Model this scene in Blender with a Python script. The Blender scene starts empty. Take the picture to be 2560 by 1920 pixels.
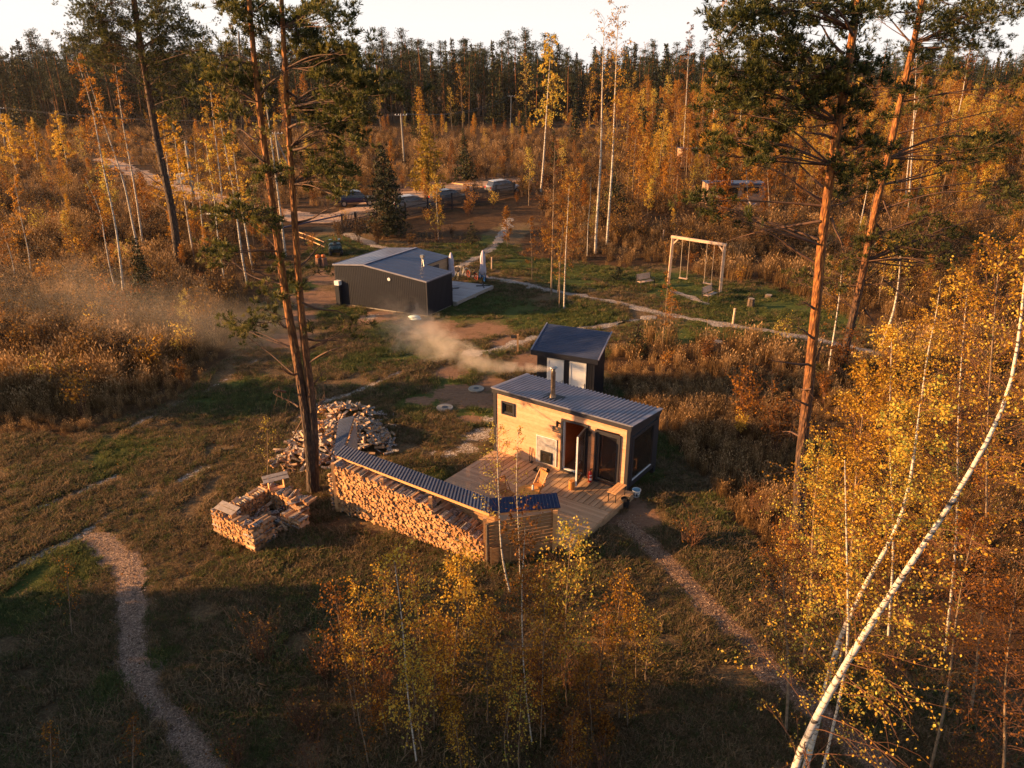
import bpy, math, random
import numpy as np
from mathutils import Vector, Matrix
R = math.radians
# ---------------------------------------------------------------- camera
F_PX, HOR, CAMH = 1850.0, 172.0, 14.0          # focal length and horizon in photo pixels, drone height
PITCH = math.atan((960 - HOR) / F_PX)
scene = bpy.context.scene
cam_d = bpy.data.cameras.new('camera')
cam = bpy.data.objects.new('camera', cam_d)
scene.collection.objects.link(cam)
cam.location = (0, 0, CAMH)
cam.rotation_euler = (math.pi / 2 - PITCH, 0, 0)
cam_d.sensor_width = 36.0
cam_d.lens = 36.0 * F_PX / 2560.0
cam_d.clip_start = 0.1
cam_d.clip_end = 6000
scene.camera = cam
# ---------------------------------------------------------------- sky, sun, exposure
SUN_EL, SUN_AZ = R(15.0), math.atan2(-0.07, -0.9975)   # direction TO the sun (maths angle from +x)
world = bpy.data.worlds.new('World')
scene.world = world
world.use_nodes = True
wn = world.node_tree
bg = wn.nodes['Background']
sky = wn.nodes.new('ShaderNodeTexSky')
sky.sky_type = 'NISHITA'
sky.sun_disc = False
sky.sun_elevation = SUN_EL
sky.sun_rotation = math.pi / 2 - SUN_AZ
sky.altitude = 100
sky.air_density = 1.0
sky.dust_density = 1.5
sky.ozone_density = 1.0
# thin bright overcast veil low in the sky, clearing upwards
geo = wn.nodes.new('ShaderNodeTexCoord'); sxyz = wn.nodes.new('ShaderNodeSeparateXYZ'); wn.links.new(geo.outputs['Generated'], sxyz.inputs[0])
mrg = wn.nodes.new('ShaderNodeMapRange'); mrg.inputs['From Min'].default_value = 0.05; mrg.inputs['From Max'].default_value = 0.24
mrg.inputs['To Min'].default_value = 0.92; mrg.inputs['To Max'].default_value = 0.0; wn.links.new(sxyz.outputs[2], mrg.inputs['Value'])
vmx = wn.nodes.new('ShaderNodeMix'); vmx.data_type = 'RGBA'; wn.links.new(mrg.outputs[0], vmx.inputs[0]); wn.links.new(sky.outputs[0], vmx.inputs[6])
vmx.inputs[7].default_value = (5.6, 5.3, 5.15, 1)
wn.links.new(vmx.outputs[2], bg.inputs[0])
bg.inputs[1].default_value = 0.066
sun_d = bpy.data.lights.new('sun', 'SUN')
sun = bpy.data.objects.new('sun', sun_d)
scene.collection.objects.link(sun)
sun_d.energy = 5.0
sun_d.angle = R(0.6)
sun_d.color = (1.0, 0.55, 0.22)
to_sun = Vector((math.cos(SUN_AZ) * math.cos(SUN_EL), math.sin(SUN_AZ) * math.cos(SUN_EL), math.sin(SUN_EL)))
sun.rotation_euler = to_sun.to_track_quat('Z', 'Y').to_euler()
sun.location = to_sun * 60
vs = scene.view_settings
vs.view_transform = 'Standard'
vs.look = 'None'
vs.exposure = 1.62
vs.gamma = 1.0
vs.use_curve_mapping = False
scene.render.engine = 'CYCLES'
scene.cycles.max_bounces = 6
scene.cycles.diffuse_bounces = 3
scene.cycles.glossy_bounces = 3
scene.cycles.transmission_bounces = 4
scene.cycles.volume_bounces = 1
scene.cycles.transparent_max_bounces = 8
scene.cycles.volume_step_rate = 2.0
scene.cycles.volume_max_steps = 96
scene.cycles.use_denoising = True

C = scene.collection
rnd = random.Random(7)
rng = np.random.default_rng(11)

# ---------------------------------------------------------------- photo pixel -> world
def ray(px, py):
    a = (px - 1280) / F_PX
    b = -(py - 960) / F_PX
    return (a, math.cos(PITCH) + b * math.sin(PITCH), -math.sin(PITCH) + b * math.cos(PITCH))
def G(px, py, z=0.0):                    # where the ray meets height z
    r = ray(px, py)
    t = (z - CAMH) / r[2]
    return Vector((r[0] * t, r[1] * t, z))
def D(px, py, Y):                        # where the ray meets depth Y
    r = ray(px, py)
    t = Y / r[1]
    return Vector((r[0] * t, Y, CAMH + r[2] * t))

# ---------------------------------------------------------------- naming
def tag(o, label, cat, group=None, kind=None):
    if label: o['label'] = label
    if cat: o['category'] = cat
    if group: o['group'] = group
    if kind: o['kind'] = kind
    return o
def thing(name, label, cat, loc=(0, 0, 0), rz=0.0, group=None):
    o = bpy.data.objects.new(name, None)
    o.empty_display_size = 0.3
    C.objects.link(o)
    o.location = loc
    o.rotation_euler = (0, 0, rz)
    return tag(o, label, cat, group)
def copy_tree(root, loc, rz=0.0, sc=1.0, label=None, group=None):
    r = root.copy()
    C.objects.link(r)
    r.location = loc
    r.rotation_euler = (0, 0, rz)
    r.scale = (sc, sc, sc) if not isinstance(sc, tuple) else sc
    if label: r['label'] = label
    if group: r['group'] = group
    for ch in list(root.children):
        c = ch.copy(); C.objects.link(c); c.parent = r
        for g in ch.children:
            d = g.copy(); C.objects.link(d); d.parent = c
    return r

# ---------------------------------------------------------------- materials
MATS = {}
def srgb(h):
    h = h.lstrip('#')
    v = [int(h[i:i + 2], 16) / 255 for i in (0, 2, 4)]
    return tuple(x / 12.92 if x <= .04045 else ((x + .055) / 1.055) ** 2.4 for x in v) + (1,)
def newmat(name):
    m = bpy.data.materials.new(name)
    m.use_nodes = True
    MATS[name] = m
    nt = m.node_tree
    b = nt.nodes['Principled BSDF']
    return m, nt, b
def N(nt, t, **kw):
    n = nt.nodes.new(t)
    for k, v in kw.items():
        if k.startswith('i_'):
            n.inputs[k[2:].replace('_', ' ')].default_value = v
        else:
            setattr(n, k, v)
    return n
def ramp(nt, fac, stops):
    r = nt.nodes.new('ShaderNodeValToRGB')
    cr = r.color_ramp
    while len(cr.elements) < len(stops): cr.elements.new(0.5)
    for e, (p, c) in zip(cr.elements, stops):
        e.position = p
        e.color = c if len(c) == 4 else tuple(c) + (1,)
    if fac is not None: nt.links.new(fac, r.inputs[0])
    return r
def mixc(nt, fac, a, b):
    m = nt.nodes.new('ShaderNodeMix'); m.data_type = 'RGBA'
    for sock, v in ((m.inputs[0], fac), (m.inputs[6], a), (m.inputs[7], b)):
        if hasattr(v, 'is_linked') or hasattr(v, 'links'): nt.links.new(v, sock)
        elif isinstance(v, (int, float)): sock.default_value = v
        else: sock.default_value = v if len(v) == 4 else tuple(v) + (1,)
    return m.outputs[2]
def simple(name, c0, c1=None, rough=0.6, scale=6.0, metal=0.0, bump=0.0, stretch=(1, 1, 1), spec=0.5, detail=6, coord='Object'):
    """noise between two colours, optional bump, noise stretched along an axis (grain)"""
    m, nt, b = newmat(name)
    tc = N(nt, 'ShaderNodeTexCoord'); mp = N(nt, 'ShaderNodeMapping')
    mp.inputs['Scale'].default_value = stretch
    nt.links.new(tc.outputs[coord], mp.inputs[0])
    ns = N(nt, 'ShaderNodeTexNoise'); ns.inputs['Scale'].default_value = scale; ns.inputs['Detail'].default_value = detail
    ns.inputs['Roughness'].default_value = 0.65
    nt.links.new(mp.outputs[0], ns.inputs['Vector'])
    if c1 is None: c1 = tuple(x * 0.75 for x in c0[:3]) + (1,)
    r = ramp(nt, ns.outputs[0], [(0.3, c1), (0.7, c0)])
    nt.links.new(r.outputs[0], b.inputs['Base Color'])
    b.inputs['Roughness'].default_value = rough
    b.inputs['Metallic'].default_value = metal
    b.inputs['Specular IOR Level'].default_value = spec
    if bump:
        bp = N(nt, 'ShaderNodeBump'); bp.inputs['Strength'].default_value = bump; bp.inputs['Distance'].default_value = 0.02
        nt.links.new(ns.outputs[0], bp.inputs['Height']); nt.links.new(bp.outputs[0], b.inputs['Normal'])
    return m
def leafmat(name, stops, trans=0.45, rough=0.6, objvar=0.36):
    """foliage: colour picked by a per-face tint and a per-object random, part of the light passes through"""
    m, nt, b = newmat(name)
    at = N(nt, 'ShaderNodeAttribute'); at.attribute_name = 'tint'
    oi = N(nt, 'ShaderNodeObjectInfo')
    ma = N(nt, 'ShaderNodeMath', operation='MULTIPLY_ADD')
    sub = N(nt, 'ShaderNodeMath', operation='SUBTRACT'); sub.inputs[1].default_value = 0.5
    nt.links.new(oi.outputs['Random'], sub.inputs[0])
    nt.links.new(sub.outputs[0], ma.inputs[0]); ma.inputs[1].default_value = objvar * 2
    nt.links.new(at.outputs['Fac'], ma.inputs[2])
    r = ramp(nt, ma.outputs[0], stops)
    b.inputs['Roughness'].default_value = rough
    b.inputs['Specular IOR Level'].default_value = 0.3
    nt.links.new(r.outputs[0], b.inputs['Base Color'])
    tr = N(nt, 'ShaderNodeBsdfTranslucent')
    nt.links.new(r.outputs[0], tr.inputs[0])
    mx = N(nt, 'ShaderNodeMixShader'); mx.inputs[0].default_value = trans
    nt.links.new(b.outputs[0], mx.inputs[1]); nt.links.new(tr.outputs[0], mx.inputs[2])
    nt.links.new(mx.outputs[0], nt.nodes['Material Output'].inputs[0])
    return m

wood_new = simple('fresh_pine_boards', srgb('#dda873'), srgb('#c08a55'), 0.62, 5, bump=0.1, stretch=(0.6, 6, 8))
wood_deck = simple('deck_boards', srgb('#bc9872'), srgb('#967454'), 0.7, 4, bump=0.15, stretch=(1, 1, 1))
wood_shed = simple('weathered_slats', srgb('#b08658'), srgb('#7f5c3c'), 0.75, 5, bump=0.2, stretch=(1, 1, 6))
wood_grey = simple('grey_weathered_wood', srgb('#a89a90'), srgb('#80726a'), 0.8, 5, bump=0.2, stretch=(2, 2, 2))
wood_swing = simple('whitish_timber', srgb('#d8b89c'), srgb('#b08c70'), 0.7, 3, bump=0.2)
wood_dark = simple('dark_stained_wood', srgb('#4a3a30'), srgb('#2e2420'), 0.7, 6)
wood_chair = simple('oiled_acacia', srgb('#c4803e'), srgb('#98602c'), 0.5, 7, bump=0.1, stretch=(1, 1, 4))
wood_inner = simple('interior_panelling', srgb('#c86a28'), srgb('#9a4a18'), 0.5, 4, stretch=(1, 1, 5))
wood_far = simple('cabin_cladding', srgb('#b08c70'), srgb('#8a6a54'), 0.7, 4, stretch=(1, 1, 8))
metal_dark = simple('anthracite_metal', srgb('#3c3a3e'), srgb('#343236'), 0.45, 3, metal=0.2)
metal_wall = simple('navy_profiled_sheet', srgb('#1b1d29'), srgb('#151722'), 0.5, 2, metal=0.1)
metal_roof = simple('graphite_roof_sheet', srgb('#8a8894'), srgb('#74727e'), 0.45, 1.5, metal=0.25)
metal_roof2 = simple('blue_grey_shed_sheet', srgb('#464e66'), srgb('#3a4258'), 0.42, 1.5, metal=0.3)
metal_roof3 = simple('smooth_seam_roof_sky_tint', srgb('#8a8a96'), srgb('#7c7c88'), 0.3, 1.2, metal=0.4)  # left slope of the dark cabin: sky reflection put into a paler colour
metal_bright = simple('galvanised_steel', srgb('#b8b4ae'), srgb('#8f8a84'), 0.35, 4, metal=0.8)
metal_flue = simple('stained_steel_flue', srgb('#9c8a78'), srgb('#5c4c40'), 0.35, 8, metal=0.8)
metal_black = simple('black_metal', srgb('#1c1b1c'), srgb('#141314'), 0.5, 4)
zinc = simple('zinc_plate', srgb('#b9b4b0'), srgb('#8c8580'), 0.55, 5, metal=0.3, bump=0.05)
white_pvc = simple('white_plastic', srgb('#e6e4e2'), srgb('#d8d6d4'), 0.4, 3)
red_paint = simple('red_paint', srgb('#c41410'), srgb('#a81010'), 0.3, 3)
rubber = simple('rubber', srgb('#1a1a1c'), srgb('#121214'), 0.75, 8)
concrete = simple('pale_concrete', srgb('#9c9488'), srgb('#7a7268'), 0.85, 5, bump=0.2)
cloth_par = simple('pale_parasol_cloth', srgb('#c8bcc4'), srgb('#b0a4b0'), 0.85, 3)
pumpkin_m = simple('pumpkin_skin', srgb('#e8781c'), srgb('#c85c10'), 0.45, 4)
bag_m = simple('white_green_bag_film', srgb('#dfe6e6'), srgb('#a8d0c8'), 0.35, 2.5)
paint_blue = simple('bright_blue_paint', srgb('#1c7cc0'), srgb('#1868a8'), 0.3, 3)
paint_cream = simple('cream_paint', srgb('#d8ccb8'), srgb('#c4b8a4'), 0.35, 3)
atv_green = simple('dark_green_plastic', srgb('#16302c'), srgb('#102420'), 0.35, 3)
light_blue = simple('pale_blue_glossy', srgb('#a8d0e0'), srgb('#90bcd0'), 0.2, 3)
end_grain = simple('log_end_grain', srgb('#d9a672'), srgb('#ab7444'), 0.8, 14, bump=0.3)
split_wood = simple('split_birch_face', srgb('#cfa47c'), srgb('#9d7250'), 0.8, 10, bump=0.3, stretch=(6, 1, 6))
twig_m = simple('brown_twigs', srgb('#4c3322'), srgb('#30211a'), 0.8, 8)
dead_twig = simple('grey_dead_branches', srgb('#6c5444'), srgb('#3c2e26'), 0.8, 8)
carpaint_w = simple('white_car_paint', srgb('#a8a6a6'), srgb('#9c9a9a'), 0.2, 2)
carpaint_p = simple('dark_violet_car_paint', srgb('#2c2440'), srgb('#241e36'), 0.18, 2)
carpaint_g = simple('silver_car_paint', srgb('#6c6a70'), srgb('#605e64'), 0.2, 2, metal=0.5)
fence_m = simple('dark_fence_paint', srgb('#1c1a24'), srgb('#131219'), 0.7, 5, stretch=(1, 1, 4))

def glassmat(name, tint=(0.02, 0.02, 0.025, 1), alpha=0.55):
    m, nt, b = newmat(name)
    b.inputs['Base Color'].default_value = tint
    b.inputs['Roughness'].default_value = 0.04
    b.inputs['Specular IOR Level'].default_value = 1.0
    tr = N(nt, 'ShaderNodeBsdfTransparent'); tr.inputs[0].default_value = (0.8, 0.75, 0.7, 1)
    mx = N(nt, 'ShaderNodeMixShader'); mx.inputs[0].default_value = alpha
    nt.links.new(b.outputs[0], mx.inputs[1]); nt.links.new(tr.outputs[0], mx.inputs[2])
    nt.links.new(mx.outputs[0], nt.nodes['Material Output'].inputs[0])
    return m
glass = glassmat('window_glass')
glass_dark = glassmat('dark_window_glass', (0.03, 0.025, 0.02, 1), 0.25)

def boards_mat(name, c0, c1, width, axis, gapdark=0.35, rough=0.7, grain=(1, 8, 8), ang=0.0):
    """cladding: boards of one width along an axis (object space), each board its own tone, a dark joint between"""
    m, nt, b = newmat(name)
    tc = N(nt, 'ShaderNodeTexCoord'); sp = N(nt, 'ShaderNodeSeparateXYZ')
    m0 = N(nt, 'ShaderNodeMapping'); m0.inputs['Rotation'].default_value = (0, 0, -ang); nt.links.new(tc.outputs['Object'], m0.inputs[0])
    nt.links.new(m0.outputs[0], sp.inputs[0])
    dv = N(nt, 'ShaderNodeMath', operation='DIVIDE'); dv.inputs[1].default_value = width
    nt.links.new(sp.outputs[axis], dv.inputs[0])
    fl = N(nt, 'ShaderNodeMath', operation='FLOOR'); nt.links.new(dv.outputs[0], fl.inputs[0])
    fr = N(nt, 'ShaderNodeMath', operation='FRACT'); nt.links.new(dv.outputs[0], fr.inputs[0])
    wnz = N(nt, 'ShaderNodeTexWhiteNoise', noise_dimensions='1D'); nt.links.new(fl.outputs[0], wnz.inputs['W'])
    mp = N(nt, 'ShaderNodeMapping'); mp.inputs['Scale'].default_value = grain
    nt.links.new(m0.outputs[0], mp.inputs[0])
    ns = N(nt, 'ShaderNodeTexNoise'); ns.inputs['Scale'].default_value = 1.6; ns.inputs['Detail'].default_value = 8
    nt.links.new(mp.outputs[0], ns.inputs['Vector'])
    ad = N(nt, 'ShaderNodeMath', operation='MULTIPLY_ADD'); ad.inputs[1].default_value = 0.35
    nt.links.new(wnz.outputs[0], ad.inputs[0]); nt.links.new(ns.outputs[0], ad.inputs[2])
    r = ramp(nt, ad.outputs[0], [(0.35, c1), (0.95, c0)])
    lt = N(nt, 'ShaderNodeMath', operation='LESS_THAN'); lt.inputs[1].default_value = 0.07
    nt.links.new(fr.outputs[0], lt.inputs[0])
    mu = N(nt, 'ShaderNodeMath', operation='MULTIPLY'); mu.inputs[1].default_value = gapdark
    nt.links.new(lt.outputs[0], mu.inputs[0])
    col = mixc(nt, mu.outputs[0], r.outputs[0], tuple(x * 0.3 for x in c1[:3]))
    nt.links.new(col, b.inputs['Base Color'])
    b.inputs['Roughness'].default_value = rough
    return m
clad = boards_mat('horizontal_pine_cladding', srgb('#d8a682'), srgb('#bf8a62'), 0.14, 2)
clad_dull = boards_mat('recess_cladding', srgb('#b8926e'), srgb('#9c7858'), 0.14, 2)

# scorch and smoke stain above the stove: has a shape of its own, so it lives in the cladding
def stained_plate():
    m, nt, b = newmat('sooty_zinc_plate')
    tc = N(nt, 'ShaderNodeTexCoord')
    ns = N(nt, 'ShaderNodeTexNoise'); ns.inputs['Scale'].default_value = 7; ns.inputs['Detail'].default_value = 8
    nt.links.new(tc.outputs['Object'], ns.inputs['Vector'])
    r = ramp(nt, ns.outputs[0], [(0.3, srgb('#8f8a88')), (0.7, srgb('#bdb8b6'))])
    nt.links.new(r.outputs[0], b.inputs['Base Color'])
    b.inputs['Roughness'].default_value = 0.5; b.inputs['Metallic'].default_value = 0.25
    return m
plate_m = stained_plate()
# ---------------------------------------------------------------- mesh builder for hard things
class MB:
    def __init__(s, T=None):
        s.v, s.f, s.m = [], [], []
        s.T = T
    def add(s, vs, fs, mi=0):
        o = len(s.v)
        s.v.extend([Vector(p) for p in vs])
        s.f.extend([tuple(i + o for i in q) for q in fs])
        s.m.extend([mi] * len(fs))
        return s
    def box(s, x0, x1, y0, y1, z0, z1, mi=0, rot=None, piv=None):
        vs = [Vector((x, y, z)) for z in (z0, z1) for y in (y0, y1) for x in (x0, x1)]
        if rot is not None:
            piv = Vector(piv) if piv is not None else Vector(((x0 + x1) / 2, (y0 + y1) / 2, (z0 + z1) / 2))
            vs = [rot @ (p - piv) + piv for p in vs]
        s.add(vs, [(0, 2, 3, 1), (4, 5, 7, 6), (0, 1, 5, 4), (2, 6, 7, 3), (0, 4, 6, 2), (1, 3, 7, 5)], mi)
        return s
    def beam(s, a, b, w, h, mi=0, up=(0, 0, 1)):
        a, b = Vector(a), Vector(b)
        d = (b - a).normalized()
        up = Vector(up)
        if abs(d.dot(up)) > 0.98: up = Vector((0, 1, 0))
        sx = d.cross(up).normalized() * (w / 2)
        sz = sx.cross(d).normalized() * (h / 2)
        vs = [a - sx - sz, a + sx - sz, a + sx + sz, a - sx + sz, b - sx - sz, b + sx - sz, b + sx + sz, b - sx + sz]
        s.add(vs, [(0, 3, 2, 1), (4, 5, 6, 7), (0, 1, 5, 4), (1, 2, 6, 5), (2, 3, 7, 6), (3, 0, 4, 7)], mi)
        return s
    def tube(s, pts, rs, n=10, mi=0, caps=True):
        pts = [Vector(p) for p in pts]
        if not isinstance(rs, (list, tuple)): rs = [rs] * len(pts)
        vs, fs = [], []
        prev = None
        for i, p in enumerate(pts):
            d = (pts[min(i + 1, len(pts) - 1)] - pts[max(i - 1, 0)]).normalized()
            if prev is None:
                a = Vector((0, 0, 1)) if abs(d.z) < 0.9 else Vector((1, 0, 0))
                prev = d.cross(a).normalized()
            e1 = (prev - d * prev.dot(d)).normalized(); prev = e1
            e2 = d.cross(e1)
            for k in range(n):
                t = 2 * math.pi * k / n
                vs.append(p + (e1 * math.cos(t) + e2 * math.sin(t)) * rs[i])
        for i in range(len(pts) - 1):
            for k in range(n):
                a, b = i * n + k, i * n + (k + 1) % n
                fs.append((a, b, b + n, a + n))
        if caps:
            fs.append(tuple(range(n))[::-1])
            fs.append(tuple(range((len(pts) - 1) * n, len(pts) * n)))
        s.add(vs, fs, mi)
        return s
    def lathe(s, prof, c=(0, 0, 0), n=16, mi=0):
        c = Vector(c)
        vs, fs = [], []
        for r, z in prof:
            for k in range(n):
                t = 2 * math.pi * k / n
                vs.append(c + Vector((r * math.cos(t), r * math.sin(t), z)))
        for i in range(len(prof) - 1):
            for k in range(n):
                a, b = i * n + k, i * n + (k + 1) % n
                fs.append((a, b, b + n, a + n))
        fs.append(tuple(range(n))[::-1]); fs.append(tuple(range((len(prof) - 1) * n, len(prof) * n)))
        s.add(vs, fs, mi)
        return s
    def quad(s, a, b, c, d, mi=0):
        return s.add([a, b, c, d], [(0, 1, 2, 3)], mi)
    def xf(s, M):
        s.v = [M @ p for p in s.v]
        return s
    def build(s, name, mats, parent=None, loc=None, smooth=False, bevel=0.0, rz=None):
        me = bpy.data.meshes.new(name)
        vs = [s.T(p) if s.T else p for p in s.v]
        me.from_pydata([tuple(p) for p in vs], [], s.f)
        if not isinstance(mats, (list, tuple)): mats = [mats]
        for m in mats: me.materials.append(m)
        me.polygons.foreach_set('material_index', s.m)
        if smooth:
            me.polygons.foreach_set('use_smooth', [True] * len(s.f))
        me.update()
        o = bpy.data.objects.new(name, me)
        C.objects.link(o)
        if parent: o.parent = parent
        if loc is not None: o.location = loc
        if rz is not None: o.rotation_euler = (0, 0, rz)
        if bevel:
            b = o.modifiers.new('bevel', 'BEVEL'); b.width = bevel; b.segments = 2; b.limit_method = 'ANGLE'
        return o

def basis(u, v):
    """local (s, t, z) -> offset in world axes, s along u and t along v"""
    def T(p): return Vector((p[0] * u[0] + p[1] * v[0], p[0] * u[1] + p[1] * v[1], p[2]))
    return T

# ---------------------------------------------------------------- numpy meshes for vegetation
class NP:
    """verts, quads, tris with material index and a per-face tint"""
    def __init__(s): s.V, s.Q, s.Qm, s.Qt, s.n = [], [], [], [], 0
    def add(s, verts, quads, mi, tint):
        verts = np.asarray(verts, dtype=np.float32).reshape(-1, 3)
        quads = np.asarray(quads, dtype=np.int32).reshape(-1, 4)
        s.V.append(verts); s.Q.append(quads + s.n)
        s.Qm.append(np.full(len(quads), mi, dtype=np.int32))
        t = np.asarray(tint, dtype=np.float32)
        s.Qt.append(np.full(len(quads), t, dtype=np.float32) if t.ndim == 0 else t)
        s.n += len(verts)
    def tube(s, pts, rs, n=5, mi=0, tint=0.5):
        pts = np.asarray(pts, dtype=np.float64); k = len(pts)
        rs = np.asarray(rs, dtype=np.float64)
        if rs.ndim == 0: rs = np.full(k, float(rs))
        d = np.gradient(pts, axis=0); d /= np.linalg.norm(d, axis=1)[:, None] + 1e-9
        ref = np.array([0.3, 0.9, 0.1]) if abs(d[0][1]) < 0.8 else np.array([1.0, 0, 0.2])
        e1 = np.cross(d, ref); e1 /= np.linalg.norm(e1, axis=1)[:, None] + 1e-9
        e2 = np.cross(d, e1)
        a = np.arange(n) * 2 * np.pi / n
        ring = e1[:, None, :] * np.cos(a)[None, :, None] + e2[:, None, :] * np.sin(a)[None, :, None]
        V = pts[:, None, :] + ring * rs[:, None, None]
        i = np.arange(k - 1)[:, None] * n; j = np.arange(n)[None, :]
        q = np.stack([i + j, i + (j + 1) % n, i + n + (j + 1) % n, i + n + j], -1).reshape(-1, 4)
        s.add(V.reshape(-1, 3), q, mi, tint)
    def leaves(s, P, size, mi=1, tint=None, aspect=0.62, droop=0.3, g=rng):
        """one diamond leaf per point, random facing"""
        n = len(P)
        if n == 0: return
        d = g.normal(size=(n, 3)); d[:, 2] -= droop; d /= np.linalg.norm(d, axis=1)[:, None]
        r = g.normal(size=(n, 3)); w = np.cross(d, r); w /= np.linalg.norm(w, axis=1)[:, None] + 1e-9
        L = (np.asarray(size) * g.uniform(0.65, 1.25, n))[:, None]
        a = P; b = P + d * L * 0.45 + w * L * aspect * 0.5; c = P + d * L; e = P + d * L * 0.45 - w * L * aspect * 0.5
        V = np.stack([a, b, c, e], 1).reshape(-1, 3)
        q = np.arange(n * 4).reshape(-1, 4)
        s.add(V, q, mi, g.uniform(0.15, 0.85, n) if tint is None else tint)
    def needles(s, P, dirs, L=0.11, w=0.012, k=9, spread=0.75, mi=1, tint=None, g=rng):
        """k needle strips around each twig point"""
        n = len(P)
        if n == 0: return
        P = np.repeat(P, k, 0); dd = np.repeat(dirs, k, 0)
        d = dd + g.normal(size=(n * k, 3)) * spread; d /= np.linalg.norm(d, axis=1)[:, None]
        r = g.normal(size=(n * k, 3)); ww = np.cross(d, r); ww /= np.linalg.norm(ww, axis=1)[:, None] + 1e-9
        l = (L * g.uniform(0.7, 1.2, n * k))[:, None]
        a = P + ww * w * 0.5; b = P - ww * w * 0.5; c = P + d * l - ww * w * 0.35; e = P + d * l + ww * w * 0.35
        V = np.stack([a, b, c, e], 1).reshape(-1, 3)
        t = np.repeat(g.uniform(0.1, 0.9, n) if tint is None else tint, k)
        s.add(V, np.arange(n * k * 4).reshape(-1, 4), mi, t)
    def mesh(s, name, mats, smooth_mi=()):
        V = np.concatenate(s.V); Q = np.concatenate(s.Q); Qm = np.concatenate(s.Qm); Qt = np.concatenate(s.Qt)
        me = bpy.data.meshes.new(name)
        me.vertices.add(len(V)); me.vertices.foreach_set('co', V.ravel())
        me.loops.add(len(Q) * 4); me.loops.foreach_set('vertex_index', Q.ravel())
        me.polygons.add(len(Q)); me.polygons.foreach_set('loop_start', np.arange(len(Q), dtype=np.int32) * 4)
        me.polygons.foreach_set('material_index', Qm)
        if smooth_mi: me.polygons.foreach_set('use_smooth', np.isin(Qm, smooth_mi))
        at = me.attributes.new('tint', 'FLOAT', 'FACE'); at.data.foreach_set('value', Qt)
        for m in mats: me.materials.append(m)
        me.update(calc_edges=True)
        return me
def meshobj(name, me, parent=None, loc=None):
    o = bpy.data.objects.new(name, me)
    C.objects.link(o)
    if parent: o.parent = parent
    if loc is not None: o.location = loc
    return o
def polyline(pts, n, wob=0.0, g=rng):
    """resample a 3D polyline smoothly to n points"""
    pts = np.array([tuple(p) for p in pts], dtype=float)
    seg = np.r_[0, np.cumsum(np.linalg.norm(np.diff(pts, axis=0), axis=1))]
    t = np.linspace(0, seg[-1], n)
    out = np.stack([np.interp(t, seg, pts[:, i]) for i in range(3)], 1)
    for _ in range(2):
        out[1:-1] = (out[:-2] + 2 * out[1:-1] + out[2:]) / 4
    if wob: out[1:-1] += g.normal(size=out[1:-1].shape) * wob
    return out
# ---------------------------------------------------------------- ground, one sheet to the horizon
def seg_dist(X, Y, pl):
    d = np.full(X.shape, 1e9)
    for (ax, ay), (bx, by) in zip(pl[:-1], pl[1:]):
        vx, vy = bx - ax, by - ay
        t = np.clip(((X - ax) * vx + (Y - ay) * vy) / (vx * vx + vy * vy + 1e-9), 0, 1)
        d = np.minimum(d, np.hypot(X - ax - t * vx, Y - ay - t * vy))
    return d
def pxl(*pp): return [tuple(G(x, y)[:2]) for x, y in pp]
TRACKS = [pxl((-60, 1465), (100, 1385), (190, 1345), (295, 1275), (401, 1225), (485, 1182), (560, 1140)),
          pxl((557, 1119), (633, 1094), (717, 1064), (802, 1005), (886, 980), (1000, 930)),
          pxl((330, 1065), (380, 1039), (519, 975), (640, 900)),
          pxl((90, 1270), (170, 1240), (290, 1190))]
CHIPS_L = pxl((225, 1335), (278, 1380), (312, 1405), (325, 1440), (329, 1515), (329, 1620), (338, 1684), (380, 1747), (443, 1800), (498, 1895), (540, 1960), (590, 2050))
CHIPS_R = pxl((1555, 1300), (1610, 1350), (1700, 1440), (1800, 1540), (1900, 1640), (2000, 1740), (2100, 1830), (2230, 1940))
WALK = pxl((1275, 545), (1262, 575), (1240, 610), (1200, 642), (1150, 665), (1140, 684), (1200, 692), (1290, 705), (1370, 725), (1480, 745), (1550, 757), (1631, 778), (1686, 790), (1740, 799), (1794, 807), (1848, 818), (1903, 825), (1984, 838), (2080, 858), (2200, 885))
WALK2 = pxl((1160, 885), (1258, 870), (1340, 846), (1443, 822), (1550, 808), (1640, 790))
WALK3 = pxl((1672, 726), (1740, 748), (1770, 762))
WALK4 = pxl((862, 583), (899, 597), (934, 613), (965, 622), (1000, 640))
ROAD = pxl((250, 395), (321, 424), (380, 447), (464, 477), (549, 508), (680, 535), (800, 548), (870, 540), (960, 505), (1080, 475), (1180, 462), (1300, 448))
DIRT = [(1150, 985, 1.7), (1230, 960, 1.2), (1180, 1045, .8), (1260, 855, 1.0), (1120, 930, 1.0), (1200, 1000, 1.1), (1060, 1000, 0.8), (1330, 900, 1.5),
        (780, 745, 3.0), (745, 790, 1.8), (820, 690, 2.2), (720, 850, 1.6), (1220, 820, 1.6), (1090, 820, 1.5), (1150, 830, 1.3), (930, 790, 1.6),
        (1180, 455, 9), (1050, 470, 8), (1600, 1290, 0.9), (1560, 1240, 0.7)]
GRAVEL = [(1170, 1120, 0.7), (1200, 1085, 0.8), (1225, 1050, 0.6), (1120, 1135, 0.5), (1080, 1133, 0.35), (1300, 1010, 0.5), (930, 790, .9), (1180, 880, .9)]
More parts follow.
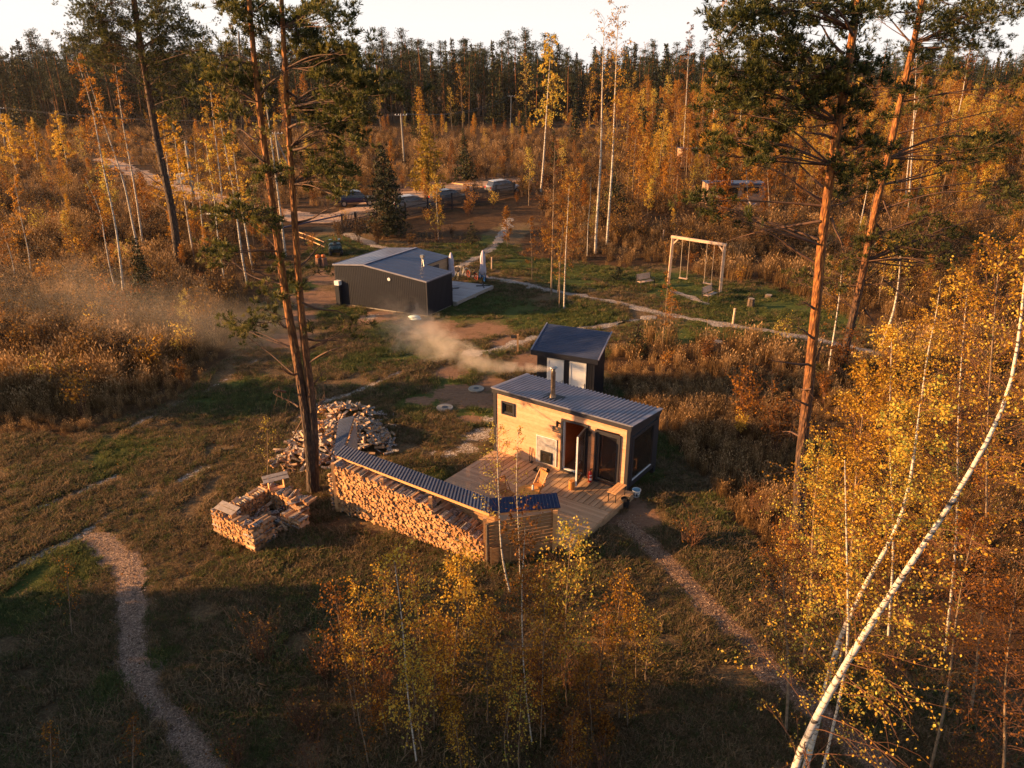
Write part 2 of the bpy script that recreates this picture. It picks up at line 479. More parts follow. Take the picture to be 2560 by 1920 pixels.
GREEN = [(1040, 1010, 1.2), (1190, 1040, .9), (1130, 960, 1.0), (1210, 920, .8), (900, 900, 1.2), (520, 1010, 1.2), (300, 1130, 1.5), (620, 960, 1.0), (1500, 680, 3), (1450, 780, 3), (1080, 880, 1.0), (760, 900, 1.2), (1650, 700, 3), (1200, 760, 3), (1350, 800, 2.5), (950, 640, 3), (1080, 640, 3), (1100, 1190, 1.0), (1240, 1030, 0.6), (960, 830, 1.5), (850, 780, 1.5), (1700, 720, 3.5), (1850, 760, 4), (2000, 790, 3), (1750, 860, 2.5), (1500, 900, 1.5),
         (1600, 1190, 0.7), (1640, 1120, .8), (640, 1010, 1.6), (150, 1420, 1.3), (60, 1520, 1.2), (230, 1390, .7), (400, 1640, .5), (1560, 700, 3), (1000, 880, 2), (1400, 690, 3), (1300, 660, 2), (1850, 820, 3), (1560, 1000, 1.0), (350, 1450, .5), (280, 1720, .6), (640, 780, 2.0), (700, 720, 2.0), (850, 610, 3.0), (1200, 610, 3), (1350, 640, 3)]
LAWN = [tuple(G(x, y)[:2]) for x, y in [(-300, 1090), (200, 1085), (430, 1010), (560, 900), (660, 800), (690, 700), (770, 620), (800, 560), (1000, 600), (1180, 610), (1240, 560), (1330, 560), (1290, 640), (1420, 650), (1560, 670), (1660, 660), (1800, 700), (1900, 700), (2050, 760), (2200, 840), (2200, 930), (1850, 850), (1600, 850), (1500, 900), (1560, 1000), (1700, 1130), (1800, 1250), (2000, 1500), (2500, 1700), (2800, 2200), (-500, 2300)]]
def in_poly(X, Y, P):
    c = np.zeros(X.shape, bool)
    n = len(P)
    for i in range(n):
        x1, y1 = P[i]; x2, y2 = P[(i + 1) % n]
        if y1 == y2: continue
        cond = ((y1 > Y) != (y2 > Y)) & (X < (x2 - x1) * (Y - y1) / (y2 - y1) + x1)
        c ^= cond
    return c
_n = rng.random((64, 64))
def vnoise(X, Y, s):
    x, y = X / s, Y / s
    xi, yi = np.floor(x).astype(int), np.floor(y).astype(int)
    fx, fy = x - xi, y - yi
    fx = fx * fx * (3 - 2 * fx); fy = fy * fy * (3 - 2 * fy)
    g = lambda a, b: _n[a % 64, b % 64]
    return (g(xi, yi) * (1 - fx) + g(xi + 1, yi) * fx) * (1 - fy) + (g(xi, yi + 1) * (1 - fx) + g(xi + 1, yi + 1) * fx) * fy
def blobs(X, Y, L):
    m = np.zeros(X.shape)
    for px, py, r in L:
        p = G(px, py)
        wob = 1 + 0.7 * (vnoise(X + px, Y, r * 0.9) - 0.5)
        m = np.maximum(m, np.clip(1.35 - np.hypot(X - p.x, (Y - p.y)) / (r * wob), 0, 1))
    return m
xs = np.r_[-3000, -1500, -800, -400, -250, -160, -110, -75, np.arange(-50, 45, 0.3), 55, 75, 110, 160, 250, 400, 800, 1500, 3000]
ys = np.r_[-300, -80, -20, 0, 5, np.arange(8, 70, 0.3), np.arange(70, 130, 1.0), 140, 160, 200, 260, 350, 500, 800, 1500, 3000]
GX, GY = np.meshgrid(xs, ys)
def lawn_field(X, Y):
    n = (vnoise(X, Y, 1.7) - .5) * 1.6 + (vnoise(X + 9, Y + 4, .6) - .5) * .7
    return in_poly(X + n, Y + n * 1.2, LAWN)
def gv_field(X, Y):
    a = blobs(X, Y, GRAVEL)
    for t in TRACKS:
        a = np.maximum(a, np.clip(1.25 - seg_dist(X, Y, t) / 0.30, 0, 1) * np.clip(vnoise(X, Y, 0.9) * 1.6 + 0.15, 0, 1))
    return a
A_gravel = gv_field(GX, GY)
A_dirt = np.maximum(blobs(GX, GY, DIRT), np.clip(1.3 - seg_dist(GX, GY, ROAD) / 2.6, 0, 1))
A_green = blobs(GX, GY, GREEN)
A_lawn = lawn_field(GX, GY).astype(float)
nx, ny = len(xs), len(ys)
me = bpy.data.meshes.new('ground')
GZ = np.where((np.abs(GX) < 50) & (GY < 70), (vnoise(GX, GY, 2.3) - 0.5) * 0.05, 0.0)
me.vertices.add(nx * ny); me.vertices.foreach_set('co', np.stack([GX, GY, GZ - 0.03], -1).astype(np.float32).ravel())
ii = np.arange(ny - 1)[:, None] * nx + np.arange(nx - 1)[None, :]
Qg = np.stack([ii, ii + 1, ii + nx + 1, ii + nx], -1).reshape(-1, 4).astype(np.int32)
me.loops.add(len(Qg) * 4); me.loops.foreach_set('vertex_index', Qg.ravel())
me.polygons.add(len(Qg)); me.polygons.foreach_set('loop_start', np.arange(len(Qg), dtype=np.int32) * 4)
for nm, arr in (('dirt', A_dirt), ('gravel', A_gravel), ('green', A_green), ('lawn', A_lawn)):
    a = me.attributes.new(nm, 'FLOAT', 'POINT'); a.data.foreach_set('value', arr.astype(np.float32).ravel())
me.update(calc_edges=True)
ground = meshobj('ground', me); ground['kind'] = 'structure'

m, nt, b = newmat('meadow_ground')
tc = N(nt, 'ShaderNodeTexCoord')
def noise_n(scale, detail=6, rough=0.6, coord=None, mapping=None):
    n = N(nt, 'ShaderNodeTexNoise'); n.inputs['Scale'].default_value = scale; n.inputs['Detail'].default_value = detail; n.inputs['Roughness'].default_value = rough
    if mapping:
        mp = N(nt, 'ShaderNodeMapping'); mp.inputs['Scale'].default_value = mapping; nt.links.new(tc.outputs['Object'], mp.inputs[0]); nt.links.new(mp.outputs[0], n.inputs['Vector'])
    else: nt.links.new(tc.outputs['Object'], n.inputs['Vector'])
    return n.outputs[0]
def attr_n(nm):
    a = N(nt, 'ShaderNodeAttribute'); a.attribute_name = nm; return a.outputs['Fac']
def mth(op, a, bb, clamp=False):
    n = N(nt, 'ShaderNodeMath', operation=op, use_clamp=clamp)
    for s_, v in ((n.inputs[0], a), (n.inputs[1], bb)):
        if isinstance(v, (int, float)): s_.default_value = v
        else: nt.links.new(v, s_)
    return n.outputs[0]
nf = noise_n(14, 8, 0.75); nm_ = noise_n(1.3, 6, 0.7); nl = noise_n(0.22, 4, 0.6)
streak = noise_n(6, 6, 0.7, mapping=(0.5, 2.0, 1))
dry = ramp(nt, nf, [(0.25, srgb('#3a2c1e')), (0.5, srgb('#67523a')), (0.78, srgb('#96805e'))]).outputs[0]
grn = ramp(nt, nf, [(0.25, srgb('#2a2e14')), (0.55, srgb('#4e5628')), (0.8, srgb('#70703a'))]).outputs[0]
gsum = mth('ADD', mth('MULTIPLY', attr_n('green'), 0.62), mth('ADD', mth('MULTIPLY', nm_, 0.62), mth('MULTIPLY', nl, 0.5)))
gfac = ramp(nt, gsum, [(0.60, (0, 0, 0)), (0.86, (1, 1, 1))]).outputs[0]
lawnc = mixc(nt, gfac, dry, grn)
wild = ramp(nt, mth('ADD', mth('MULTIPLY', nf, .6), mth('MULTIPLY', nm_, .4)), [(0.3, srgb('#241a12')), (0.5, srgb('#4c3622')), (0.72, srgb('#7a5c3c'))]).outputs[0]
col = mixc(nt, attr_n('lawn'), wild, lawnc)
soil = ramp(nt, mth('ADD', mth('MULTIPLY', nf, .5), mth('MULTIPLY', streak, .5)), [(0.3, srgb('#64483a')), (0.6, srgb('#8c6c54')), (0.8, srgb('#a88c74'))]).outputs[0]
dfac = ramp(nt, mth('ADD', attr_n('dirt'), mth('MULTIPLY', mth('SUBTRACT', nm_, 0.5), 2.6)), [(0.5, (0, 0, 0)), (0.72, (1, 1, 1))]).outputs[0]
col = mixc(nt, dfac, col, soil)
vor = N(nt, 'ShaderNodeTexVoronoi'); vor.inputs['Scale'].default_value = 22; nt.links.new(tc.outputs['Object'], vor.inputs['Vector'])
grv = ramp(nt, vor.outputs['Color'], [(0.15, srgb('#5c4c40')), (0.5, srgb('#9a8878')), (0.9, srgb('#cfc2b4'))]).outputs[0]
vfac = ramp(nt, mth('ADD', attr_n('gravel'), mth('MULTIPLY', mth('SUBTRACT', noise_n(5, 8, .7), 0.5), 2.6)), [(0.6, (0, 0, 0)), (0.95, (1, 1, 1))]).outputs[0]
col = mixc(nt, vfac, col, grv)
nt.links.new(col, b.inputs['Base Color'])
b.inputs['Roughness'].default_value = 0.95; b.inputs['Specular IOR Level'].default_value = 0.1
bp = N(nt, 'ShaderNodeBump'); bp.inputs['Strength'].default_value = 0.7; bp.inputs['Distance'].default_value = 0.06
nt.links.new(mth('ADD', nf, mth('MULTIPLY', nm_, 2.0)), bp.inputs['Height']); nt.links.new(bp.outputs[0], b.inputs['Normal'])
ground.data.materials.append(m)

def chips_mat(name, stops, scale):
    m, nt2, b2 = newmat(name)
    tc2 = N(nt2, 'ShaderNodeTexCoord')
    v = N(nt2, 'ShaderNodeTexVoronoi'); v.inputs['Scale'].default_value = scale; nt2.links.new(tc2.outputs['Object'], v.inputs['Vector'])
    v2 = N(nt2, 'ShaderNodeTexNoise'); v2.inputs['Scale'].default_value = scale * .5; v2.inputs['Detail'].default_value = 8; nt2.links.new(tc2.outputs['Object'], v2.inputs['Vector'])
    mx = mixc(nt2, 0.45, v.outputs['Color'], v2.outputs[0])
    r = ramp(nt2, mx, stops)
    nt2.links.new(r.outputs[0], b2.inputs['Base Color']); b2.inputs['Roughness'].default_value = 0.9
    bp2 = N(nt2, 'ShaderNodeBump'); bp2.inputs['Strength'].default_value = 0.8; bp2.inputs['Distance'].default_value = 0.03
    nt2.links.new(v.outputs['Distance'], bp2.inputs['Height']); nt2.links.new(bp2.outputs[0], b2.inputs['Normal'])
    return m
chipm = chips_mat('wood_chips', [(0.2, srgb('#44342a')), (0.5, srgb('#866a56')), (0.85, srgb('#c0a088'))], 34)
gravm = chips_mat('limestone_gravel', [(0.2, srgb('#544a42')), (0.5, srgb('#8c7e72')), (0.85, srgb('#c4b6a8'))], 18)
roadm = chips_mat('sandy_track', [(0.2, srgb('#86664e')), (0.5, srgb('#a88468')), (0.85, srgb('#bc9c80'))], 6)
def strip(name, pl, widths, mat, z=0.012, step=0.12, jit=0.09, seed=0):
    g = np.random.default_rng(seed + 100)
    pl = np.array(pl); segl = np.r_[0, np.cumsum(np.hypot(*np.diff(pl, axis=0).T))]
    n = int(segl[-1] / step)
    t = np.linspace(0, segl[-1], n)
    P = np.stack([np.interp(t, segl, pl[:, 0]), np.interp(t, segl, pl[:, 1])], 1)
    for _ in range(int(0.5 / step) * 3):
        P[1:-1] = (P[:-2] + 2 * P[1:-1] + P[2:]) / 4
    d = np.gradient(P, axis=0); d /= np.linalg.norm(d, axis=1)[:, None]
    nn = np.stack([-d[:, 1], d[:, 0]], 1)
    W = np.interp(t, np.linspace(0, segl[-1], len(widths)), widths) / 2
    def edge():
        e = g.normal(size=n) * jit * 0.16 + np.interp(t, np.arange(0, segl[-1] + 1, .5), g.normal(size=len(np.arange(0, segl[-1] + 1, .5))) * jit)
        return e
    wl, wr = W + edge(), W + edge()
    wl[:3] *= [.2, .6, .9]; wr[:3] *= [.2, .6, .9]; wl[-3:] *= [.9, .6, .2]; wr[-3:] *= [.9, .6, .2]
    rows = np.stack([P + nn * wl[:, None], P + nn * (wl * .5)[:, None], P, P - nn * (wr * .5)[:, None], P - nn * wr[:, None]], 1)
    V = np.concatenate([rows, np.full((n, 5, 1), z)], 2)
    V[:, 0, 2] -= .02; V[:, 4, 2] -= .02
    i = np.arange(n - 1)[:, None] * 5; j = np.arange(4)[None, :]
    q = np.stack([i + j, i + j + 5, i + j + 6, i + j + 1], -1).reshape(-1, 4)
    s = NP(); s.add(V, q, 0, 0.5)
    o = meshobj(name, s.mesh(name, [mat])); o['kind'] = 'structure'
    return o
strip('wood_chip_path', CHIPS_L, [0.9, 1.15, 0.95, 1.0, 1.05, 1.3, 1.25, 1.25], chipm, seed=1)
strip('wood_chip_path', CHIPS_R, [0.5, 0.85, 0.95, 1.0, 1.1], chips_mat('dark_wood_chips', [(0.2, srgb('#3c2a20')), (0.5, srgb('#785a44')), (0.85, srgb('#b49478'))], 34), seed=2)
strip('gravel_path', WALK, [0.9, 0.8, 0.9, 0.85, 0.8, .75], gravm, seed=3, jit=.14)
strip('gravel_path', WALK2, [1.0, 0.7, 0.6, .6], gravm, seed=4, jit=.2, z=.008)
strip('gravel_path', WALK3, [0.8, 0.6], gravm, seed=5, jit=.14)
strip('gravel_path', WALK4, [1.2, 1.0, .8], gravm, seed=6, jit=.16)
strip('dirt_road', ROAD, [3.2, 3.2, 4.0, 5.0, 4.0, 4.0], roadm, seed=7, step=.5, jit=.3, z=.006)

# distance to any built path, used to keep grass off it
def on_path(X, Y):
    return (seg_dist(X, Y, CHIPS_L) < .40) | (seg_dist(X, Y, CHIPS_R) < .38) | (seg_dist(X, Y, WALK) < .32) | (seg_dist(X, Y, WALK2) < .28) | (seg_dist(X, Y, WALK3) < .3) | (seg_dist(X, Y, WALK4) < .4) | (seg_dist(X, Y, ROAD) < 2.0)
FOOT = []      # footprints (list of polygons) where nothing grows
def corrugated(mb, p00, p10, p01, p11, pitch, depth, thick=0.02, mi=0, prof=(0, .12, .38, .5, .62, .88)):
    """trapezoid-profile sheet; ribs run from edge 0 to edge 1, corners bilinear"""
    p00, p10, p01, p11 = map(Vector, (p00, p10, p01, p11))
    L = (p10 - p00).length; n = max(1, int(round(L / pitch)))
    xs_ = []
    for i in range(n):
        for k, h in ((0.0, 0), (0.30, 0), (0.42, 1), (0.70, 1), (0.82, 0)): xs_.append(((i + k) / n, h))
    xs_.append((1.0, 0))
    nrm = (p10 - p00).cross(p01 - p00).normalized()
    if nrm.z < 0: nrm = -nrm
    vs = []
    for x, h in xs_:
        a = p00.lerp(p10, x) + nrm * h * depth; c = p01.lerp(p11, x) + nrm * h * depth
        vs += [a, c, a - nrm * thick, c - nrm * thick]
    fs = []
    for i in range(len(xs_) - 1):
        o = i * 4
        fs += [(o, o + 4, o + 5, o + 1), (o + 2, o + 3, o + 7, o + 6), (o, o + 2, o + 6, o + 4), (o + 1, o + 5, o + 7, o + 3)]
    fs += [(0, 1, 3, 2), (len(xs_) * 4 - 4, len(xs_) * 4 - 2, len(xs_) * 4 - 1, len(xs_) * 4 - 3)]
    mb.add(vs, fs, mi)

# ================================================================ the sauna cabin
SO = Vector((-0.669, 25.651, 0)); Su = (0.8467, -0.5321); Sv = (0.600, 0.800)
TS = basis(Su, Sv)
def SW(s, t, z=0): return SO + TS((s, t, z))
SL, SD = 5.57, 2.2
SYAW = math.atan2(Su[1], Su[0])
sauna = thing('sauna_cabin', 'small sauna cabin with pale wooden front, grey ribbed roof and open glass door', 'sauna', SO)
FOOT.append([SW(-.1, -.1)[:2], SW(SL + .1, -.1)[:2], SW(SL + .1, SD + .1)[:2], SW(-.1, SD + .1)[:2]])
def zt(s, t=0): return 2.86 - 0.13 * s / SL - 0.20 * t / SD      # underside of the roof
def wallpoly(mb, s0, s1, z0, t0, t1, mi=0):
    vs = [(s0, t0, z0), (s1, t0, z0), (s1, t1, z0), (s0, t1, z0), (s0, t0, zt(s0, t0)), (s1, t0, zt(s1, t0)), (s1, t1, zt(s1, t1)), (s0, t1, zt(s0, t1))]
    mb.add(vs, [(0, 3, 2, 1), (4, 5, 6, 7), (0, 1, 5, 4), (1, 2, 6, 5), (2, 3, 7, 6), (3, 0, 4, 7)], mi)
w = MB(TS)
wt = 0.12
# front wall: pieces between the openings
w.box(0.1, 0.36, 0, wt, 0.22, 2.46); w.box(0.36, 0.90, 0, wt, 0.22, 1.96); w.box(0.90, 2.98, 0, wt, 0.22, 2.46)
w.box(3.95, 4.32, 0, wt, 0.22, 2.36); w.box(5.22, SL - .1, 0, wt, 0.22, 2.36)
w.box(2.98, 3.95, 0, wt, 0.22, 0.30); w.box(4.32, 5.22, 0, wt, 0.22, 0.27)
wallpoly(w, 0.1, 2.98, 2.46, 0, wt); wallpoly(w, 2.98, SL - .1, 2.36, 0, wt)
w.build('front_wall', clad, sauna)
w = MB(TS)
w.box(0.1, SL - .1, SD - .1, SD, 0.2, 2.5); w.box(0, .1, .1, SD, 0.2, 2.6)
w.box(SL - .1, SL, .16, 2.04, 2.28, 2.5); w.box(SL - .1, SL, .16, 2.04, 0.22, 0.36)
w.build('metal_wall', metal_dark, sauna)
w = MB(TS)   # dark corner posts and fascia frame
w.box(-.03, .10, -.03, .13, 0.0, zt(0)); w.box(SL - .10, SL + .03, -.03, .16, 0.0, zt(SL)); w.box(SL - .10, SL + .03, SD - .16, SD + .03, 0.0, 2.55); w.box(-.03, .10, SD - .13, SD + .03, 0, 2.6)
w.beam((-.05, -.035, zt(0) - .03), (SL + .05, -.035, zt(SL) - .03), 0.06, 0.17)
w.beam((SL + .04, -.06, zt(SL) - .03), (SL + .04, SD + .06, zt(SL, SD) - .03), 0.06, 0.17)
w.beam((-.04, -.06, zt(0) - .03), (-.04, SD + .06, zt(0, SD) - .03), 0.06, 0.17)
w.beam((-.05, SD + .035, zt(0, SD) - .03), (SL + .05, SD + .035, zt(SL, SD) - .03), 0.06, 0.17)
w.build('steel_frame', metal_dark, sauna)
w = MB(TS)
zz = .05
corrugated(w, (-.05, -.05, zt(0) + zz), (SL + .05, -.05, zt(SL) + zz), (-.05, SD + .05, zt(0, SD) + zz), (SL + .05, SD + .05, zt(SL, SD) + zz), 0.155, 0.045)
roof = w.build('roof', metal_roof, sauna)
w = MB(TS)   # L-trims along the roof edges
w.beam((-.07, -.06, zt(0) + .07), (SL + .07, -.06, zt(SL) + .07), 0.03, 0.05); w.beam((SL + .06, -.07, zt(SL) + .08), (SL + .06, SD + .07, zt(SL, SD) + .08), 0.12, 0.03)
w.beam((-.06, -.07, zt(0) + .08), (-.06, SD + .07, zt(0, SD) + .08), 0.10, 0.03)
w.build('edge_trim', metal_roof, roof)
# flue
cs, ct = 2.16, .58; cz = zt(cs, ct)
ch = MB(TS); ch.lathe([(0.15, 0), (0.13, .06), (.085, .2), (.085, .98), (.09, 1.0), (.06, 1.08), (.06, 1.16)], (cs, ct, cz + .05), 18)
ch.lathe([(.088, 0), (.088, .03)], (cs, ct, cz + .5), 18)
chim = ch.build('chimney', metal_flue, roof, smooth=True)
cp = MB(TS); cp.lathe([(.0, 0), (.145, .05), (.15, .065), (.13, .085), (0.02, .10)], (cs, ct, cz + 1.2), 18)
for a in (0, 2.1, 4.2): cp.beam((cs + .055 * math.cos(a), ct + .055 * math.sin(a), cz + 1.12), (cs + .09 * math.cos(a), ct + .09 * math.sin(a), cz + 1.24), .012, .012)
cp.build('chimney_cap', metal_bright, chim, smooth=True)
fl = MB(TS); fl.box(cs - .28, cs + .28, ct - .25, ct + .25, cz + .075, cz + .10); fl.box(cs - .36, cs + .36, ct - .30, ct + .30, cz + .045, cz + .078)
fl.build('flashing', metal_black, chim, bevel=.01)

def window_frame(mb, s0, s1, z0, z1, t0, t1, w_, mi=0):
    mb.box(s0, s1, t0, t1, z0, z0 + w_, mi); mb.box(s0, s1, t0, t1, z1 - w_, z1, mi)
    mb.box(s0, s0 + w_, t0, t1, z0 + w_, z1 - w_, mi); mb.box(s1 - w_, s1, t0, t1, z0 + w_, z1 - w_, mi)
# small window
w = MB(TS); window_frame(w, .34, .92, 1.94, 2.48, -.05, .0, .05); window_frame(w, .40, .86, 2.0, 2.42, .0, .09, .05)
w1 = w.build('window', metal_dark, sauna); w1['label'] = 'small square window high in the left of the wooden front'
w = MB(TS); w.box(.45, .81, .04, .05, 2.05, 2.37); w.build('pane', glass_dark, w1)
# tall window
w = MB(TS); window_frame(w, 4.28, 5.26, .24, 2.32, -.06, .0, .06); window_frame(w, 4.35, 5.19, .32, 2.24, .0, .10, .09)
w2 = w.build('window', metal_dark, sauna); w2['label'] = 'tall fixed window right of the open door'
w = MB(TS); w.box(4.44, 5.10, .05, .06, .41, 2.15); w.build('pane', glass, w2)
w = MB(TS); w.box(4.44, 5.10, .0, .05, .385, .41); w.build('sill', white_pvc, w2)
# end glazing
w = MB(TS)
w.box(SL - .06, SL + .05, .16, .30, .36, 2.28); w.box(SL - .06, SL + .05, 1.80, 2.04, .36, 2.28); w.box(SL - .06, SL + .05, .30, 1.80, 2.16, 2.28); w.box(SL - .06, SL + .05, .30, 1.80, .36, .48)
w3 = w.build('window', metal_dark, sauna); w3['label'] = 'large dark picture window filling the end wall'
w = MB(TS); w.box(SL - .01, SL, .30, 1.80, .48, 2.16); w.build('pane', glass_dark, w3)
w = MB(TS); w.box(SL, SL + .04, .30, 1.80, .48, .505); w.build('sill', white_pvc, w3)
# door opening and open leaf
w = MB(TS); w.box(2.92, 2.99, -.06, .12, .26, 2.40); w.box(3.94, 4.01, -.06, .12, .26, 2.40); w.box(2.99, 3.94, -.06, .12, 2.33, 2.40); w.box(2.99, 3.94, -.06, .12, .26, .33)
df = w.build('door_frame', metal_dark, sauna)
w = MB(TS); w.box(2.99, 3.03, .0, .10, .33, 2.33); w.box(2.99, 3.94, .0, .10, .33, .36); w.build('inner_reveal', white_pvc, df)
# leaf swings outwards about its right edge
A = R(-102)
Mleaf = Matrix.Translation((3.92, -.05, 0)) @ Matrix.Rotation(-A, 4, 'Z')
def leafT(p):
    q = Mleaf @ Vector(p); return TS(q)
LW = -0.86
w = MB(leafT)
for (a, b_, c, d) in ((LW, 0, .36, .46), (LW, 0, 2.22, 2.32), (LW, LW + .09, .46, 2.22), (-.09, 0, .46, 2.22)): w.box(a, b_, -.03, .03, c, d)
leaf = w.build('door', metal_dark, sauna)
w = MB(leafT); w.box(LW - .012, LW, -.028, .028, .36, 2.32); w.build('door_edge', white_pvc, leaf)
w = MB(leafT); w.box(LW + .09, -.09, -.006, .006, .46, 2.22); w.build('pane', glass, leaf)
w = MB(leafT)
for sy in (-1, 1): w.tube([(LW + .05, .03 * sy, 1.28), (LW + .05, .07 * sy, 1.28), (LW + .17, .07 * sy, 1.28)], .011, 8)
w.build('handle', metal_bright, leaf)
for z in (.6, 1.3, 2.05):
    w = MB(leafT); w.tube([(.01, .035, z), (.01, .035, z + .12)], .014, 8); w.build('hinge', metal_bright, leaf)
# stove plate with fire door
w = MB(TS); w.box(1.91, 2.73, -.03, .0, .34, 1.47)
pl = w.build('stove_plate', plate_m, sauna)
w = MB(TS); w.box(1.89, 2.75, -.055, -.0305, 1.455, 1.475); w.box(1.89, 1.91, -.04, -.002, .34, 1.455); w.box(2.73, 2.75, -.04, -.002, .34, 1.455); w.build('plate_edging', white_pvc, pl)
w = MB(TS); window_frame(w, 2.09, 2.56, .40, .88, -.075, -.0305, .06); w.box(2.15, 2.50, -.05, -.0305, .46, .82)
fd = w.build('stove_door', metal_black, pl)
w = MB(TS); w.box(2.17, 2.48, -.056, -.051, .48, .80); w.build('pane', glass_dark, fd)
w = MB(TS); w.tube([(2.53, -.08, .55), (2.53, -.10, .6), (2.53, -.10, .7), (2.53, -.08, .75)], .01, 6); w.build('handle', metal_bright, fd)
# wall lamps, sign
for k, (ls, lz) in enumerate(((2.80, 2.18), (4.10, 2.14))):
    w = MB(TS); w.lathe([(.045, 0), (.045, .20)], (ls, -.11, lz - .1), 14); w.box(ls - .03, ls + .03, -.075, 0, lz - .03, lz + .03)
    w.build('wall_lamp', metal_black, sauna, smooth=False)
w = MB(TS); w.box(2.55, 2.905, -.022, -.002, 1.77, 2.01)
sg = w.build('sign_board', simple('slate_sign', srgb('#3a3836'), srgb('#322f2e'), .6), sauna)
gold = simple('copper_lettering', srgb('#c89060'), srgb('#b07848'), .5)
rt = (math.pi / 2, 0, SYAW)
w = MB(TS)      # a line of tiny letters, too small in the photo to read
xx = 2.615
for hgt, wd in ((.030, .010), (.018, .016), (.020, .006), (.018, .018), (.026, .007), (.018, .016), (.018, .014), (.024, .010), (.018, .016)):
    w.box(xx, xx + wd, -.0265, -.0225, 1.822, 1.822 + hgt); xx += wd + .012
w.build('lettering', gold, sg)
w = MB(TS)
window_frame(w, 2.685, 2.765, 1.905, 1.965, -.027, -.0225, .009); w.box(2.71, 2.74, -.027, -.0225, 1.925, 1.945)
w.build('emblem', gold, sg)
# interior
w = MB(TS); w.box(.12, SL - .12, .13, SD - .12, .22, .30); w.build('floor', boards_mat('inner_floor', srgb('#a87850'), srgb('#8a5c3c'), .14, 0), sauna)
w = MB(TS); w.box(.13, SL - .13, SD - .13, SD - .11, .30, 2.45); w.box(2.86, 2.90, .13, SD - .14, .3, 2.45); w.box(4.06, 4.10, .9, SD - .14, .3, 2.45); w.box(.12, SL - .12, .13, SD - .12, 2.47, 2.5)
w.build('interior_panelling', wood_inner, sauna)
w = MB(TS); w.box(2.95, 3.5, 1.0, 1.9, .30, .95); w.build('tub', white_pvc, sauna)
w = MB(TS); w.box(4.2, 5.2, 1.5, 1.9, .65, .70); w.box(4.2, 4.25, 1.5, 1.9, .3, .65); w.box(5.15, 5.2, 1.5, 1.9, .3, .65); w.build('inner_bench', wood_new, sauna)
# pokers leaning by the stove
w = MB(TS); w.tube([(1.62, -.06, .27), (1.60, -.02, .85)], .012, 6); w.tube([(1.74, -.09, .27), (1.72, -.02, .84)], .012, 6)
w.add([(1.66, -.15, .26), (1.80, -.15, .26), (1.78, -.03, .3), (1.68, -.03, .3)], [(0, 1, 2, 3)])
tag(w.build('fire_irons', metal_black, None, loc=SO), 'two long fire irons leaning on the wooden wall left of the stove', 'fire irons')

# ================================================================ deck
DZ = 0.25
deck = thing('wooden_deck', 'brown board deck in front of the sauna cabin', 'deck', SO)
DX0, DX1, DM, DY = -0.02, 5.86, -1.60, -4.12
def skw(mb):  # front corner of the photo's deck: left edge runs a little askew
    return mb
w = MB(TS); n = int((DX1 - DX0) / .205)
for i in range(n):
    a = DX0 + (DX1 - DX0) * i / n
    w.box(a, a + (DX1 - DX0) / n - .028, DM + .0, .0 if a < SL else .0, DZ - .045, DZ + rnd.uniform(-.003, .003))
w.build('deck_boards', boards_mat('cross_boards', srgb('#c09c78'), srgb('#94724f'), .205, 0, 0, grain=(4, .5, 1), ang=math.atan2(Sv[1], Sv[0]) - math.pi / 2), deck)['label'] = 'boards with wide gaps laid at right angles to the cabin'
w = MB(TS); n = int((DM - DY) / .115)
for i in range(n):
    a = DY + (DM - .012 - DY) * i / n
    w.box(DX0, DX1 - .02, a, a + (DM - .012 - DY) / n - .009, DZ - .045, DZ + rnd.uniform(-.003, .003))
w.build('deck_boards', boards_mat('long_boards', srgb('#c6a27e'), srgb('#a88460'), .115, 1, 0, grain=(.5, 4, 1), ang=SYAW), deck)['label'] = 'boards laid parallel to the cabin'
w = MB(TS); w.box(DX0 - .02, DX1 + .0, DY - .03, DY - .002, 0.0, DZ + .004); w.box(DX1 + .002, DX1 + .03, DY - .03, -.05, 0.0, DZ + .004); w.box(DX0 - .03, DX0 - .002, DY, -.05, 0.0, DZ - .01)
for t in (-.3, -1.5, -2.6, -3.8): w.box(DX0, DX1, t, t + .05, 0, DZ - .05)
w.build('rim_board', wood_deck, deck)
for s in (0, 2, 4, 5.6):
    for t in (-.2, -2, -3.9):
        w = MB(TS); w.box(s, s + .16, t, t + .16, -.05, .0); w.build('foundation_block', concrete, deck)
FOOT.append([SW(DX0 - .05, 0)[:2], SW(DX1 + .05, 0)[:2], SW(DX1 + .05, DY - .05)[:2], SW(DX0 - .05, DY - .05)[:2]])

# bench on the deck
ben = thing('bench', 'small plank bench on black legs at the right corner of the sauna front', 'bench', SO)
w = MB(TS)
for k in range(3): w.box(5.40 + k * .115, 5.40 + k * .115 + .10, -1.06, -.30, .625, .65)
w.build('seat', wood_new, ben)
for (s, t) in ((5.43, -1.0), (5.70, -1.0), (5.43, -.36), (5.70, -.36)):
    w = MB(TS); w.box(s - .012, s + .012, t - .012, t + .012, DZ, .625); w.build('leg', metal_black, ben)
for t in (-1.01, -.37):
    w = MB(TS); w.box(5.42, 5.72, t, t + .02, .60, .624); w.build('crossbar', metal_black, ben)
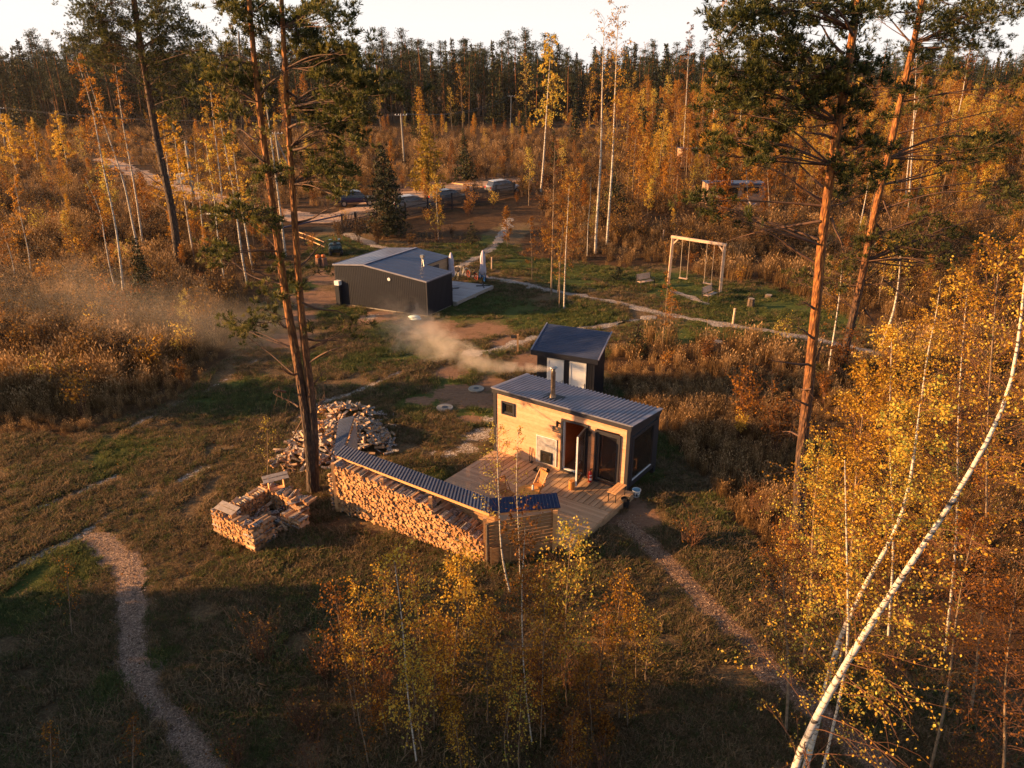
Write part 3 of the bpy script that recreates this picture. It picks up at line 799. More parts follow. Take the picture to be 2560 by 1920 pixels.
# extinguisher
ex = thing('fire_extinguisher', 'red fire extinguisher standing on the deck against the cabin wall', 'extinguisher', SW(4.24, -.17, DZ))
w = MB(); w.lathe([(.06, 0), (.07, .02), (.07, .36), (.055, .41), (.025, .44), (.025, .46)], n=20); w.build('cylinder', red_paint, ex, smooth=True)
w = MB(); w.box(-.02, .02, -.02, .02, .46, .50); w.beam((-.01, 0, .50), (.09, -.01, .53), .02, .012); w.beam((-.01, 0, .52), (.08, -.01, .57), .02, .012); w.build('valve', metal_black, ex)
w = MB(); w.tube([(.02, .02, .49), (.08, .05, .45), (.09, .03, .3), (.075, .03, .15)], .011, 8); w.build('hose', rubber, ex)
for z0, z1 in ((.09, .19), (.26, .31)):
    w = MB(); vs = []; k = 9
    for i in range(k):
        a = R(-125) + R(95) * i / (k - 1); vs += [(.0715 * math.cos(a), .0715 * math.sin(a), z0), (.0715 * math.cos(a), .0715 * math.sin(a), z1)]
    w.add(vs, [(2 * i, 2 * i + 2, 2 * i + 3, 2 * i + 1) for i in range(k - 1)]); w.build('label_sticker', white_pvc, ex)
# door stop log
w = MB(); 
w.lathe([(.105, 0), (.115, .03), (.11, .3), (.10, .335)], n=14)
tag(w.build('log_stump', wood_chair, None, loc=SW(3.98, -.97, DZ), smooth=False), 'upright round log propping the open glass door', 'log')
# ash tray with a log
w = MB(TS)
w.box(2.15, 2.62, -.56, -.28, DZ + .005, DZ + .02); w.box(2.15, 2.62, -.58, -.56, DZ + .005, DZ + .07); w.box(2.15, 2.62, -.28, -.26, DZ + .005, DZ + .07); w.box(2.13, 2.15, -.58, -.26, DZ + .005, DZ + .07); w.box(2.62, 2.64, -.58, -.26, DZ + .005, DZ + .07)
tag(w.build('ash_tray', metal_black, None, loc=SO), 'black metal ash tray on the deck below the stove door', 'tray')
w = MB(TS); w.add([(2.22, -.50, .28), (2.20, -.36, .28), (2.21, -.42, .40), (2.60, -.48, .28), (2.58, -.33, .28), (2.59, -.40, .39)], [(0, 1, 2), (3, 5, 4), (0, 3, 4, 1), (1, 4, 5, 2), (2, 5, 3, 0)])
tag(w.build('split_log', end_grain, None, loc=SO), 'pale split log lying in the black ash tray', 'firewood')

# folding chair and table
def make_chair(loc, rz):
    c = thing('folding_chair', 'brown slatted folding chair beside the round garden table', 'chair', loc, rz)
    w = MB()
    for k in range(7): w.box(-.20, .20, -.20 + k * .058, -.20 + k * .058 + .045, .43, .448)
    w.build('seat', wood_chair, c)
    w = MB()
    B = lambda x, z: Vector((x, .20 + (z - .45) * .30, z))
    for k in range(7):
        x = -.165 + k * .055; w.beam(B(x, .50), B(x, .88), .035, .012)
    w.beam(B(-.20, .90), B(.20, .90), .022, .06); w.beam(B(-.20, .48), B(.20, .48), .022, .04)
    w.build('backrest', wood_chair, c)
    for s in (-1, 1):
        w = MB(); w.beam((s * .205, -.22, 0.0), (s * .205, .34, .92), .022, .035); w.build('leg', wood_chair, c)
        w = MB(); w.beam((s * .23, .26, 0.0), (s * .23, -.20, .44), .022, .035); w.build('leg', wood_chair, c)
    w = MB(); w.beam((-.2, -.14, .13), (.2, -.14, .13), .02, .03); w.build('stretcher', wood_chair, c)
    return c
cp_ = G(1000 + 1270 / 3.687, 1050 + 640 / 3.687, DZ + .3)
ch1 = make_chair(SW(3.28, -2.1, DZ), SYAW + R(-20))
ch2 = copy_tree(ch1, SW(2.75, -3.05, DZ), SYAW + R(75), 1, 'brown folding chair between the table and the woodshed roof, half hidden by leaves')
tb = thing('garden_table', 'round slatted wooden table on the deck', 'table', SW(3.38, -2.72, DZ), SYAW)
w = MB()
for k in range(9):
    y0 = -.36 + k * .08; y1 = y0 + .07; ym = max(abs(y0), abs(y1)); hw = math.sqrt(max(.37 ** 2 - ((y0 + y1) / 2) ** 2, .01)); w.box(-hw, hw, y0, y1, .58, .60)
w.build('tabletop', simple('honey_table_wood', srgb('#d89440'), srgb('#b87428'), .45, 6), tb)
for s in (-1, 1):
    w = MB(); w.beam((s * .2, -.28, 0), (s * .2, .28, .58), .022, .04); w.build('leg', wood_chair, tb)
    w = MB(); w.beam((s * .23, .28, 0), (s * .23, -.28, .58), .022, .04); w.build('leg', wood_chair, tb)
bo = thing('bottle', 'clear bottle with black cap on the round table', 'bottle', SW(3.48, -2.62, DZ + .60))
w = MB(); w.lathe([(.035, 0), (.038, .01), (.038, .15), (.02, .19), (.016, .2)], n=14); w.build('body', simple('frosted_plastic', srgb('#d8d4d0'), srgb('#c8c4c0'), .3), bo, smooth=True)
w = MB(); w.lathe([(.018, 0), (.018, .035)], (0, 0, .2), n=12); w.build('cap', metal_black, bo)
# buckets
def bucket(name, label, loc, r0, r1, h, mat, inner):
    t = thing(name, label, 'bucket', loc)
    w = MB(); w.lathe([(r0, 0), (r1, h), (r1 + .012, h), (r1 + .012, h - .03), (r1, h - .03)], n=22)
    w.f = [f for f in w.f]; w.f.pop(); w.m.pop()
    w.build('shell', mat, t, smooth=False)
    w = MB(); w.lathe([(r0 - .008, .02), (r1 - .012, h - .01)], n=22); w.f = [f[::-1] for f in w.f[:-1]]; w.m = w.m[:-1]
    w.build('inside', inner, t)
    w = MB(); w.tube([(r1 * math.cos(a), r1 * math.sin(a) * .3 - r1 * .9 * math.sin(a) * .3, h - .03 - .12 * math.sin(a)) for a in np.linspace(0, math.pi, 9)], .004, 5); w.build('handle', metal_black, t)
    return t
p_ = G(1000 + 2075 / 3.687, 1050 + 800 / 3.687)
bucket('bucket', 'black plastic bucket on the grass beside the deck corner', (p_.x, p_.y, 0), .12, .155, .33, rubber, metal_black)
p_ = G(1000 + 2180 / 3.687, 1050 + 712 / 3.687)
wb = bucket('bucket', 'white plastic bucket with a dark printed band behind the black bucket', (p_.x, p_.y + .1, 0), .125, .15, .26, white_pvc, light_blue)
w = MB()
for a0, a1, z0, z1 in ((-140, -125, .05, .13), (-120, -112, .05, .1), (-105, -80, .04, .15), (-76, -62, .03, .1), (-100, -92, .17, .2), (-84, -70, .17, .2), (-128, -118, .17, .2)):
    vs = []
    for a in np.radians(np.linspace(a0, a1, 4)):
        for z in (z0, z1):
            r = .1255 + .025 * z / .26 + .002; vs.append((r * math.cos(a), r * math.sin(a), z))
    w.add(vs, [(2 * i, 2 * i + 2, 2 * i + 3, 2 * i + 1) for i in range(3)])
w.build('printed_band', metal_black, wb)
# ================================================================ woodshed with firewood
def z3p(X, Y): return (1000 + X / 3.687, 1050 + Y / 3.687)
def z1p(X, Y): return (500 + X / 3.687, 950 + Y / 3.687)
A0 = Vector((-6.05, 21.75, 0)); A1 = Vector((-0.86, 18.72, 0)); A2 = Vector((1.33, 19.36, 0))
ue = (A1 - A0).normalized(); ve = Vector((-ue.y, ue.x, 0))      # ve points to the back (towards the sauna)
ELEN = (A1 - A0).length
shed = thing('woodshed', 'long narrow woodshed with ribbed blue-grey roof, slat walls and log bays', 'woodshed', A0)
def rel(p): return Vector(p) - A0
# roof corner points, from eave to back
e0 = G(*z1p(1235, 690), 1.93); e1 = G(*z3p(825, 862), 1.66); e2 = G(*z3p(1480, 806), 1.62)
b0 = G(*z1p(1330, 600), 2.20); b1 = G(*z3p(835, 720), 1.92); b2 = G(*z3p(1445, 670), 1.86)
l0 = G(*z1p(1180, 600), 1.97); t0_ = G(*z1p(1280, 365), 2.02); t1_ = G(*z1p(1425, 330), 2.26)
w = MB(); corrugated(w, rel(e0), rel(e1), rel(b0), rel(b1), .125, .03); w.build('roof', metal_roof2, shed)['label'] = 'long middle roof section'
w = MB()
a_, b_ = rel(e1), rel(b1); c_, d_ = rel(e2), rel(b2)
w.add([a_, b_, c_, d_, a_ - Vector((0, 0, .015)), b_ - Vector((0, 0, .015)), c_ - Vector((0, 0, .015)), d_ - Vector((0, 0, .015))], [(0, 2, 3, 1), (4, 5, 7, 6), (0, 4, 6, 2), (1, 3, 7, 5), (2, 6, 7, 3), (0, 1, 5, 4)])
for k in range(20):
    x = (k + .5) / 20; p, q = a_.lerp(c_, x), b_.lerp(d_, x); w.beam(p + Vector((0, 0, .008)), q + Vector((0, 0, .008)), .016, .016)
w.build('roof', simple('blue_seam_sheet', srgb('#2c3a5c'), srgb('#26324e'), .35, 1.5, metal=.3), shed)['label'] = 'short blue right-hand roof section with thin seams'
w = MB(); e0l = rel(e0) + Vector((0, 0, -.03)); w_b0 = rel(b0) + Vector((0, 0, -.03))
corrugated(w, e0l, rel(t0_), w_b0, rel(t1_), .125, .03)
w.build('roof', metal_roof2, shed)['label'] = 'left roof section running back beside the log heap'
# posts
def post(p, h, r=.055, mat=wood_new, nm='post', sq=True):
    w = MB()
    if sq: w.box(p.x - r, p.x + r, p.y - r, p.y + r, 0, h)
    else: w.tube([(p.x, p.y, 0), (p.x, p.y, h)], [r, r * .9], 9)
    return w.build(nm, mat, shed)
def EP(s, t): q = ue * s + ve * t; return Vector((q.x, q.y, 0))
for s, h in ((0.06, 1.86), (2.05, 1.80), (3.98, 1.72), (ELEN - .02, 1.62)):
    post(EP(s, .12 if s > .1 else .0), h)
    post(EP(s, .78), h + .2)
post(rel(A2), 1.57, .07)
post(rel(A2) + Vector((-.05, .45, 0)), 1.75, .05)
post(rel(A1) + Vector((.12, -.05, 0)), 1.5, .05, simple('rough_grey_bark', srgb('#6a5a4c'), srgb('#3a302a'), .9, 10, bump=.4), 'post', False)
bd = rel(t1_); 
for q in (rel(t0_) + Vector((.05, -.1, 0)), rel(t1_) + Vector((-.05, -.1, 0))): post(Vector((q.x, q.y, 0)), 1.9)
# eave plate and slats
w = MB()
w.beam(rel(e0) + Vector((.1, .03, -.07)), rel(e1) + Vector((0, .03, -.07)), .045, .09)
w.beam(rel(b0) + Vector((.1, -.03, -.09)), rel(b1) + Vector((0, -.03, -.09)), .045, .09)
w.beam(rel(e1) + Vector((0, .06, -.07)), rel(e2) + Vector((-.05, .06, -.07)), .045, .09)
w.beam(rel(e0) + Vector((.05, .05, -.1)), rel(t0_) + Vector((.02, -.05, -.07)), .045, .09)
w.beam(rel(b0) + Vector((-.03, .0, -.1)), rel(t1_) + Vector((-.03, -.05, -.09)), .045, .09)
w.build('eave_beam', wood_new, shed)
w = MB()
k = 0; z = .12
while z < 1.9:
    p, q = EP(-.02, .84), EP(ELEN, .84); zo = .0
    zr = min(z, 1.8 - .0)
    w.beam((p.x, p.y, z + .0), (q.x, q.y, min(z, 1.72)), .022, .10) if z < 1.75 else None
    z += .125
w.build('slat_wall', wood_shed, shed)['label'] = 'slat wall behind the stacked firewood'
w = MB()
z = .10; a = rel(A1) + Vector((.05, .0, 0)); c = rel(A2) + Vector((0, .02, 0))
while z < 1.55:
    w.beam((a.x, a.y, z), (c.x, c.y, z), .022, .098); z += .122
w.build('slat_wall', wood_shed, shed)['label'] = 'slat wall of the short right section, seen from outside'
w = MB()
p, q = rel(t1_) + Vector((.02, -.05, 0)), rel(b0) + Vector((.05, .1, 0))
for z in np.arange(1.0, 2.0, .14): w.beam((p.x, p.y, z), (q.x, q.y, z), .02, .13)
w.build('side_boards', wood_grey, shed)
# slatted pallet leaning at the bottom of the right section
pal = thing('slatted_crate', 'low slatted wooden crate leaning against the outside of the right slat wall', 'crate', A1 + Vector((.22, -.14, 0)))
w = MB(); dA = (A2 - A1).normalized()
for k in range(13): w.beam(dA * 0.0 + Vector((0, 0, .06 + k * .05)), dA * .95 + Vector((0, 0, .06 + k * .05)), .02, .03)
w.build('slats', wood_shed, pal)
for s in (0, .33, .62, .95):
    w = MB(); w.beam(dA * s + Vector((0, -.02, 0)), dA * s + Vector((0, -.02, .74)), .05, .04); w.build('upright', wood_shed, pal)
FOOT.append([A0.xy + ve.xy * -.15 - ue.xy * .2, A1.xy + ve.xy * -.15, A1.xy + ve.xy * .9, A0.xy + ve.xy * .9 - ue.xy * .2])

# ---------------------------------------------------------------- logs
bark_m, nt, b = newmat('birch_bark_log')
tc = N(nt, 'ShaderNodeTexCoord'); mp = N(nt, 'ShaderNodeMapping'); mp.inputs['Scale'].default_value = (3, 30, 3)
nt.links.new(tc.outputs['Object'], mp.inputs[0]); ns = N(nt, 'ShaderNodeTexNoise'); ns.inputs['Scale'].default_value = 3; nt.links.new(mp.outputs[0], ns.inputs['Vector'])
oi = N(nt, 'ShaderNodeObjectInfo'); at = N(nt, 'ShaderNodeAttribute'); at.attribute_name = 'tint'
r1 = ramp(nt, ns.outputs[0], [(0.44, srgb('#2a2420')), (0.56, srgb('#b4a89e'))])
nt.links.new(r1.outputs[0], b.inputs['Base Color']); b.inputs['Roughness'].default_value = .7
def tinted(name, stops, rough=.8, coordscale=9):
    m, nt, b = newmat(name)
    at = N(nt, 'ShaderNodeAttribute'); at.attribute_name = 'tint'; oi = N(nt, 'ShaderNodeObjectInfo')
    tc = N(nt, 'ShaderNodeTexCoord'); ns = N(nt, 'ShaderNodeTexNoise'); ns.inputs['Scale'].default_value = coordscale; ns.inputs['Detail'].default_value = 6
    nt.links.new(tc.outputs['Object'], ns.inputs['Vector'])
    ad = N(nt, 'ShaderNodeMath', operation='ADD'); nt.links.new(at.outputs['Fac'], ad.inputs[0])
    su = N(nt, 'ShaderNodeMath', operation='MULTIPLY_ADD'); su.inputs[1].default_value = .9; su.inputs[2].default_value = -.45; nt.links.new(ns.outputs[0], su.inputs[0])
    nt.links.new(su.outputs[0], ad.inputs[1])
    ad2 = N(nt, 'ShaderNodeMath', operation='MULTIPLY_ADD'); ad2.inputs[1].default_value = .35; nt.links.new(oi.outputs['Random'], ad2.inputs[0]); nt.links.new(ad.outputs[0], ad2.inputs[2])
    r = ramp(nt, ad2.outputs[0], stops); nt.links.new(r.outputs[0], b.inputs['Base Color']); b.inputs['Roughness'].default_value = rough
    return m
logend = tinted('log_ends', [(0.1, srgb('#7c5230')), (0.5, srgb('#a87648')), (1.0, srgb('#cf9c68'))])
logside = tinted('log_sides', [(0.1, srgb('#6a4a34')), (0.5, srgb('#9a7656')), (1.0, srgb('#c8a684'))], .8, 6)
def log_shape(kind, g):
    """cross-section polygon, bark flags per edge"""
    if kind == 0: P = [(-.055, -.035), (.055, -.04), (.01, .055)]; bk = [1, 0, 0]
    elif kind == 1:
        P = [(-.05, -.03), (-.02, -.052), (.03, -.05), (.055, -.02), (0, .05)]; bk = [1, 1, 1, 0, 0]
    elif kind == 2: P = [(-.05, -.04), (.045, -.045), (.055, .03), (-.03, .045)]; bk = [1, 0, 0, 0]
    elif kind == 3:
        P = [(.05 * math.cos(a), .05 * math.sin(a)) for a in np.linspace(0, 2 * math.pi, 9)[:-1]]; bk = [1] * 8
    elif kind == 4: P = [(-.06, -.01), (-.03, -.035), (.03, -.035), (.06, -.01), (.05, .015), (-.05, .015)]; bk = [1, 1, 1, 0, 0, 0]
    else: P = [(-.045, -.045), (.05, -.03), (.02, .05)]; bk = [0, 0, 1]
    P = [(x * g.uniform(.9, 1.12), y * g.uniform(.9, 1.12)) for x, y in P]
    return P, bk
LOGS = []
gl = np.random.default_rng(5)
for k in range(12):
    P, bk = log_shape(k % 6, gl); L = .40 * gl.uniform(.93, 1.05)
    n = len(P); V = [(x, -L / 2, y) for x, y in P] + [(x * .96, L / 2, y * .96) for x, y in P]
    F = [tuple(range(n)), tuple(range(n, 2 * n))[::-1]]; Mi = [0, 0]
    for i in range(n):
        j = (i + 1) % n; F.append((i, i + n, j + n, j)); Mi.append(2 if bk[i] else 1)
    LOGS.append((V, F, Mi))
log_meshes = []
for k, (V, F, Mi) in enumerate(LOGS):
    me = bpy.data.meshes.new('log'); me.from_pydata(V, [], F)
    for m_ in (logend, logside, bark_m): me.materials.append(m_)
    me.polygons.foreach_set('material_index', Mi)
    at_ = me.attributes.new('tint', 'FLOAT', 'FACE'); at_.data.foreach_set('value', np.full(len(F), float(gl.uniform(.15, .8)), dtype=np.float32))
    me.update(); log_meshes.append(me)
ALL = []     # (matrix, kind, place)
def put(loc, yaw, pitch=0.0, roll=0.0, place='', sc=1.0, kind=None):
    M = Matrix.Translation(loc) @ Matrix.Rotation(yaw, 4, 'Z') @ Matrix.Rotation(pitch, 4, 'X') @ Matrix.Rotation(roll, 4, 'Y') @ Matrix.Diagonal((sc, 1, sc, 1))
    ALL.append((M, int(rnd.random() * 12) if kind is None else kind, place))
yawE = math.atan2(ve.y, ve.x) - math.pi / 2
def hstack(s):
    if s < 2.05: return 1.82 - .05 * s
    if s < 3.98: return 1.62 - .08 * (s - 2.05)
    return 1.32 - .27 * (s - 3.98)
s = .03; 
while s < ELEN - .05:
    top = hstack(s); z = .06; j = 0
    while z < top:
        ss = s + (.05 if j % 2 else 0) + rnd.uniform(-.018, .018)
        p = A0 + ue * ss + ve * (.20 + rnd.uniform(-.05, .04))
        put(Vector((p.x, p.y, z)), yawE + rnd.uniform(-.06, .06), rnd.uniform(-.04, .04), rnd.uniform(0, 6.28), 'shed', rnd.uniform(.92, 1.2))
        z += .085 + rnd.uniform(-.006, .006); j += 1
    # a second row behind shows only along the top
    for zz2 in (top - .12,):
        p = A0 + ue * s + ve * (.62 + rnd.uniform(-.04, .04))
        put(Vector((p.x, p.y, zz2)), yawE + rnd.uniform(-.15, .15), rnd.uniform(-.04, .04), rnd.uniform(0, 6.28), 'shed', 1.1)
    s += .098
# left end of the shed stack: criss-cross logs
for k in range(15):
    p = A0 + ue * (-.06) + ve * .1
    put(Vector((p.x - .02, p.y, .07 + k * .095)), yawE + (math.pi / 2 if k % 2 else 0) + rnd.uniform(-.15, .15), 0, rnd.uniform(0, 6.28), 'shed')
# heap of split logs behind and left of the shed
heap_c = [(G(*z1p(1450, 480), .3), 1.15, 1.35, .72, 230), (G(*z1p(1150, 520), .3), 1.4, 1.9, .6, 170), (G(*z1p(1000, 720), .1), 1.3, .9, .25, 90), (G(*z1p(1510, 580), .1), 1.15, 1.0, .45, 100), (G(*z1p(1330, 300), .3), 1.7, 1.0, .6, 110)]
def hh_(x, y):
    z = 0
    for c, rx, ry, h, n in heap_c: z = max(z, h * max(0, 1 - ((x - c.x) / rx) ** 2 - ((y - c.y) / ry) ** 2))
    return z
for c, rx, ry, h, n in heap_c:
    for _ in range(n):
        a = rnd.uniform(0, 2 * math.pi); r = math.sqrt(rnd.random()) * 1.06
        x, y = c.x + rx * r * math.cos(a), c.y + ry * r * math.sin(a)
        q = Vector((x, y, 0)) - A0; se, te = q.dot(ue), q.dot(ve)
        if se > -.3 and te < 1.0: continue
        zc = hh_(x, y)
        put(Vector((x, y, zc * rnd.uniform(.85, 1.0) + .06)), rnd.uniform(0, 6.28), rnd.gauss(0, .3), rnd.uniform(0, 6.28), 'heap')
for _ in range(26):
    p = G(*z1p(rnd.uniform(1600, 1800), rnd.uniform(300, 720))) if rnd.random() < .6 else G(*z1p(rnd.uniform(720, 960), rnd.uniform(590, 880)))
    put(Vector((p.x, p.y, .06)), rnd.uniform(0, 6.28), 0, rnd.uniform(0, 6.28), 'heap')
s_heap = MB()
# square stack at the left
Q0 = Vector((-9.74, 20.42, 0)); Q1 = Vector((-8.08, 19.35, 0)); uq = (Q1 - Q0).normalized(); vq = Vector((-uq.y, uq.x, 0)); QL = (Q1 - Q0).length; QD = 2.35
def qwall(o, d, length, h, hole=None):
    nrm = Vector((-d.y, d.x, 0)); yw = math.atan2(nrm.y, nrm.x) - math.pi / 2
    s = .25; 
    while s < length - .2:
        z = .06; j = 0
        while z < h:
            p = o + d * (s + (.05 if j % 2 else 0) + rnd.uniform(-.01, .01)) + nrm * (.2 + rnd.uniform(-.03, .03))
            put(Vector((p.x, p.y, z)), yw + rnd.uniform(-.05, .05), rnd.uniform(-.03, .03), rnd.uniform(0, 6.28), 'square', rnd.uniform(.95, 1.15)); z += .085; j += 1
        s += .098
def qcorner(p, d, h):
    nrm = Vector((-d.y, d.x, 0)); z = .05; k = 0
    while z < h:
        dd = d if k % 2 else nrm; oo = nrm if k % 2 else d
        for t in (.03, .20, .37):
            c = p + dd * .2 + oo * t
            put(Vector((c.x, c.y, z)), math.atan2(dd.y, dd.x) - math.pi / 2 + rnd.uniform(-.05, .05), 0, rnd.choice((0, 3.14, 1.0)), 'square', 1.2, rnd.choice((0, 2, 4, 8, 10)))
        z += .097; k += 1
H1 = .80
qwall(Q0, uq, QL, H1); qcorner(Q0, uq, H1 + .05); qcorner(Q1 - uq * .4, uq, H1 + .02)
qcorner(Q1 - uq * .4 + vq * .42, uq, H1 + .04)
qwall(Q0 + vq * QD + uq * QL, -uq, QL, .78)
o_ = Q0 + vq * (QD); qwall(o_, -vq, QD, .78)
qcorner(Q1 - uq * .4 + vq * 1.45, uq, .5); qcorner(Q1 - uq * .4 + vq * 1.9, uq, .56); qcorner(Q1 + vq * 1.5, uq, .5); qcorner(Q0 + vq * (QD - .4), uq, .8)
for _ in range(70):
    c = Q0 + uq * rnd.uniform(.5, QL - .1) + vq * rnd.uniform(.5, QD - .5)
    put(Vector((c.x, c.y, rnd.uniform(.05, .30))), rnd.uniform(0, 6.28), rnd.gauss(0, .25), rnd.uniform(0, 6.28), 'square')
for _ in range(46):   # loose row on top
    e = rnd.random() * 4; 
    if e < 1: c = Q0 + uq * rnd.uniform(.1, QL) + vq * rnd.uniform(.1, .3)
    elif e < 2: c = Q0 + vq * rnd.uniform(.1, QD) + uq * rnd.uniform(.1, .3)
    else: c = Q0 + vq * (QD - rnd.uniform(.1, .4)) + uq * rnd.uniform(.1, QL + .4)
    put(Vector((c.x, c.y, .84 + rnd.uniform(0, .06))), math.atan2(uq.y, uq.x) + rnd.gauss(0, .35), rnd.gauss(0, .08), rnd.uniform(0, 6.28), 'square')
FOOT.append([(Q0 - vq * .1).xy, (Q1 - vq * .1).xy, (Q1 + vq * QD).xy, (Q0 + vq * QD).xy])
LAB = {'shed': ('split birch log stacked in the open bays under the woodshed roof', 'logs stacked under the woodshed roof'),
       'heap': ('split log lying loose in the heap beside and behind the woodshed', 'logs lying in the loose heap'),
       'square': ('split log stacked in the free-standing square ring left of the pine', 'logs in the free-standing square stack')}
cpos = Vector((0, 0, CAMH))
ALL.sort(key=lambda e: (e[0].translation - cpos).length - (1.2 if e[2] == 'heap' else 0) + (2.5 if (e[0].translation.z < .5 and e[2] == 'square') else 0))
rest = {'shed': NP(), 'heap': NP(), 'square': NP()}
cnt = {'shed': 0, 'heap': 0, 'square': 0}; LIM = {'shed': 110, 'heap': 90, 'square': 95}
for M, k, place in ALL:
    if cnt[place] < LIM[place]:
        cnt[place] += 1
        o = bpy.data.objects.new('firewood_log', log_meshes[k]); C.objects.link(o); o.matrix_world = M
        tag(o, LAB[place][0], 'firewood', LAB[place][1])
    else:
        V, F, Mi = LOGS[k]
        VV = [tuple(M @ Vector(v)) for v in V]; tn = rnd.uniform(.1, .9)
        for f, mi in zip(F, Mi):
            f = list(f)
            while len(f) > 4:
                rest[place].add([VV[i] for i in (f[0], f[1], f[2], f[3])], [(0, 1, 2, 3)], mi, tn); f = [f[0]] + f[3:]
            if len(f) == 3: f = f + [f[2]]
            a, b_, c, d = [VV[i] for i in f]
            if f[2] == f[3]:
                d = tuple((Vector(c) * .5 + Vector(a) * .5))
            rest[place].add([a, b_, c, d], [(0, 1, 2, 3)], mi, tn)
for place, lab in (('shed', 'dense mass of split logs filling the woodshed bays'), ('heap', 'loose heap of split birch logs around the woodshed end'), ('square', 'remaining split logs of the free-standing square stack')):
    tag(meshobj('stacked_firewood' if place != 'heap' else 'firewood_heap', rest[place].mesh('firewood', [logend, logside, bark_m])), lab, 'firewood', kind='stuff')
print('logs', len(ALL), cnt)

# two little open wooden boxes with board roofs on the square stack
def box_house(loc, rz, label):
    t = thing('wooden_box', label, 'box', loc, rz)
    w = MB(); w.box(-.26, .26, -.11, .11, 0, .025); w.box(-.26, -.235, -.11, .11, .025, .42); w.box(.235, .26, -.11, .11, .025, .42); w.box(-.235, .235, -.11, .11, .395, .42)
    w.build('frame', wood_new, t)
    w = MB(); Rm = Matrix.Rotation(R(12), 3, 'X')
    w.box(-.42, .42, -.20, -.02, .44, .46, rot=Rm, piv=(0, 0, .45)); w.box(-.42, .42, .0, .17, .45, .47, rot=Rm, piv=(0, 0, .45))
    w.build('roof_board', wood_grey, t)
    return t
p = Q0 + vq * (QD - .25) + uq * .70
box_house((p.x, p.y, .84), math.atan2(uq.y, uq.x) + R(62), 'open wooden frame box with grey board roof standing on the back of the log stack')
p = Q0 + uq * .62 + vq * .2
box_house((p.x, p.y, .62), math.atan2(uq.y, uq.x) + R(2), 'open wooden box with pale board roof set into the front of the log stack')
p = Q1 + vq * 2.0 - uq * .1
w = MB(); w.box(-.36, .36, -.1, .1, 0, .022); tag(w.build('loose_board', wood_grey, None, loc=(p.x, p.y, .80), rz=R(28)), 'grey board lying across the right back corner of the square log stack', 'board')
# ================================================================ dark gabled house
HO = Vector((-11.29, 46.17, 0)); HU = (0.9137, -0.4064); HV = (0.500, 0.866)
TH = basis(HU, HV)
def HW(s, t, z=0): return HO + TH((s, t, z))
house = thing('dark_cabin', 'low dark gabled cabin clad in ribbed navy sheet with a board terrace', 'cabin', HO)
HL, HR, HT1, HT2, RS, RZ = 6.70, 4.78, 2.65, 5.35, 2.25, 2.80
def hz(s): return 2.60 + (RZ - 2.60) * s / RS if s < RS else RZ - (RZ - 2.22) * (s - RS) / (HL - RS)
def ribwall(mb, a, b, ztop_a, ztop_b, z0=.06, pitch=.13, depth=.014, mid=None):
    """vertical profiled sheet between two plan points"""
    a, b = Vector((a[0], a[1], 0)), Vector((b[0], b[1], 0)); L = (b - a).length; n = int(L / pitch); d = (b - a).normalized(); nn = Vector((d.y, -d.x, 0))
    for i in range(n):
        for (k0, k1, off) in ((0, .55, 0), (.55, 1, depth)):
            x0, x1 = (i + k0) / n, (i + k1) / n
            p, q = a.lerp(b, x0) + nn * off, a.lerp(b, x1) + nn * off
            z_a = mid(x0) if mid else ztop_a + (ztop_b - ztop_a) * x0; z_b = mid(x1) if mid else ztop_a + (ztop_b - ztop_a) * x1
            mb.quad((p.x, p.y, z0), (q.x, q.y, z0), (q.x, q.y, z_b), (p.x, p.y, z_a))
            if off: 
                for r, zz in ((p, z_a), (q, z_b)): mb.quad((r.x, r.y, z0), (r.x - nn.x * off, r.y - nn.y * off, z0), (r.x - nn.x * off, r.y - nn.y * off, zz), (r.x, r.y, zz))
w = MB(TH)
ribwall(w, (0, 0), (HL, 0), 0, 0, mid=lambda x: hz(x * HL)); ribwall(w, (HL, 0), (HL, HT1), 2.22, 2.22, pitch=.13, depth=.012)
ribwall(w, (HR, HT2), (0, HT2), 0, 0, mid=lambda x: hz(HR * (1 - x))); ribwall(w, (0, HT2), (0, 0), 2.60, 2.60)
w.quad((HR, HT1, .06), (HL, HT1, .06), (HL, HT1, 2.2), (HR, HT1, 2.4))
w.build('wall', metal_wall, house)
w = MB(TH); w.box(HR - .06, HR, HT1, HT2 - .12, .06, hz(HR) - .02); w.build('timber_wall', clad_dull, house)
w = MB(TH); w.box(HR - .10, HR + .06, HT2 - .12, HT2 + .04, .0, hz(HR)); w.box(HL - .02, HL + .035, -.03, .05, .06, 2.2); w.box(HL - .02, HL + .035, HT1 - .03, HT1 + .03, .06, 2.2); w.build('corner_post', metal_dark, house)
w = MB(TH); w.box(.05, HL - .05, .05, HT1 - .05, -.05, .06); w.box(.05, HR - .05, HT1 - .05, HT2 - .05, -.05, .06); w.build('plinth', concrete, house)
w = MB(TH); w.box(HR, HR + .02, 3.3, 4.2, .3, 2.2); w.build('door', metal_dark, house)
def slab(mb, pts, th=.05):
    n = len(pts); lo = [(p[0], p[1], p[2] - th) for p in pts]
    mb.add(list(pts) + lo, [tuple(range(n)), tuple(range(n, 2 * n))[::-1]] + [(i, (i + 1) % n + 0, (i + 1) % n + n, i + n)[::-1] for i in range(n)])
ov = .07
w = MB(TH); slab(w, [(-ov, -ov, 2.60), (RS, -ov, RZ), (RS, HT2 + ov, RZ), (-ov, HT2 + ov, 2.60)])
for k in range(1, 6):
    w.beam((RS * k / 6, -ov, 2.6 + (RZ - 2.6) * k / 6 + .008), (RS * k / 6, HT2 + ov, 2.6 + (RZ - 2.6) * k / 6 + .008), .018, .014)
w.build('roof', metal_roof3, house)['label'] = 'left roof slope, pale sky sheen put into its colour'
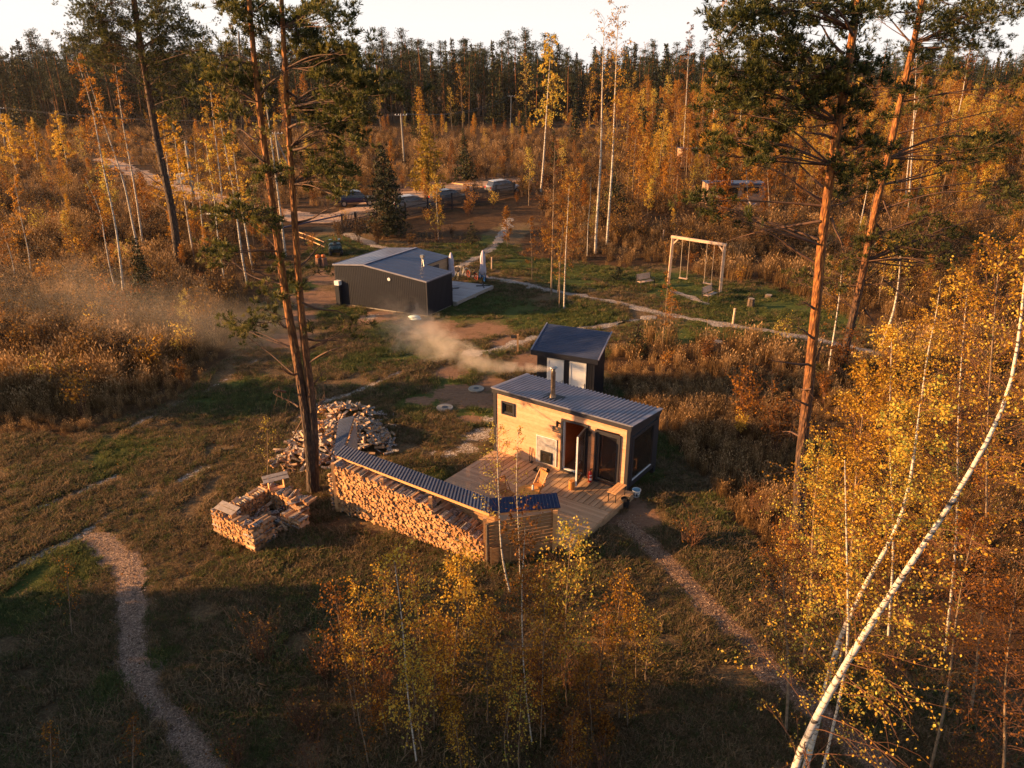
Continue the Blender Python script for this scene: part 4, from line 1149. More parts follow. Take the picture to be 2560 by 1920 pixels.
rz_ = lambda s: RZ - (RZ - 2.22) * (s - RS) / (HL - RS)
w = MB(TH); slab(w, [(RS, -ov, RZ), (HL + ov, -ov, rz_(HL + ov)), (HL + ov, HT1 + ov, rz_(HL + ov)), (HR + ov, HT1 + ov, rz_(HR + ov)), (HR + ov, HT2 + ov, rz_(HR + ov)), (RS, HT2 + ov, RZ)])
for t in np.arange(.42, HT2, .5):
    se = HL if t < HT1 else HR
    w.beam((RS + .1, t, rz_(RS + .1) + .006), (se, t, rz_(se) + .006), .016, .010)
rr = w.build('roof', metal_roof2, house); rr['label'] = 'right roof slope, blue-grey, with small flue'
w = MB(TH); w.beam((RS, -ov, RZ + .018), (RS, HT2 + ov, RZ + .018), .20, .03); w.beam((-ov, -ov - .01, 2.58), (RS, -ov - .01, RZ - .02), .03, .09); w.beam((RS, -ov - .01, RZ - .02), (HL + ov, -ov - .01, rz_(HL + ov) - .02), .03, .09)
w.beam((HL + ov + .01, -ov, 2.20), (HL + ov + .01, HT1 + ov, 2.20), .03, .09); w.beam((-ov - .01, -ov, 2.58), (-ov - .01, HT2 + ov, 2.58), .03, .09)
w.build('ridge_cap', metal_roof, rr)
w = MB(TH); w.tube([(4.75, 2.5, rz_(4.75)), (4.75, 2.5, rz_(4.75) + .48)], .055, 12); w.tube([(4.95, 2.35, rz_(4.95)), (4.80, 2.48, rz_(4.75) + .38)], .018, 6)
w.box(4.64, 4.86, 2.42, 2.58, rz_(4.75) + .48, rz_(4.75) + .66); w.build('flue', metal_bright, rr)
w = MB(TH); w.tube([(4.08, -.03, 2.07), (4.08, -.07, 2.07)], .10, 20); w.build('air_vent', white_pvc, house)
w = MB(TH); w.box(.14, .46, -.30, -.02, 0, 1.32); mp_ = w.build('meter_cabinet', metal_wall, house)
w = MB(TH); w.box(.13, .47, -.31, -.02, 1.322, 1.60); w.box(.06, .128, -.2, -.14, 1.40, 1.46); w.build('meter_box', white_pvc, mp_)
FOOT.append([HW(-.1, -.1).xy, HW(HL + .1, -.1).xy, HW(HL + .1, HT1).xy, HW(7.05, 2.6).xy, HW(7.05, 7.1).xy, HW(3.9, 7.1).xy, HW(3.9, 5.4).xy, HW(-.1, 5.4).xy])
ter = thing('terrace', 'pale weathered board terrace behind the dark cabin', 'terrace', HO)
w = MB(TH); n = 30
for i in range(n):
    t = 2.70 + (7.1 - 2.7) * i / n
    w.box(HR + .08, 7.03, t, t + 4.4 / n - .014, .24, .28 + rnd.uniform(-.003, .003))
w.box(3.9, HR + .02, 5.5, 7.1, .24, .275)
w.build('deck_boards', boards_mat('terrace_boards', srgb('#b8aca8'), srgb('#988a86'), .1467, 1, 0, grain=(.5, 3, 1), ang=math.atan2(HU[1], HU[0])), ter)
w = MB(TH); w.box(7.032, 7.06, 2.68, 7.12, .08, .285); w.box(3.9, 7.03, 7.102, 7.13, .08, .285); w.box(HL + .1, 7.03, 2.66, 2.69, .08, .285); w.build('rim_board', wood_grey, ter)
for s, t in ((6.9, 2.75), (6.9, 4.9), (6.9, 6.95), (4.2, 6.9)):
    w = MB(TH); w.box(s - .12, s + .12, t - .1, t + .1, -.03, .24 if t != 6.95 else .22); w.build('foundation_block', concrete, ter)

# ================================================================ toilet shed with two white doors
OO = Vector((0.88, 31.33, 0)); OU = (.912, -.41); OV = (.38, .925)
TO = basis(OU, OV)
outh = thing('outhouse', 'small navy outhouse with steep blue-grey roof and two white doors', 'outhouse', OO)
OL, OD = 3.13, 1.95
w = MB(TO)
for (a, b, z0, z1) in ((.22, .70, 0, 2.3), (1.52, 1.77, 0, 2.3), (2.58, 2.95, 0, 2.3), (.70, 1.52, 2.02, 2.3), (1.77, 2.58, 2.04, 2.3)):
    ribwall(w, (a, .20), (b, .20), z1, z1, z0, .1, .014)
ribwall(w, (2.95, .20), (2.95, OD - .15), 2.3, 2.75, 0, .1, .014); ribwall(w, (.22, OD - .15), (.22, .20), 2.75, 2.3, 0, .1, .014); ribwall(w, (2.95, OD - .15), (.22, OD - .15), 2.75, 2.75, 0, .1, .014)
w.build('wall', metal_wall, outh)
w = MB(TO); slab(w, [(0, 0, 2.32), (OL, 0, 2.32), (OL, OD + .1, 2.95), (0, OD + .1, 2.95)], .04)
for k in range(17):
    x = (k + .5) / 17; w.beam((.06, (OD + .1) * x, 2.325 + .63 * x), (OL - .06, (OD + .1) * x, 2.325 + .63 * x), .035, .022)
orf = w.build('roof', metal_roof2, outh)
w = MB(TO); w.box(-.02, OL + .02, -.045, -.002, 2.12, 2.34); w.box(-.02, OL + .02, .0, .2, 2.27, 2.28); w.build('fascia', metal_wall, orf)
w = MB(TO)
for s in (-.04, OL): w.add([(s, -.02, 2.30), (s + .06, -.02, 2.30), (s + .06, OD + .12, 2.94), (s, OD + .12, 2.94), (s, -.02, 2.37), (s + .06, -.02, 2.37), (s + .06, OD + .12, 3.0), (s, OD + .12, 3.0)], [(0, 3, 2, 1), (4, 5, 6, 7), (0, 1, 5, 4), (1, 2, 6, 5), (2, 3, 7, 6), (3, 0, 4, 7)])
w.build('verge_trim', metal_roof, orf)
for k, (s0, s1, lab) in enumerate(((.70, 1.52, 'left white door, half veiled by chimney smoke'), (1.77, 2.58, 'right white door with silver handle'))):
    w = MB(TO); zt_ = 2.0 + .03 * k; s0 += .01; s1 -= .01
    window_frame(w, s0, s1, .03, zt_, .165, .21, .085)
    d = w.build('door', white_pvc, outh); d['label'] = lab
    w = MB(TO); w.box(s0 + .09, s1 - .09, .185, .20, .12, zt_ - .09); w.build('door_leaf', simple('white_door_panel_%s' % 'ab'[k], srgb('#dcdde0'), srgb('#d4d5d8'), .4, 3), d)
    w = MB(TO); w.tube([(s1 - .05, .155, .98), (s1 - .05, .12, .98), (s1 - .17, .12, .98)], .012, 8); w.box(s1 - .065, s1 - .035, .150, .163, .84, 1.04); w.build('handle', metal_bright, d)
for s in (.42, 1.62):
    w = MB(TO); w.lathe([(.03, 0), (.085, .02), (.085, .045), (.0, .05)], (s, .12, 2.20), 14); w.build('porch_lamp', white_pvc, outh)
FOOT.append([(OO + TO((.2, .2, 0))).xy, (OO + TO((2.95, .2, 0))).xy, (OO + TO((2.95, 1.8, 0))).xy, (OO + TO((.2, 1.8, 0))).xy])

# ================================================================ swings and benches
SL_, SR_ = G(*(1550 + 452 / 3.687, 550 + 590 / 3.687)), G(*(1550 + 915 / 3.687, 550 + 672 / 3.687))
sw = thing('swing_set', 'tall whitish timber goalpost frame carrying two rope swings', 'swing frame', SL_)
d_ = SR_ - SL_; du = d_.normalized(); SH = 3.28
w = MB(); w.beam((-.05, 0, 0), (0, 0, SH), .17, .17); w.build('post', wood_swing, sw)
w = MB(); w.beam(d_ + Vector((.05, 0, 0)), d_ + Vector((0, 0, SH - .06)), .17, .17); w.build('post', wood_swing, sw)
w = MB(); w.beam(-du * .12 + Vector((0, 0, SH + .07)), d_ + du * .12 + Vector((0, 0, SH + .01)), .17, .17); w.build('crossbeam', wood_swing, sw)
w = MB(); w.beam(du * .08 + Vector((0, 0, SH - .38)), du * .42 + Vector((0, 0, SH)), .06, .08); w.beam(d_ - du * .08 + Vector((0, 0, SH - .42)), d_ - du * .42 + Vector((0, 0, SH - .04)), .06, .08); w.build('brace', wood_swing, sw)
rope_m = simple('pale_rope', srgb('#c8b49c'), srgb('#a08c74'), .9, 20)
for k, (f0, zs, lab) in enumerate(((.20, .62, 'left rope swing hanging from the timber frame'), (.68, .55, 'right rope swing hanging from the timber frame'))):
    o0 = SL_ + d_ * f0; s_ = thing('swing', lab, 'swing', (o0.x, o0.y, 0), 0, None)
    for q in (-.02, .50):
        w = MB(); p = du * q
        w.tube([(p.x, p.y - .02, SH - .02), (p.x, p.y - .16, zs + .15)], .014, 6); w.tube([(p.x, p.y - .16, zs + .15), (p.x - .0, p.y - .30, zs + .02)], .012, 5); w.tube([(p.x, p.y - .16, zs + .15), (p.x, p.y - .04, zs + .02)], .012, 5)
        w.build('rope', rope_m, s_)
    w = MB(); p, q = du * -.07, du * .55; w.beam((p.x, p.y - .17, zs), (q.x, q.y - .17, zs), .20, .04); w.build('seat', wood_swing, s_)
def park_bench(loc, rz, label):
    t = thing('park_bench', label, 'bench', loc, rz)
    w = MB()
    for k in range(3): w.box(-.58, .58, -.20 + k * .135, -.20 + k * .135 + .12, .43, .46)
    w.build('seat', wood_swing, t)
    w = MB(); Rm = Matrix.Rotation(R(-10), 3, 'X')
    for k in range(4): w.box(-.58, .58, .23, .255, .52 + k * .105, .52 + k * .105 + .095, rot=Rm, piv=(0, .24, .5))
    w.build('backrest', wood_swing, t)
    for s in (-1, 1):
        w = MB(); x = s * .60; w.beam((x, -.22, 0), (x, -.22, .62), .04, .04); w.beam((x, .22, 0), (x, .30, .92), .04, .04); w.beam((x, -.22, .62), (x, .26, .62), .05, .03); w.beam((x, -.22, .42), (x, .24, .42), .04, .04)
        w.build('side_frame', metal_black, t)
    return t
def zsp(X, Y): return (1550 + X / 3.687, 550 + Y / 3.687)
p = G(*zsp(232, 620)); q1, q0 = G(*zsp(300, 618)), G(*zsp(172, 640))
park_bench((p.x, p.y, 0), math.atan2((q1 - q0).y, (q1 - q0).x) - R(0), 'park bench left of the swing frame, its back to the path')
p = G(*zsp(828, 742)); q1, q0 = G(*zsp(892, 722)), G(*zsp(760, 752))
park_bench((p.x, p.y, 0), math.atan2((q1 - q0).y, (q1 - q0).x) + R(12), 'park bench in front of the right swing post, turned to the swings')
def stump(px, py, r, h, label, mat=None, kind='tree stump'):
    p = G(px, py); w = MB(); w.lathe([(r * 1.25, -.05), (r * 1.05, h * .2), (r, h * .9), (r * .97, h)], n=13)
    for i in range(len(w.v)):
        w.v[i] = w.v[i] * 1; a = math.atan2(w.v[i].y, w.v[i].x); f = 1 + .08 * math.sin(3 * a + px) + .05 * math.sin(7 * a); w.v[i].x *= f; w.v[i].y *= f
    w.m[-1] = 1
    return tag(w.build('tree_stump', [mat or simple('stump_bark_%d' % px, srgb('#6c5848'), srgb('#3a2e28'), .9, 8, bump=.4), simple('stump_top_%d' % px, srgb('#a09080'), srgb('#6e6054'), .85, 8)], None, loc=(p.x, p.y, 0)), label, kind)
stump(*zsp(1203, 800), .20, .55, 'grey tree stump standing on the lawn right of the swings')
stump(*zsp(1372, 710), .22, .16, 'low dark stump at the edge of the dry grass right of the swings')
stump(*zsp(890, 1190), .28, .45, 'dark broken stump in the dry grass below the gravel path')
pinkwood = simple('reddish_stump_bark', srgb('#8c6450'), srgb('#5c4034'), .9, 7, bump=.3)
for (X, Y, lab, rr_, lab2) in ((410, 1180, 'left upright log under a pumpkin by the dark cabin', .20, 'left pumpkin, dull orange, on an upright log'), (560, 1175, 'right upright log under a pumpkin by the dark cabin', .24, 'right pumpkin, bright orange, on an upright log')):
    px, py = 760 + X / 11.06, 560 + Y / 11.06
    stump(px, py, rr_, .68, lab, pinkwood, 'log')
    p = G(px, py)
    pk = thing('pumpkin', lab2, 'pumpkin', (p.x, p.y, .68))
    w = MB(); n = 24; prof = [(.02, .02), (.10, 0), (.17, .06), (.19, .13), (.16, .21), (.08, .25), (.02, .235)]; w.lathe(prof, n=n)
    for i in range(len(w.v)):
        a = math.atan2(w.v[i].y, w.v[i].x); f = 1 - .07 * abs(math.sin(4 * a)); w.v[i].x *= f; w.v[i].y *= f
    w.build('shell', pumpkin_m, pk, smooth=True)
    w = MB(); w.tube([(0, 0, .23), (.01, 0, .28), (.03, .01, .30)], [.02, .014, .014], 7); w.build('stalk', twig_m, pk)
# low path posts
def lightpost(px, py, h, label, r=.055):
    p = G(px, py); t = thing('path_post', label, 'post', (p.x, p.y, 0))
    w = MB(); w.tube([(0, 0, 0), (.02, 0, h - .12)], r, 10); w.build('shaft', wood_swing, t)
    w = MB(); w.tube([(.02, 0, h - .10), (.022, 0, h)], r * 1.05, 10); w.build('head', wood_swing, t)
lightpost(*zsp(1040, 955), .95, 'short wooden post beside the gravel path below the swings', .065)
lightpost(1100 + 1785 / 13.825, 620 + 745 / 13.825, .95, 'short wooden post on the lawn right of the folded parasol')
lightpost(*zsp(395, 190), .95, 'short wooden post in the dry grass left of the swing frame')
# sign post
p = G(1150 + 532 / 3.687, 780 + 372 / 3.687)
sp_ = thing('sign_post', 'wooden post with small dark name board, left of the outhouse', 'sign', (p.x, p.y, 0))
w = MB(); w.box(-.045, .045, -.045, .045, 0, 1.02); w.build('post', wood_new, sp_)
w = MB(); w.box(-.36, -.047, -.02, .005, .80, .97); bd_ = w.build('board', MATS['slate_sign'], sp_)
w = MB(); w.box(-.32, -.09, -.024, -.0205, .85, .862); w.box(-.29, -.12, -.024, -.0205, .89, .91); w.build('lettering', simple('sign_faded_letters', srgb('#585450'), srgb('#504c48'), .6), bd_)
# well covers
for (x, y, lab) in ((1112, 1019, 'round concrete well cover in the lawn left of the cabin, the nearer one'), (1150 + 150 / 3.687, 780 + 707 / 3.687, 'round concrete well cover on bare soil, the farther one near the cabin roof')):
    p = G(x, y); t = thing('well_cover', lab, 'well cover', (p.x, p.y, 0)); w = MB(); w.lathe([(.38, -.03), (.38, .02), (.37, .03)], n=28); w.build('slab', concrete, t); w = MB(); w.lathe([(.13, .0295), (.13, .04)], n=18); w.build('lid', metal_dark, t)
# parasols
def parasol(loc, label, h=2.5):
    t = thing('parasol', label, 'parasol', loc, R(8))
    w = MB(); w.beam((-.5, 0, .03), (.5, 0, .03), .06, .05); w.beam((0, -.5, .031), (0, -.031, .031), .06, .05); w.beam((0, .031, .031), (0, .5, .031), .06, .05); w.build('cross_foot', metal_black, t)
    w = MB(); w.tube([(0, 0, .05), (0, 0, 1.05)], .032, 10); w.tube([(.12, .05, .9), (.12, .05, h - .15)], .045, 8); w.tube([(0, 0, .95), (.12, .05, 1.0)], .03, 8); w.build('pole', metal_black, t)
    w = MB(); n = 32; prof = [(.11, .86), (.20, .95), (.18, 1.3), (.14, 1.6), (.16, 1.75), (.15, 2.0), (.13, 2.2), (.08, 2.36), (.03, 2.48)]; w.lathe(prof, (0, 0, h - 2.5), n)
    for i in range(len(w.v)):
        a = math.atan2(w.v[i].y, w.v[i].x); f = 1 + .20 * math.sin(8 * a + w.v[i].z) * (1.0 if w.v[i].z < h - .35 else .3); w.v[i].x *= f; w.v[i].y *= f
        if w.v[i].z < h - 1.55: w.v[i].z += .09 * math.sin(4 * a)
    w.build('folded_canopy', cloth_par, t, smooth=True)
    return t
parasol(HW(6.50, 6.75, .28), 'folded pale lilac parasol on a black cross foot at the terrace corner', 2.5)
parasol(HW(5.0, 5.3, .28), 'second folded parasol, mostly hidden behind the dark cabin', 2.5)
# bicycles
def bicycle(loc, rz, label, frame_m, fat=False, basket=False, rim=None):
    t = thing('bicycle', label, 'bicycle', loc, rz); R0 = .33; tr = .045 if fat else .02
    for wx in (-.52, .52):
        w = MB(); n = 24; m_ = 8; vs = []; fs = []
        for i in range(n):
            a = 2 * math.pi * i / n
            for k in range(m_):
                b_ = 2 * math.pi * k / m_; r = R0 - tr + tr * math.cos(b_); vs.append((wx + r * math.cos(a), tr * math.sin(b_), R0 + r * math.sin(a)))
        for i in range(n):
            for k in range(m_): fs.append((i * m_ + k, ((i + 1) % n) * m_ + k, ((i + 1) % n) * m_ + (k + 1) % m_, i * m_ + (k + 1) % m_))
        w.add(vs, fs); wh = w.build('wheel', rubber, t)
        w = MB()
        for i in range(12):
            a = math.pi * i / 6; w.beam((wx, 0, R0), (wx + (R0 - 2 * tr) * math.cos(a), 0, R0 + (R0 - 2 * tr) * math.sin(a)), .006, .006)
        if rim:
            for i in range(18):
                a, b_ = 2 * math.pi * i / 18, 2 * math.pi * (i + 1) / 18; r = R0 - 2.3 * tr; w.beam((wx + r * math.cos(a), 0, R0 + r * math.sin(a)), (wx + r * math.cos(b_), 0, R0 + r * math.sin(b_)), .05, .03)
        w.build('spokes', rim or metal_bright, wh)
        w = MB(); pts = [(wx + (R0 + .025) * math.cos(a), 0, R0 + (R0 + .025) * math.sin(a)) for a in np.linspace(.3, 2.6, 9)]
        for a, b_ in zip(pts[:-1], pts[1:]): w.beam(a, b_, .05, .01, up=(0, 1, 0)) if False else w.tube([a, b_], .018, 6)
        w.build('mudguard', frame_m if fat else white_pvc, t)
    w = MB(); bb = (-.05, 0, .30); hd = (.36, 0, .78); st = (-.20, 0, .72)
    if basket: w.tube([hd, (.15, 0, .45), bb], .02, 8); w.tube([(.34, 0, .70), (.1, 0, .36), bb], .015, 8)
    else: w.tube([hd, st], .022, 8); w.tube([(.38, 0, .70), bb], .026, 8)
    w.tube([bb, st, (-.23, 0, .85)], .018, 8)
    for s in (-.04, .04): w.tube([bb, (-.52, s, R0)], .011, 6); w.tube([st, (-.52, s, R0)], .010, 6); w.tube([(.40, s, .62), (.52, s, R0)], .014, 6)
    w.tube([(.34, 0, .86), (.40, 0, .62)], .02, 8); w.build('frame', frame_m, t)
    w = MB(); w.tube([(.30, -.28, .98), (.36, -.12, .96), (.34, 0, .93), (.36, .12, .96), (.30, .28, .98)], .014, 7); w.tube([(.34, 0, .86), (.34, 0, .94)], .014, 7); w.build('handlebar', metal_bright if basket else metal_black, t)
    w = MB(); w.add([(-.36, -.08, .87), (-.36, .08, .87), (-.10, .02, .89), (-.10, -.02, .89), (-.36, -.07, .92), (-.36, .07, .92), (-.10, .018, .92), (-.10, -.018, .92)], [(0, 1, 2, 3), (4, 7, 6, 5), (0, 4, 5, 1), (1, 5, 6, 2), (2, 6, 7, 3), (3, 7, 4, 0)]); w.build('saddle', rubber, t)
    w = MB(); w.tube([(-.05, -.10, .18), (-.05, 0, .30), (-.05, .10, .42)], .012, 6); w.box(-.10, .0, -.15, -.09, .17, .19); w.box(-.10, .0, .09, .15, .41, .43); w.build('pedals', metal_black, t)
    if basket:
        w = MB(); 
        for z in (.72, .79, .86, .93): w.add([(.44, -.14, z), (.72, -.14, z), (.72, .14, z), (.44, .14, z), (.44, -.14, z + .05), (.72, -.14, z + .05), (.72, .14, z + .05), (.44, .14, z + .05)], [(0, 1, 5, 4), (1, 2, 6, 5), (2, 3, 7, 6), (3, 0, 4, 7)])
        w.box(.44, .72, -.14, .14, .70, .71); w.build('basket', wood_dark, t)
    return t
bicycle((-3.62, 52.3, 0), R(-120), 'cream city bicycle with basket standing behind the terrace', paint_cream, basket=True)
bicycle((-2.85, 52.1, 0), R(-55), 'black fat-tyred bicycle between the cream one and the blue one', metal_black, True, rim=simple('orange_rim', srgb('#c84c20'), srgb('#b04018'), .4))
bicycle((-2.12, 51.75, 0), R(-70), 'bright blue bicycle leaning beside the parasol pole', paint_blue, True, rim=paint_blue)
# bags at the corner
for k, (dx, z, lab) in enumerate(((0, 0, 'lower pale plastic bag lying by the dark cabin corner'), (-.06, .13, 'upper pale plastic bag of the two at the dark cabin corner'))):
    p = G(760 + 1120 / 4.022, 560 + 962 / 4.022); w = MB(); n = 14
    w.lathe([(.0, 0), (.28, .01), (.34, .07), (.28, .12), (.0, .135)], n=n)
    for v in w.v: v.x *= 1.15; v.y *= .62; v.z += .02 * math.sin(v.x * 9 + k)
    tag(w.build('plastic_bag', bag_m, None, loc=(p.x + dx, p.y, z), smooth=True, rz=R(-10)), lab, 'bag')
# quad bike
def quad(loc, rz):
    t = thing('quad_bike', 'dark green quad bike with pale mirrors parked behind the dark cabin', 'quad bike', loc, rz)
    for sx in (-1, 1):
        for y in (-.6, .6):
            w = MB(); c = (sx * .42, y, .29); w.tube([(c[0] - .12, y, .29), (c[0] - .10, y, .29), (c[0] + .10, y, .29), (c[0] + .12, y, .29)], [.24, .29, .29, .24], 18); wh = w.build('wheel', rubber, t)
            w = MB(); w.tube([(sx * .545, y, .29), (sx * .555, y, .29)], .12, 12); w.build('rim', metal_bright, wh)
    w = MB(); w.box(-.25, .25, -.75, .75, .28, .50); w.tube([(-.3, -.6, .29), (.3, -.6, .29)], .035, 8); w.tube([(-.3, .6, .29), (.3, .6, .29)], .035, 8); w.build('chassis', metal_black, t, bevel=.03)
    for y0, y1 in ((-.98, -.32), (.28, .95)):
        w = MB(); w.add([(-.55, y0, .60), (.55, y0, .60), (.55, y1, .60), (-.55, y1, .60), (-.42, y0 + .06, .76), (.42, y0 + .06, .76), (.38, y1 - .06, .80), (-.38, y1 - .06, .80)], [(0, 3, 2, 1), (4, 5, 6, 7), (0, 1, 5, 4), (1, 2, 6, 5), (2, 3, 7, 6), (3, 0, 4, 7)]); w.build('mudguard', atv_green, t, bevel=.03)
    w = MB(); w.box(-.15, .15, -.30, .62, .62, .86); w.build('seat', rubber, t, bevel=.05)
    w = MB()
    for y in (-.88, -.72, -.56): w.beam((-.36, y, .84), (.36, y, .84), .02, .02)
    for x in (-.36, .36): w.beam((x, -.92, .84), (x, -.5, .84), .02, .02); w.beam((x, -.7, .84), (x, -.7, .76), .02, .02)
    w.build('front_rack', metal_black, t)
    w = MB(); w.tube([(0, -.38, .80), (0, -.26, 1.02)], .035, 8); w.tube([(-.38, -.14, 1.08), (-.14, -.27, 1.04), (.14, -.27, 1.04), (.38, -.14, 1.08)], .016, 7); w.box(-.10, .10, -.34, -.22, 1.0, 1.10); w.build('handlebar', metal_black, t)
    for sx in (-1, 1):
        w = MB(); w.tube([(sx * .24, -.24, 1.06), (sx * .34, -.30, 1.26)], .01, 6); m = w.build('mirror', metal_black, t)
        w = MB(); w.lathe([(.0, -.012), (.10, -.01), (.11, .01), (.0, .025)], (sx * .35, -.31, 1.29), 14); w.build('mirror_head', light_blue, m)
        w = MB(); w.lathe([(.0, -.01), (.06, 0), (.07, .02), (.0, .03)], (sx * .26, -.90, .70), 12); w.build('headlight', light_blue, t)
p = G(760 + 985 / 11.06, 560 + 850 / 11.06); quad((p.x - .35, p.y + .2, 0), R(14))
# log rail fence by the pines
rail = thing('rail_fence', 'rough pale log rail fence in front of the sandy yard', 'fence', G(770, 608))
o_ = G(770, 608)
def rr2(px, py, z): q = G(px, py); return Vector((q.x, q.y, z)) - Vector((o_.x, o_.y, 0))
for (x, y) in ((762, 612), (784, 617), (806, 626)):
    w = MB(); q = rr2(x, y, 0); w.tube([q, q + Vector((0, 0, .95))], .05, 8); w.build('post', dead_twig, rail)
for z0 in (.45, .85):
    w = MB(); w.tube([rr2(745, 603, z0), rr2(784, 617, z0 - .02), rr2(812, 629, z0 - .05)], [.05, .045, .05], 8); w.build('rail', wood_new, rail)
# slat picket fence with gate, going back to the right
fpts = [G(858, 583), G(891, 577), G(955, 562), G(1014, 548), G(1070, 535), G(1130, 523), G(1185, 511), G(1240, 501), G(1285, 492)]
fence = thing('picket_fence', 'long dark open-slat picket fence running back behind the dark cabin', 'fence', fpts[0])
for i, (a, b) in enumerate(zip(fpts[:-1], fpts[1:])):
    a_, b_ = a - fpts[0], b - fpts[0]; w = MB(); d = (b_ - a_); L = d.length; n = int(L / .15)
    for k in range(n):
        q = a_.lerp(b_, (k + .5) / n); dd = d.normalized() * .048; nn_ = Vector((-dd.y, dd.x, 0)) * .22; h = 1.66 + rnd.uniform(-.03, .03)
        vs = [q - dd, q + dd, q + dd + nn_, q - dd + nn_]; w.add([v + Vector((0, 0, .06)) for v in vs] + [v + Vector((0, 0, h)) for v in vs], [(4, 5, 6, 7), (0, 1, 5, 4), (1, 2, 6, 5), (2, 3, 7, 6), (3, 0, 4, 7)])
    for z in (.35, 1.15): w.beam(a_ + Vector((0, .04, z)), b_ + Vector((0, .04, z)), .03, .07)
    if i == 0: w.beam(a_ + Vector((0, .05, .3)), b_ + Vector((0, .05, 1.1)), .03, .07)
    o = w.build('slat_panel', fence_m, fence)
    if i == 0: o['label'] = 'gate leaf with diagonal brace'
for q in fpts:
    w = MB(); r = q - fpts[0]; w.box(r.x - .09, r.x + .09, r.y - .03, r.y + .12, 0, 1.75); w.build('post', fence_m, fence)
# barrier beam over the sandy yard
w = MB(); a, b = G(700, 596), G(862, 560); w.beam((0, 0, .9), (b - a) + Vector((0, 0, .9)), .10, .12); 
br = thing('barrier', 'dark blue painted barrier beam across the sandy yard entrance', 'barrier', a)
w.build('beam', simple('barrier_paint', srgb('#2a3458'), srgb('#222a48'), .5), br)
w = MB(); w.box(-.07, .07, -.07, .07, 0, .95); w.build('post', fence_m, br)
# cars
def car(loc, rz, label, paint, suv=True):
    t = thing('parked_car', label, 'car', loc, rz); L, W_, H = 4.4, 1.78, 1.62
    side = [(-2.2, .45), (-2.18, .85), (-2.0, 1.0), (-1.9, 1.0), (2.05, .88), (2.2, .7), (2.2, .42)]
    w = MB(); vs = []; n = len(side)
    for y in (-W_ / 2, W_ / 2): vs += [(x, y * (1 if z < .9 else .94), z) for x, z in side]
    w.add(vs, [tuple(range(n)), tuple(range(n, 2 * n))[::-1]] + [(i, i + n, (i + 1) % n + n, (i + 1) % n) for i in range(n)])
    w.build('body', paint, t, bevel=.06)
    top = [(-2.0, .98), (-1.75, 1.52), (-.2, 1.60), (.55, 1.48), (1.25, .93)]
    w = MB(); vs = []; n = len(top)
    for sgn in (-1, 1): vs += [(x, sgn * (W_ / 2 - .10 - (.16 if z > 1.2 else 0)), z) for x, z in top]
    w.add(vs, [tuple(range(n)), tuple(range(n, 2 * n))[::-1]] + [(i, i + n, i + 1 + n, i + 1) for i in range(n - 1)])
    w.build('window', glass_dark, t)['label'] = 'glasshouse windows all round'
    w = MB(); w.add([(-1.78, -.66, 1.53), (-.2, -.66, 1.61), (.50, -.64, 1.50), (.50, .64, 1.50), (-.2, .66, 1.61), (-1.78, .66, 1.53), (-1.78, -.6, 1.57), (-.2, -.6, 1.65), (.45, -.58, 1.54), (.45, .58, 1.54), (-.2, .6, 1.65), (-1.78, .6, 1.57)],
          [(6, 7, 10, 11), (7, 8, 9, 10), (0, 1, 7, 6), (1, 2, 8, 7), (2, 3, 9, 8), (3, 4, 10, 9), (4, 5, 11, 10), (5, 0, 6, 11)]); w.build('roof', paint, t)
    for x in (-1.35, 1.40):
        for s in (-1, 1):
            w = MB(); y = s * (W_ / 2 - .10); w.tube([(x, y - .11, .34), (x, y + .11, .34)], .335, 18); wh = w.build('wheel', rubber, t)
            w = MB(); w.tube([(x, y + s * .112, .34), (x, y + s * .12, .34)], .2, 12); w.build('rim', metal_bright, wh)
    for s in (-1, 1):
        w = MB(); w.box(2.17, 2.215, s * .62 - .18, s * .62 + .18, .64, .76); w.build('headlight', light_blue, t)
        w = MB(); w.box(-2.215, -2.17, s * .70 - .12, s * .70 + .12, .72, .92); w.build('tail_light', red_paint, t)
    return t
p = G(888, 476, 1.62); car((p.x, p.y, 0), R(15), 'dark violet car parked on the track left of the tall spruce', carpaint_p)
car((-10.6, 80.6, 0), R(22), 'white car just behind the picket fence, its roof above the slats', carpaint_w)
car((-7.0, 84.8, 0), R(25), 'second pale car behind the fence, right of the white one', carpaint_g)
car((-1.0, 92.6, 0), R(30), 'farthest pale car behind the far end of the picket fence', carpaint_w)
# far cabins
def far_cabin(px0, px1, py, hgt, label, full=True, depth=2.6, roofc=None):
    a, b = G(px0, py), G(px1, py); o = a; L = (b - a).length; t = thing('garden_cabin', label, 'cabin', o, 0.0)
    w = MB(); w.box(0, L, 0, depth, .3, hgt); w.build('wall', wood_far, t)
    w = MB(); slab(w, [(-.1, -.15, hgt + .06), (L + .1, -.15, hgt + .06), (L + .1, depth + .1, hgt + .02), (-.1, depth + .1, hgt + .02)], .055); w.box(-.1, L + .1, -.18, -.151, hgt - .08, hgt + .08); w.build('roof', roofc or metal_roof, t)
    w = MB(); w.box(L, L + .05, -.05, depth, .1, hgt); w.build('corner_trim', metal_wall, t)
    if full:
        w = MB(); w.box(L * .28, L * .52, -.05, -.002, .35, hgt - .35); w.build('door', glass_dark, t)
        w = MB(); window_frame(w, L * .62, L * .88, hgt - .95, hgt - .32, -.06, -.002, .07); f = w.build('window', metal_wall, t); w = MB(); w.box(L * .62 + .07, L * .88 - .07, -.03, -.02, hgt - .88, hgt - .39); w.build('pane', glass_dark, f)
        w = MB(); w.box(-.3, L + .4, -1.6, -.07, .05, .3); w.build('deck', wood_far, t)
    return t
fc = far_cabin(1765, 1908, 524, 2.7, 'small flat-roofed wooden cabin half hidden by the pines right of the swings', roofc=metal_roof2)
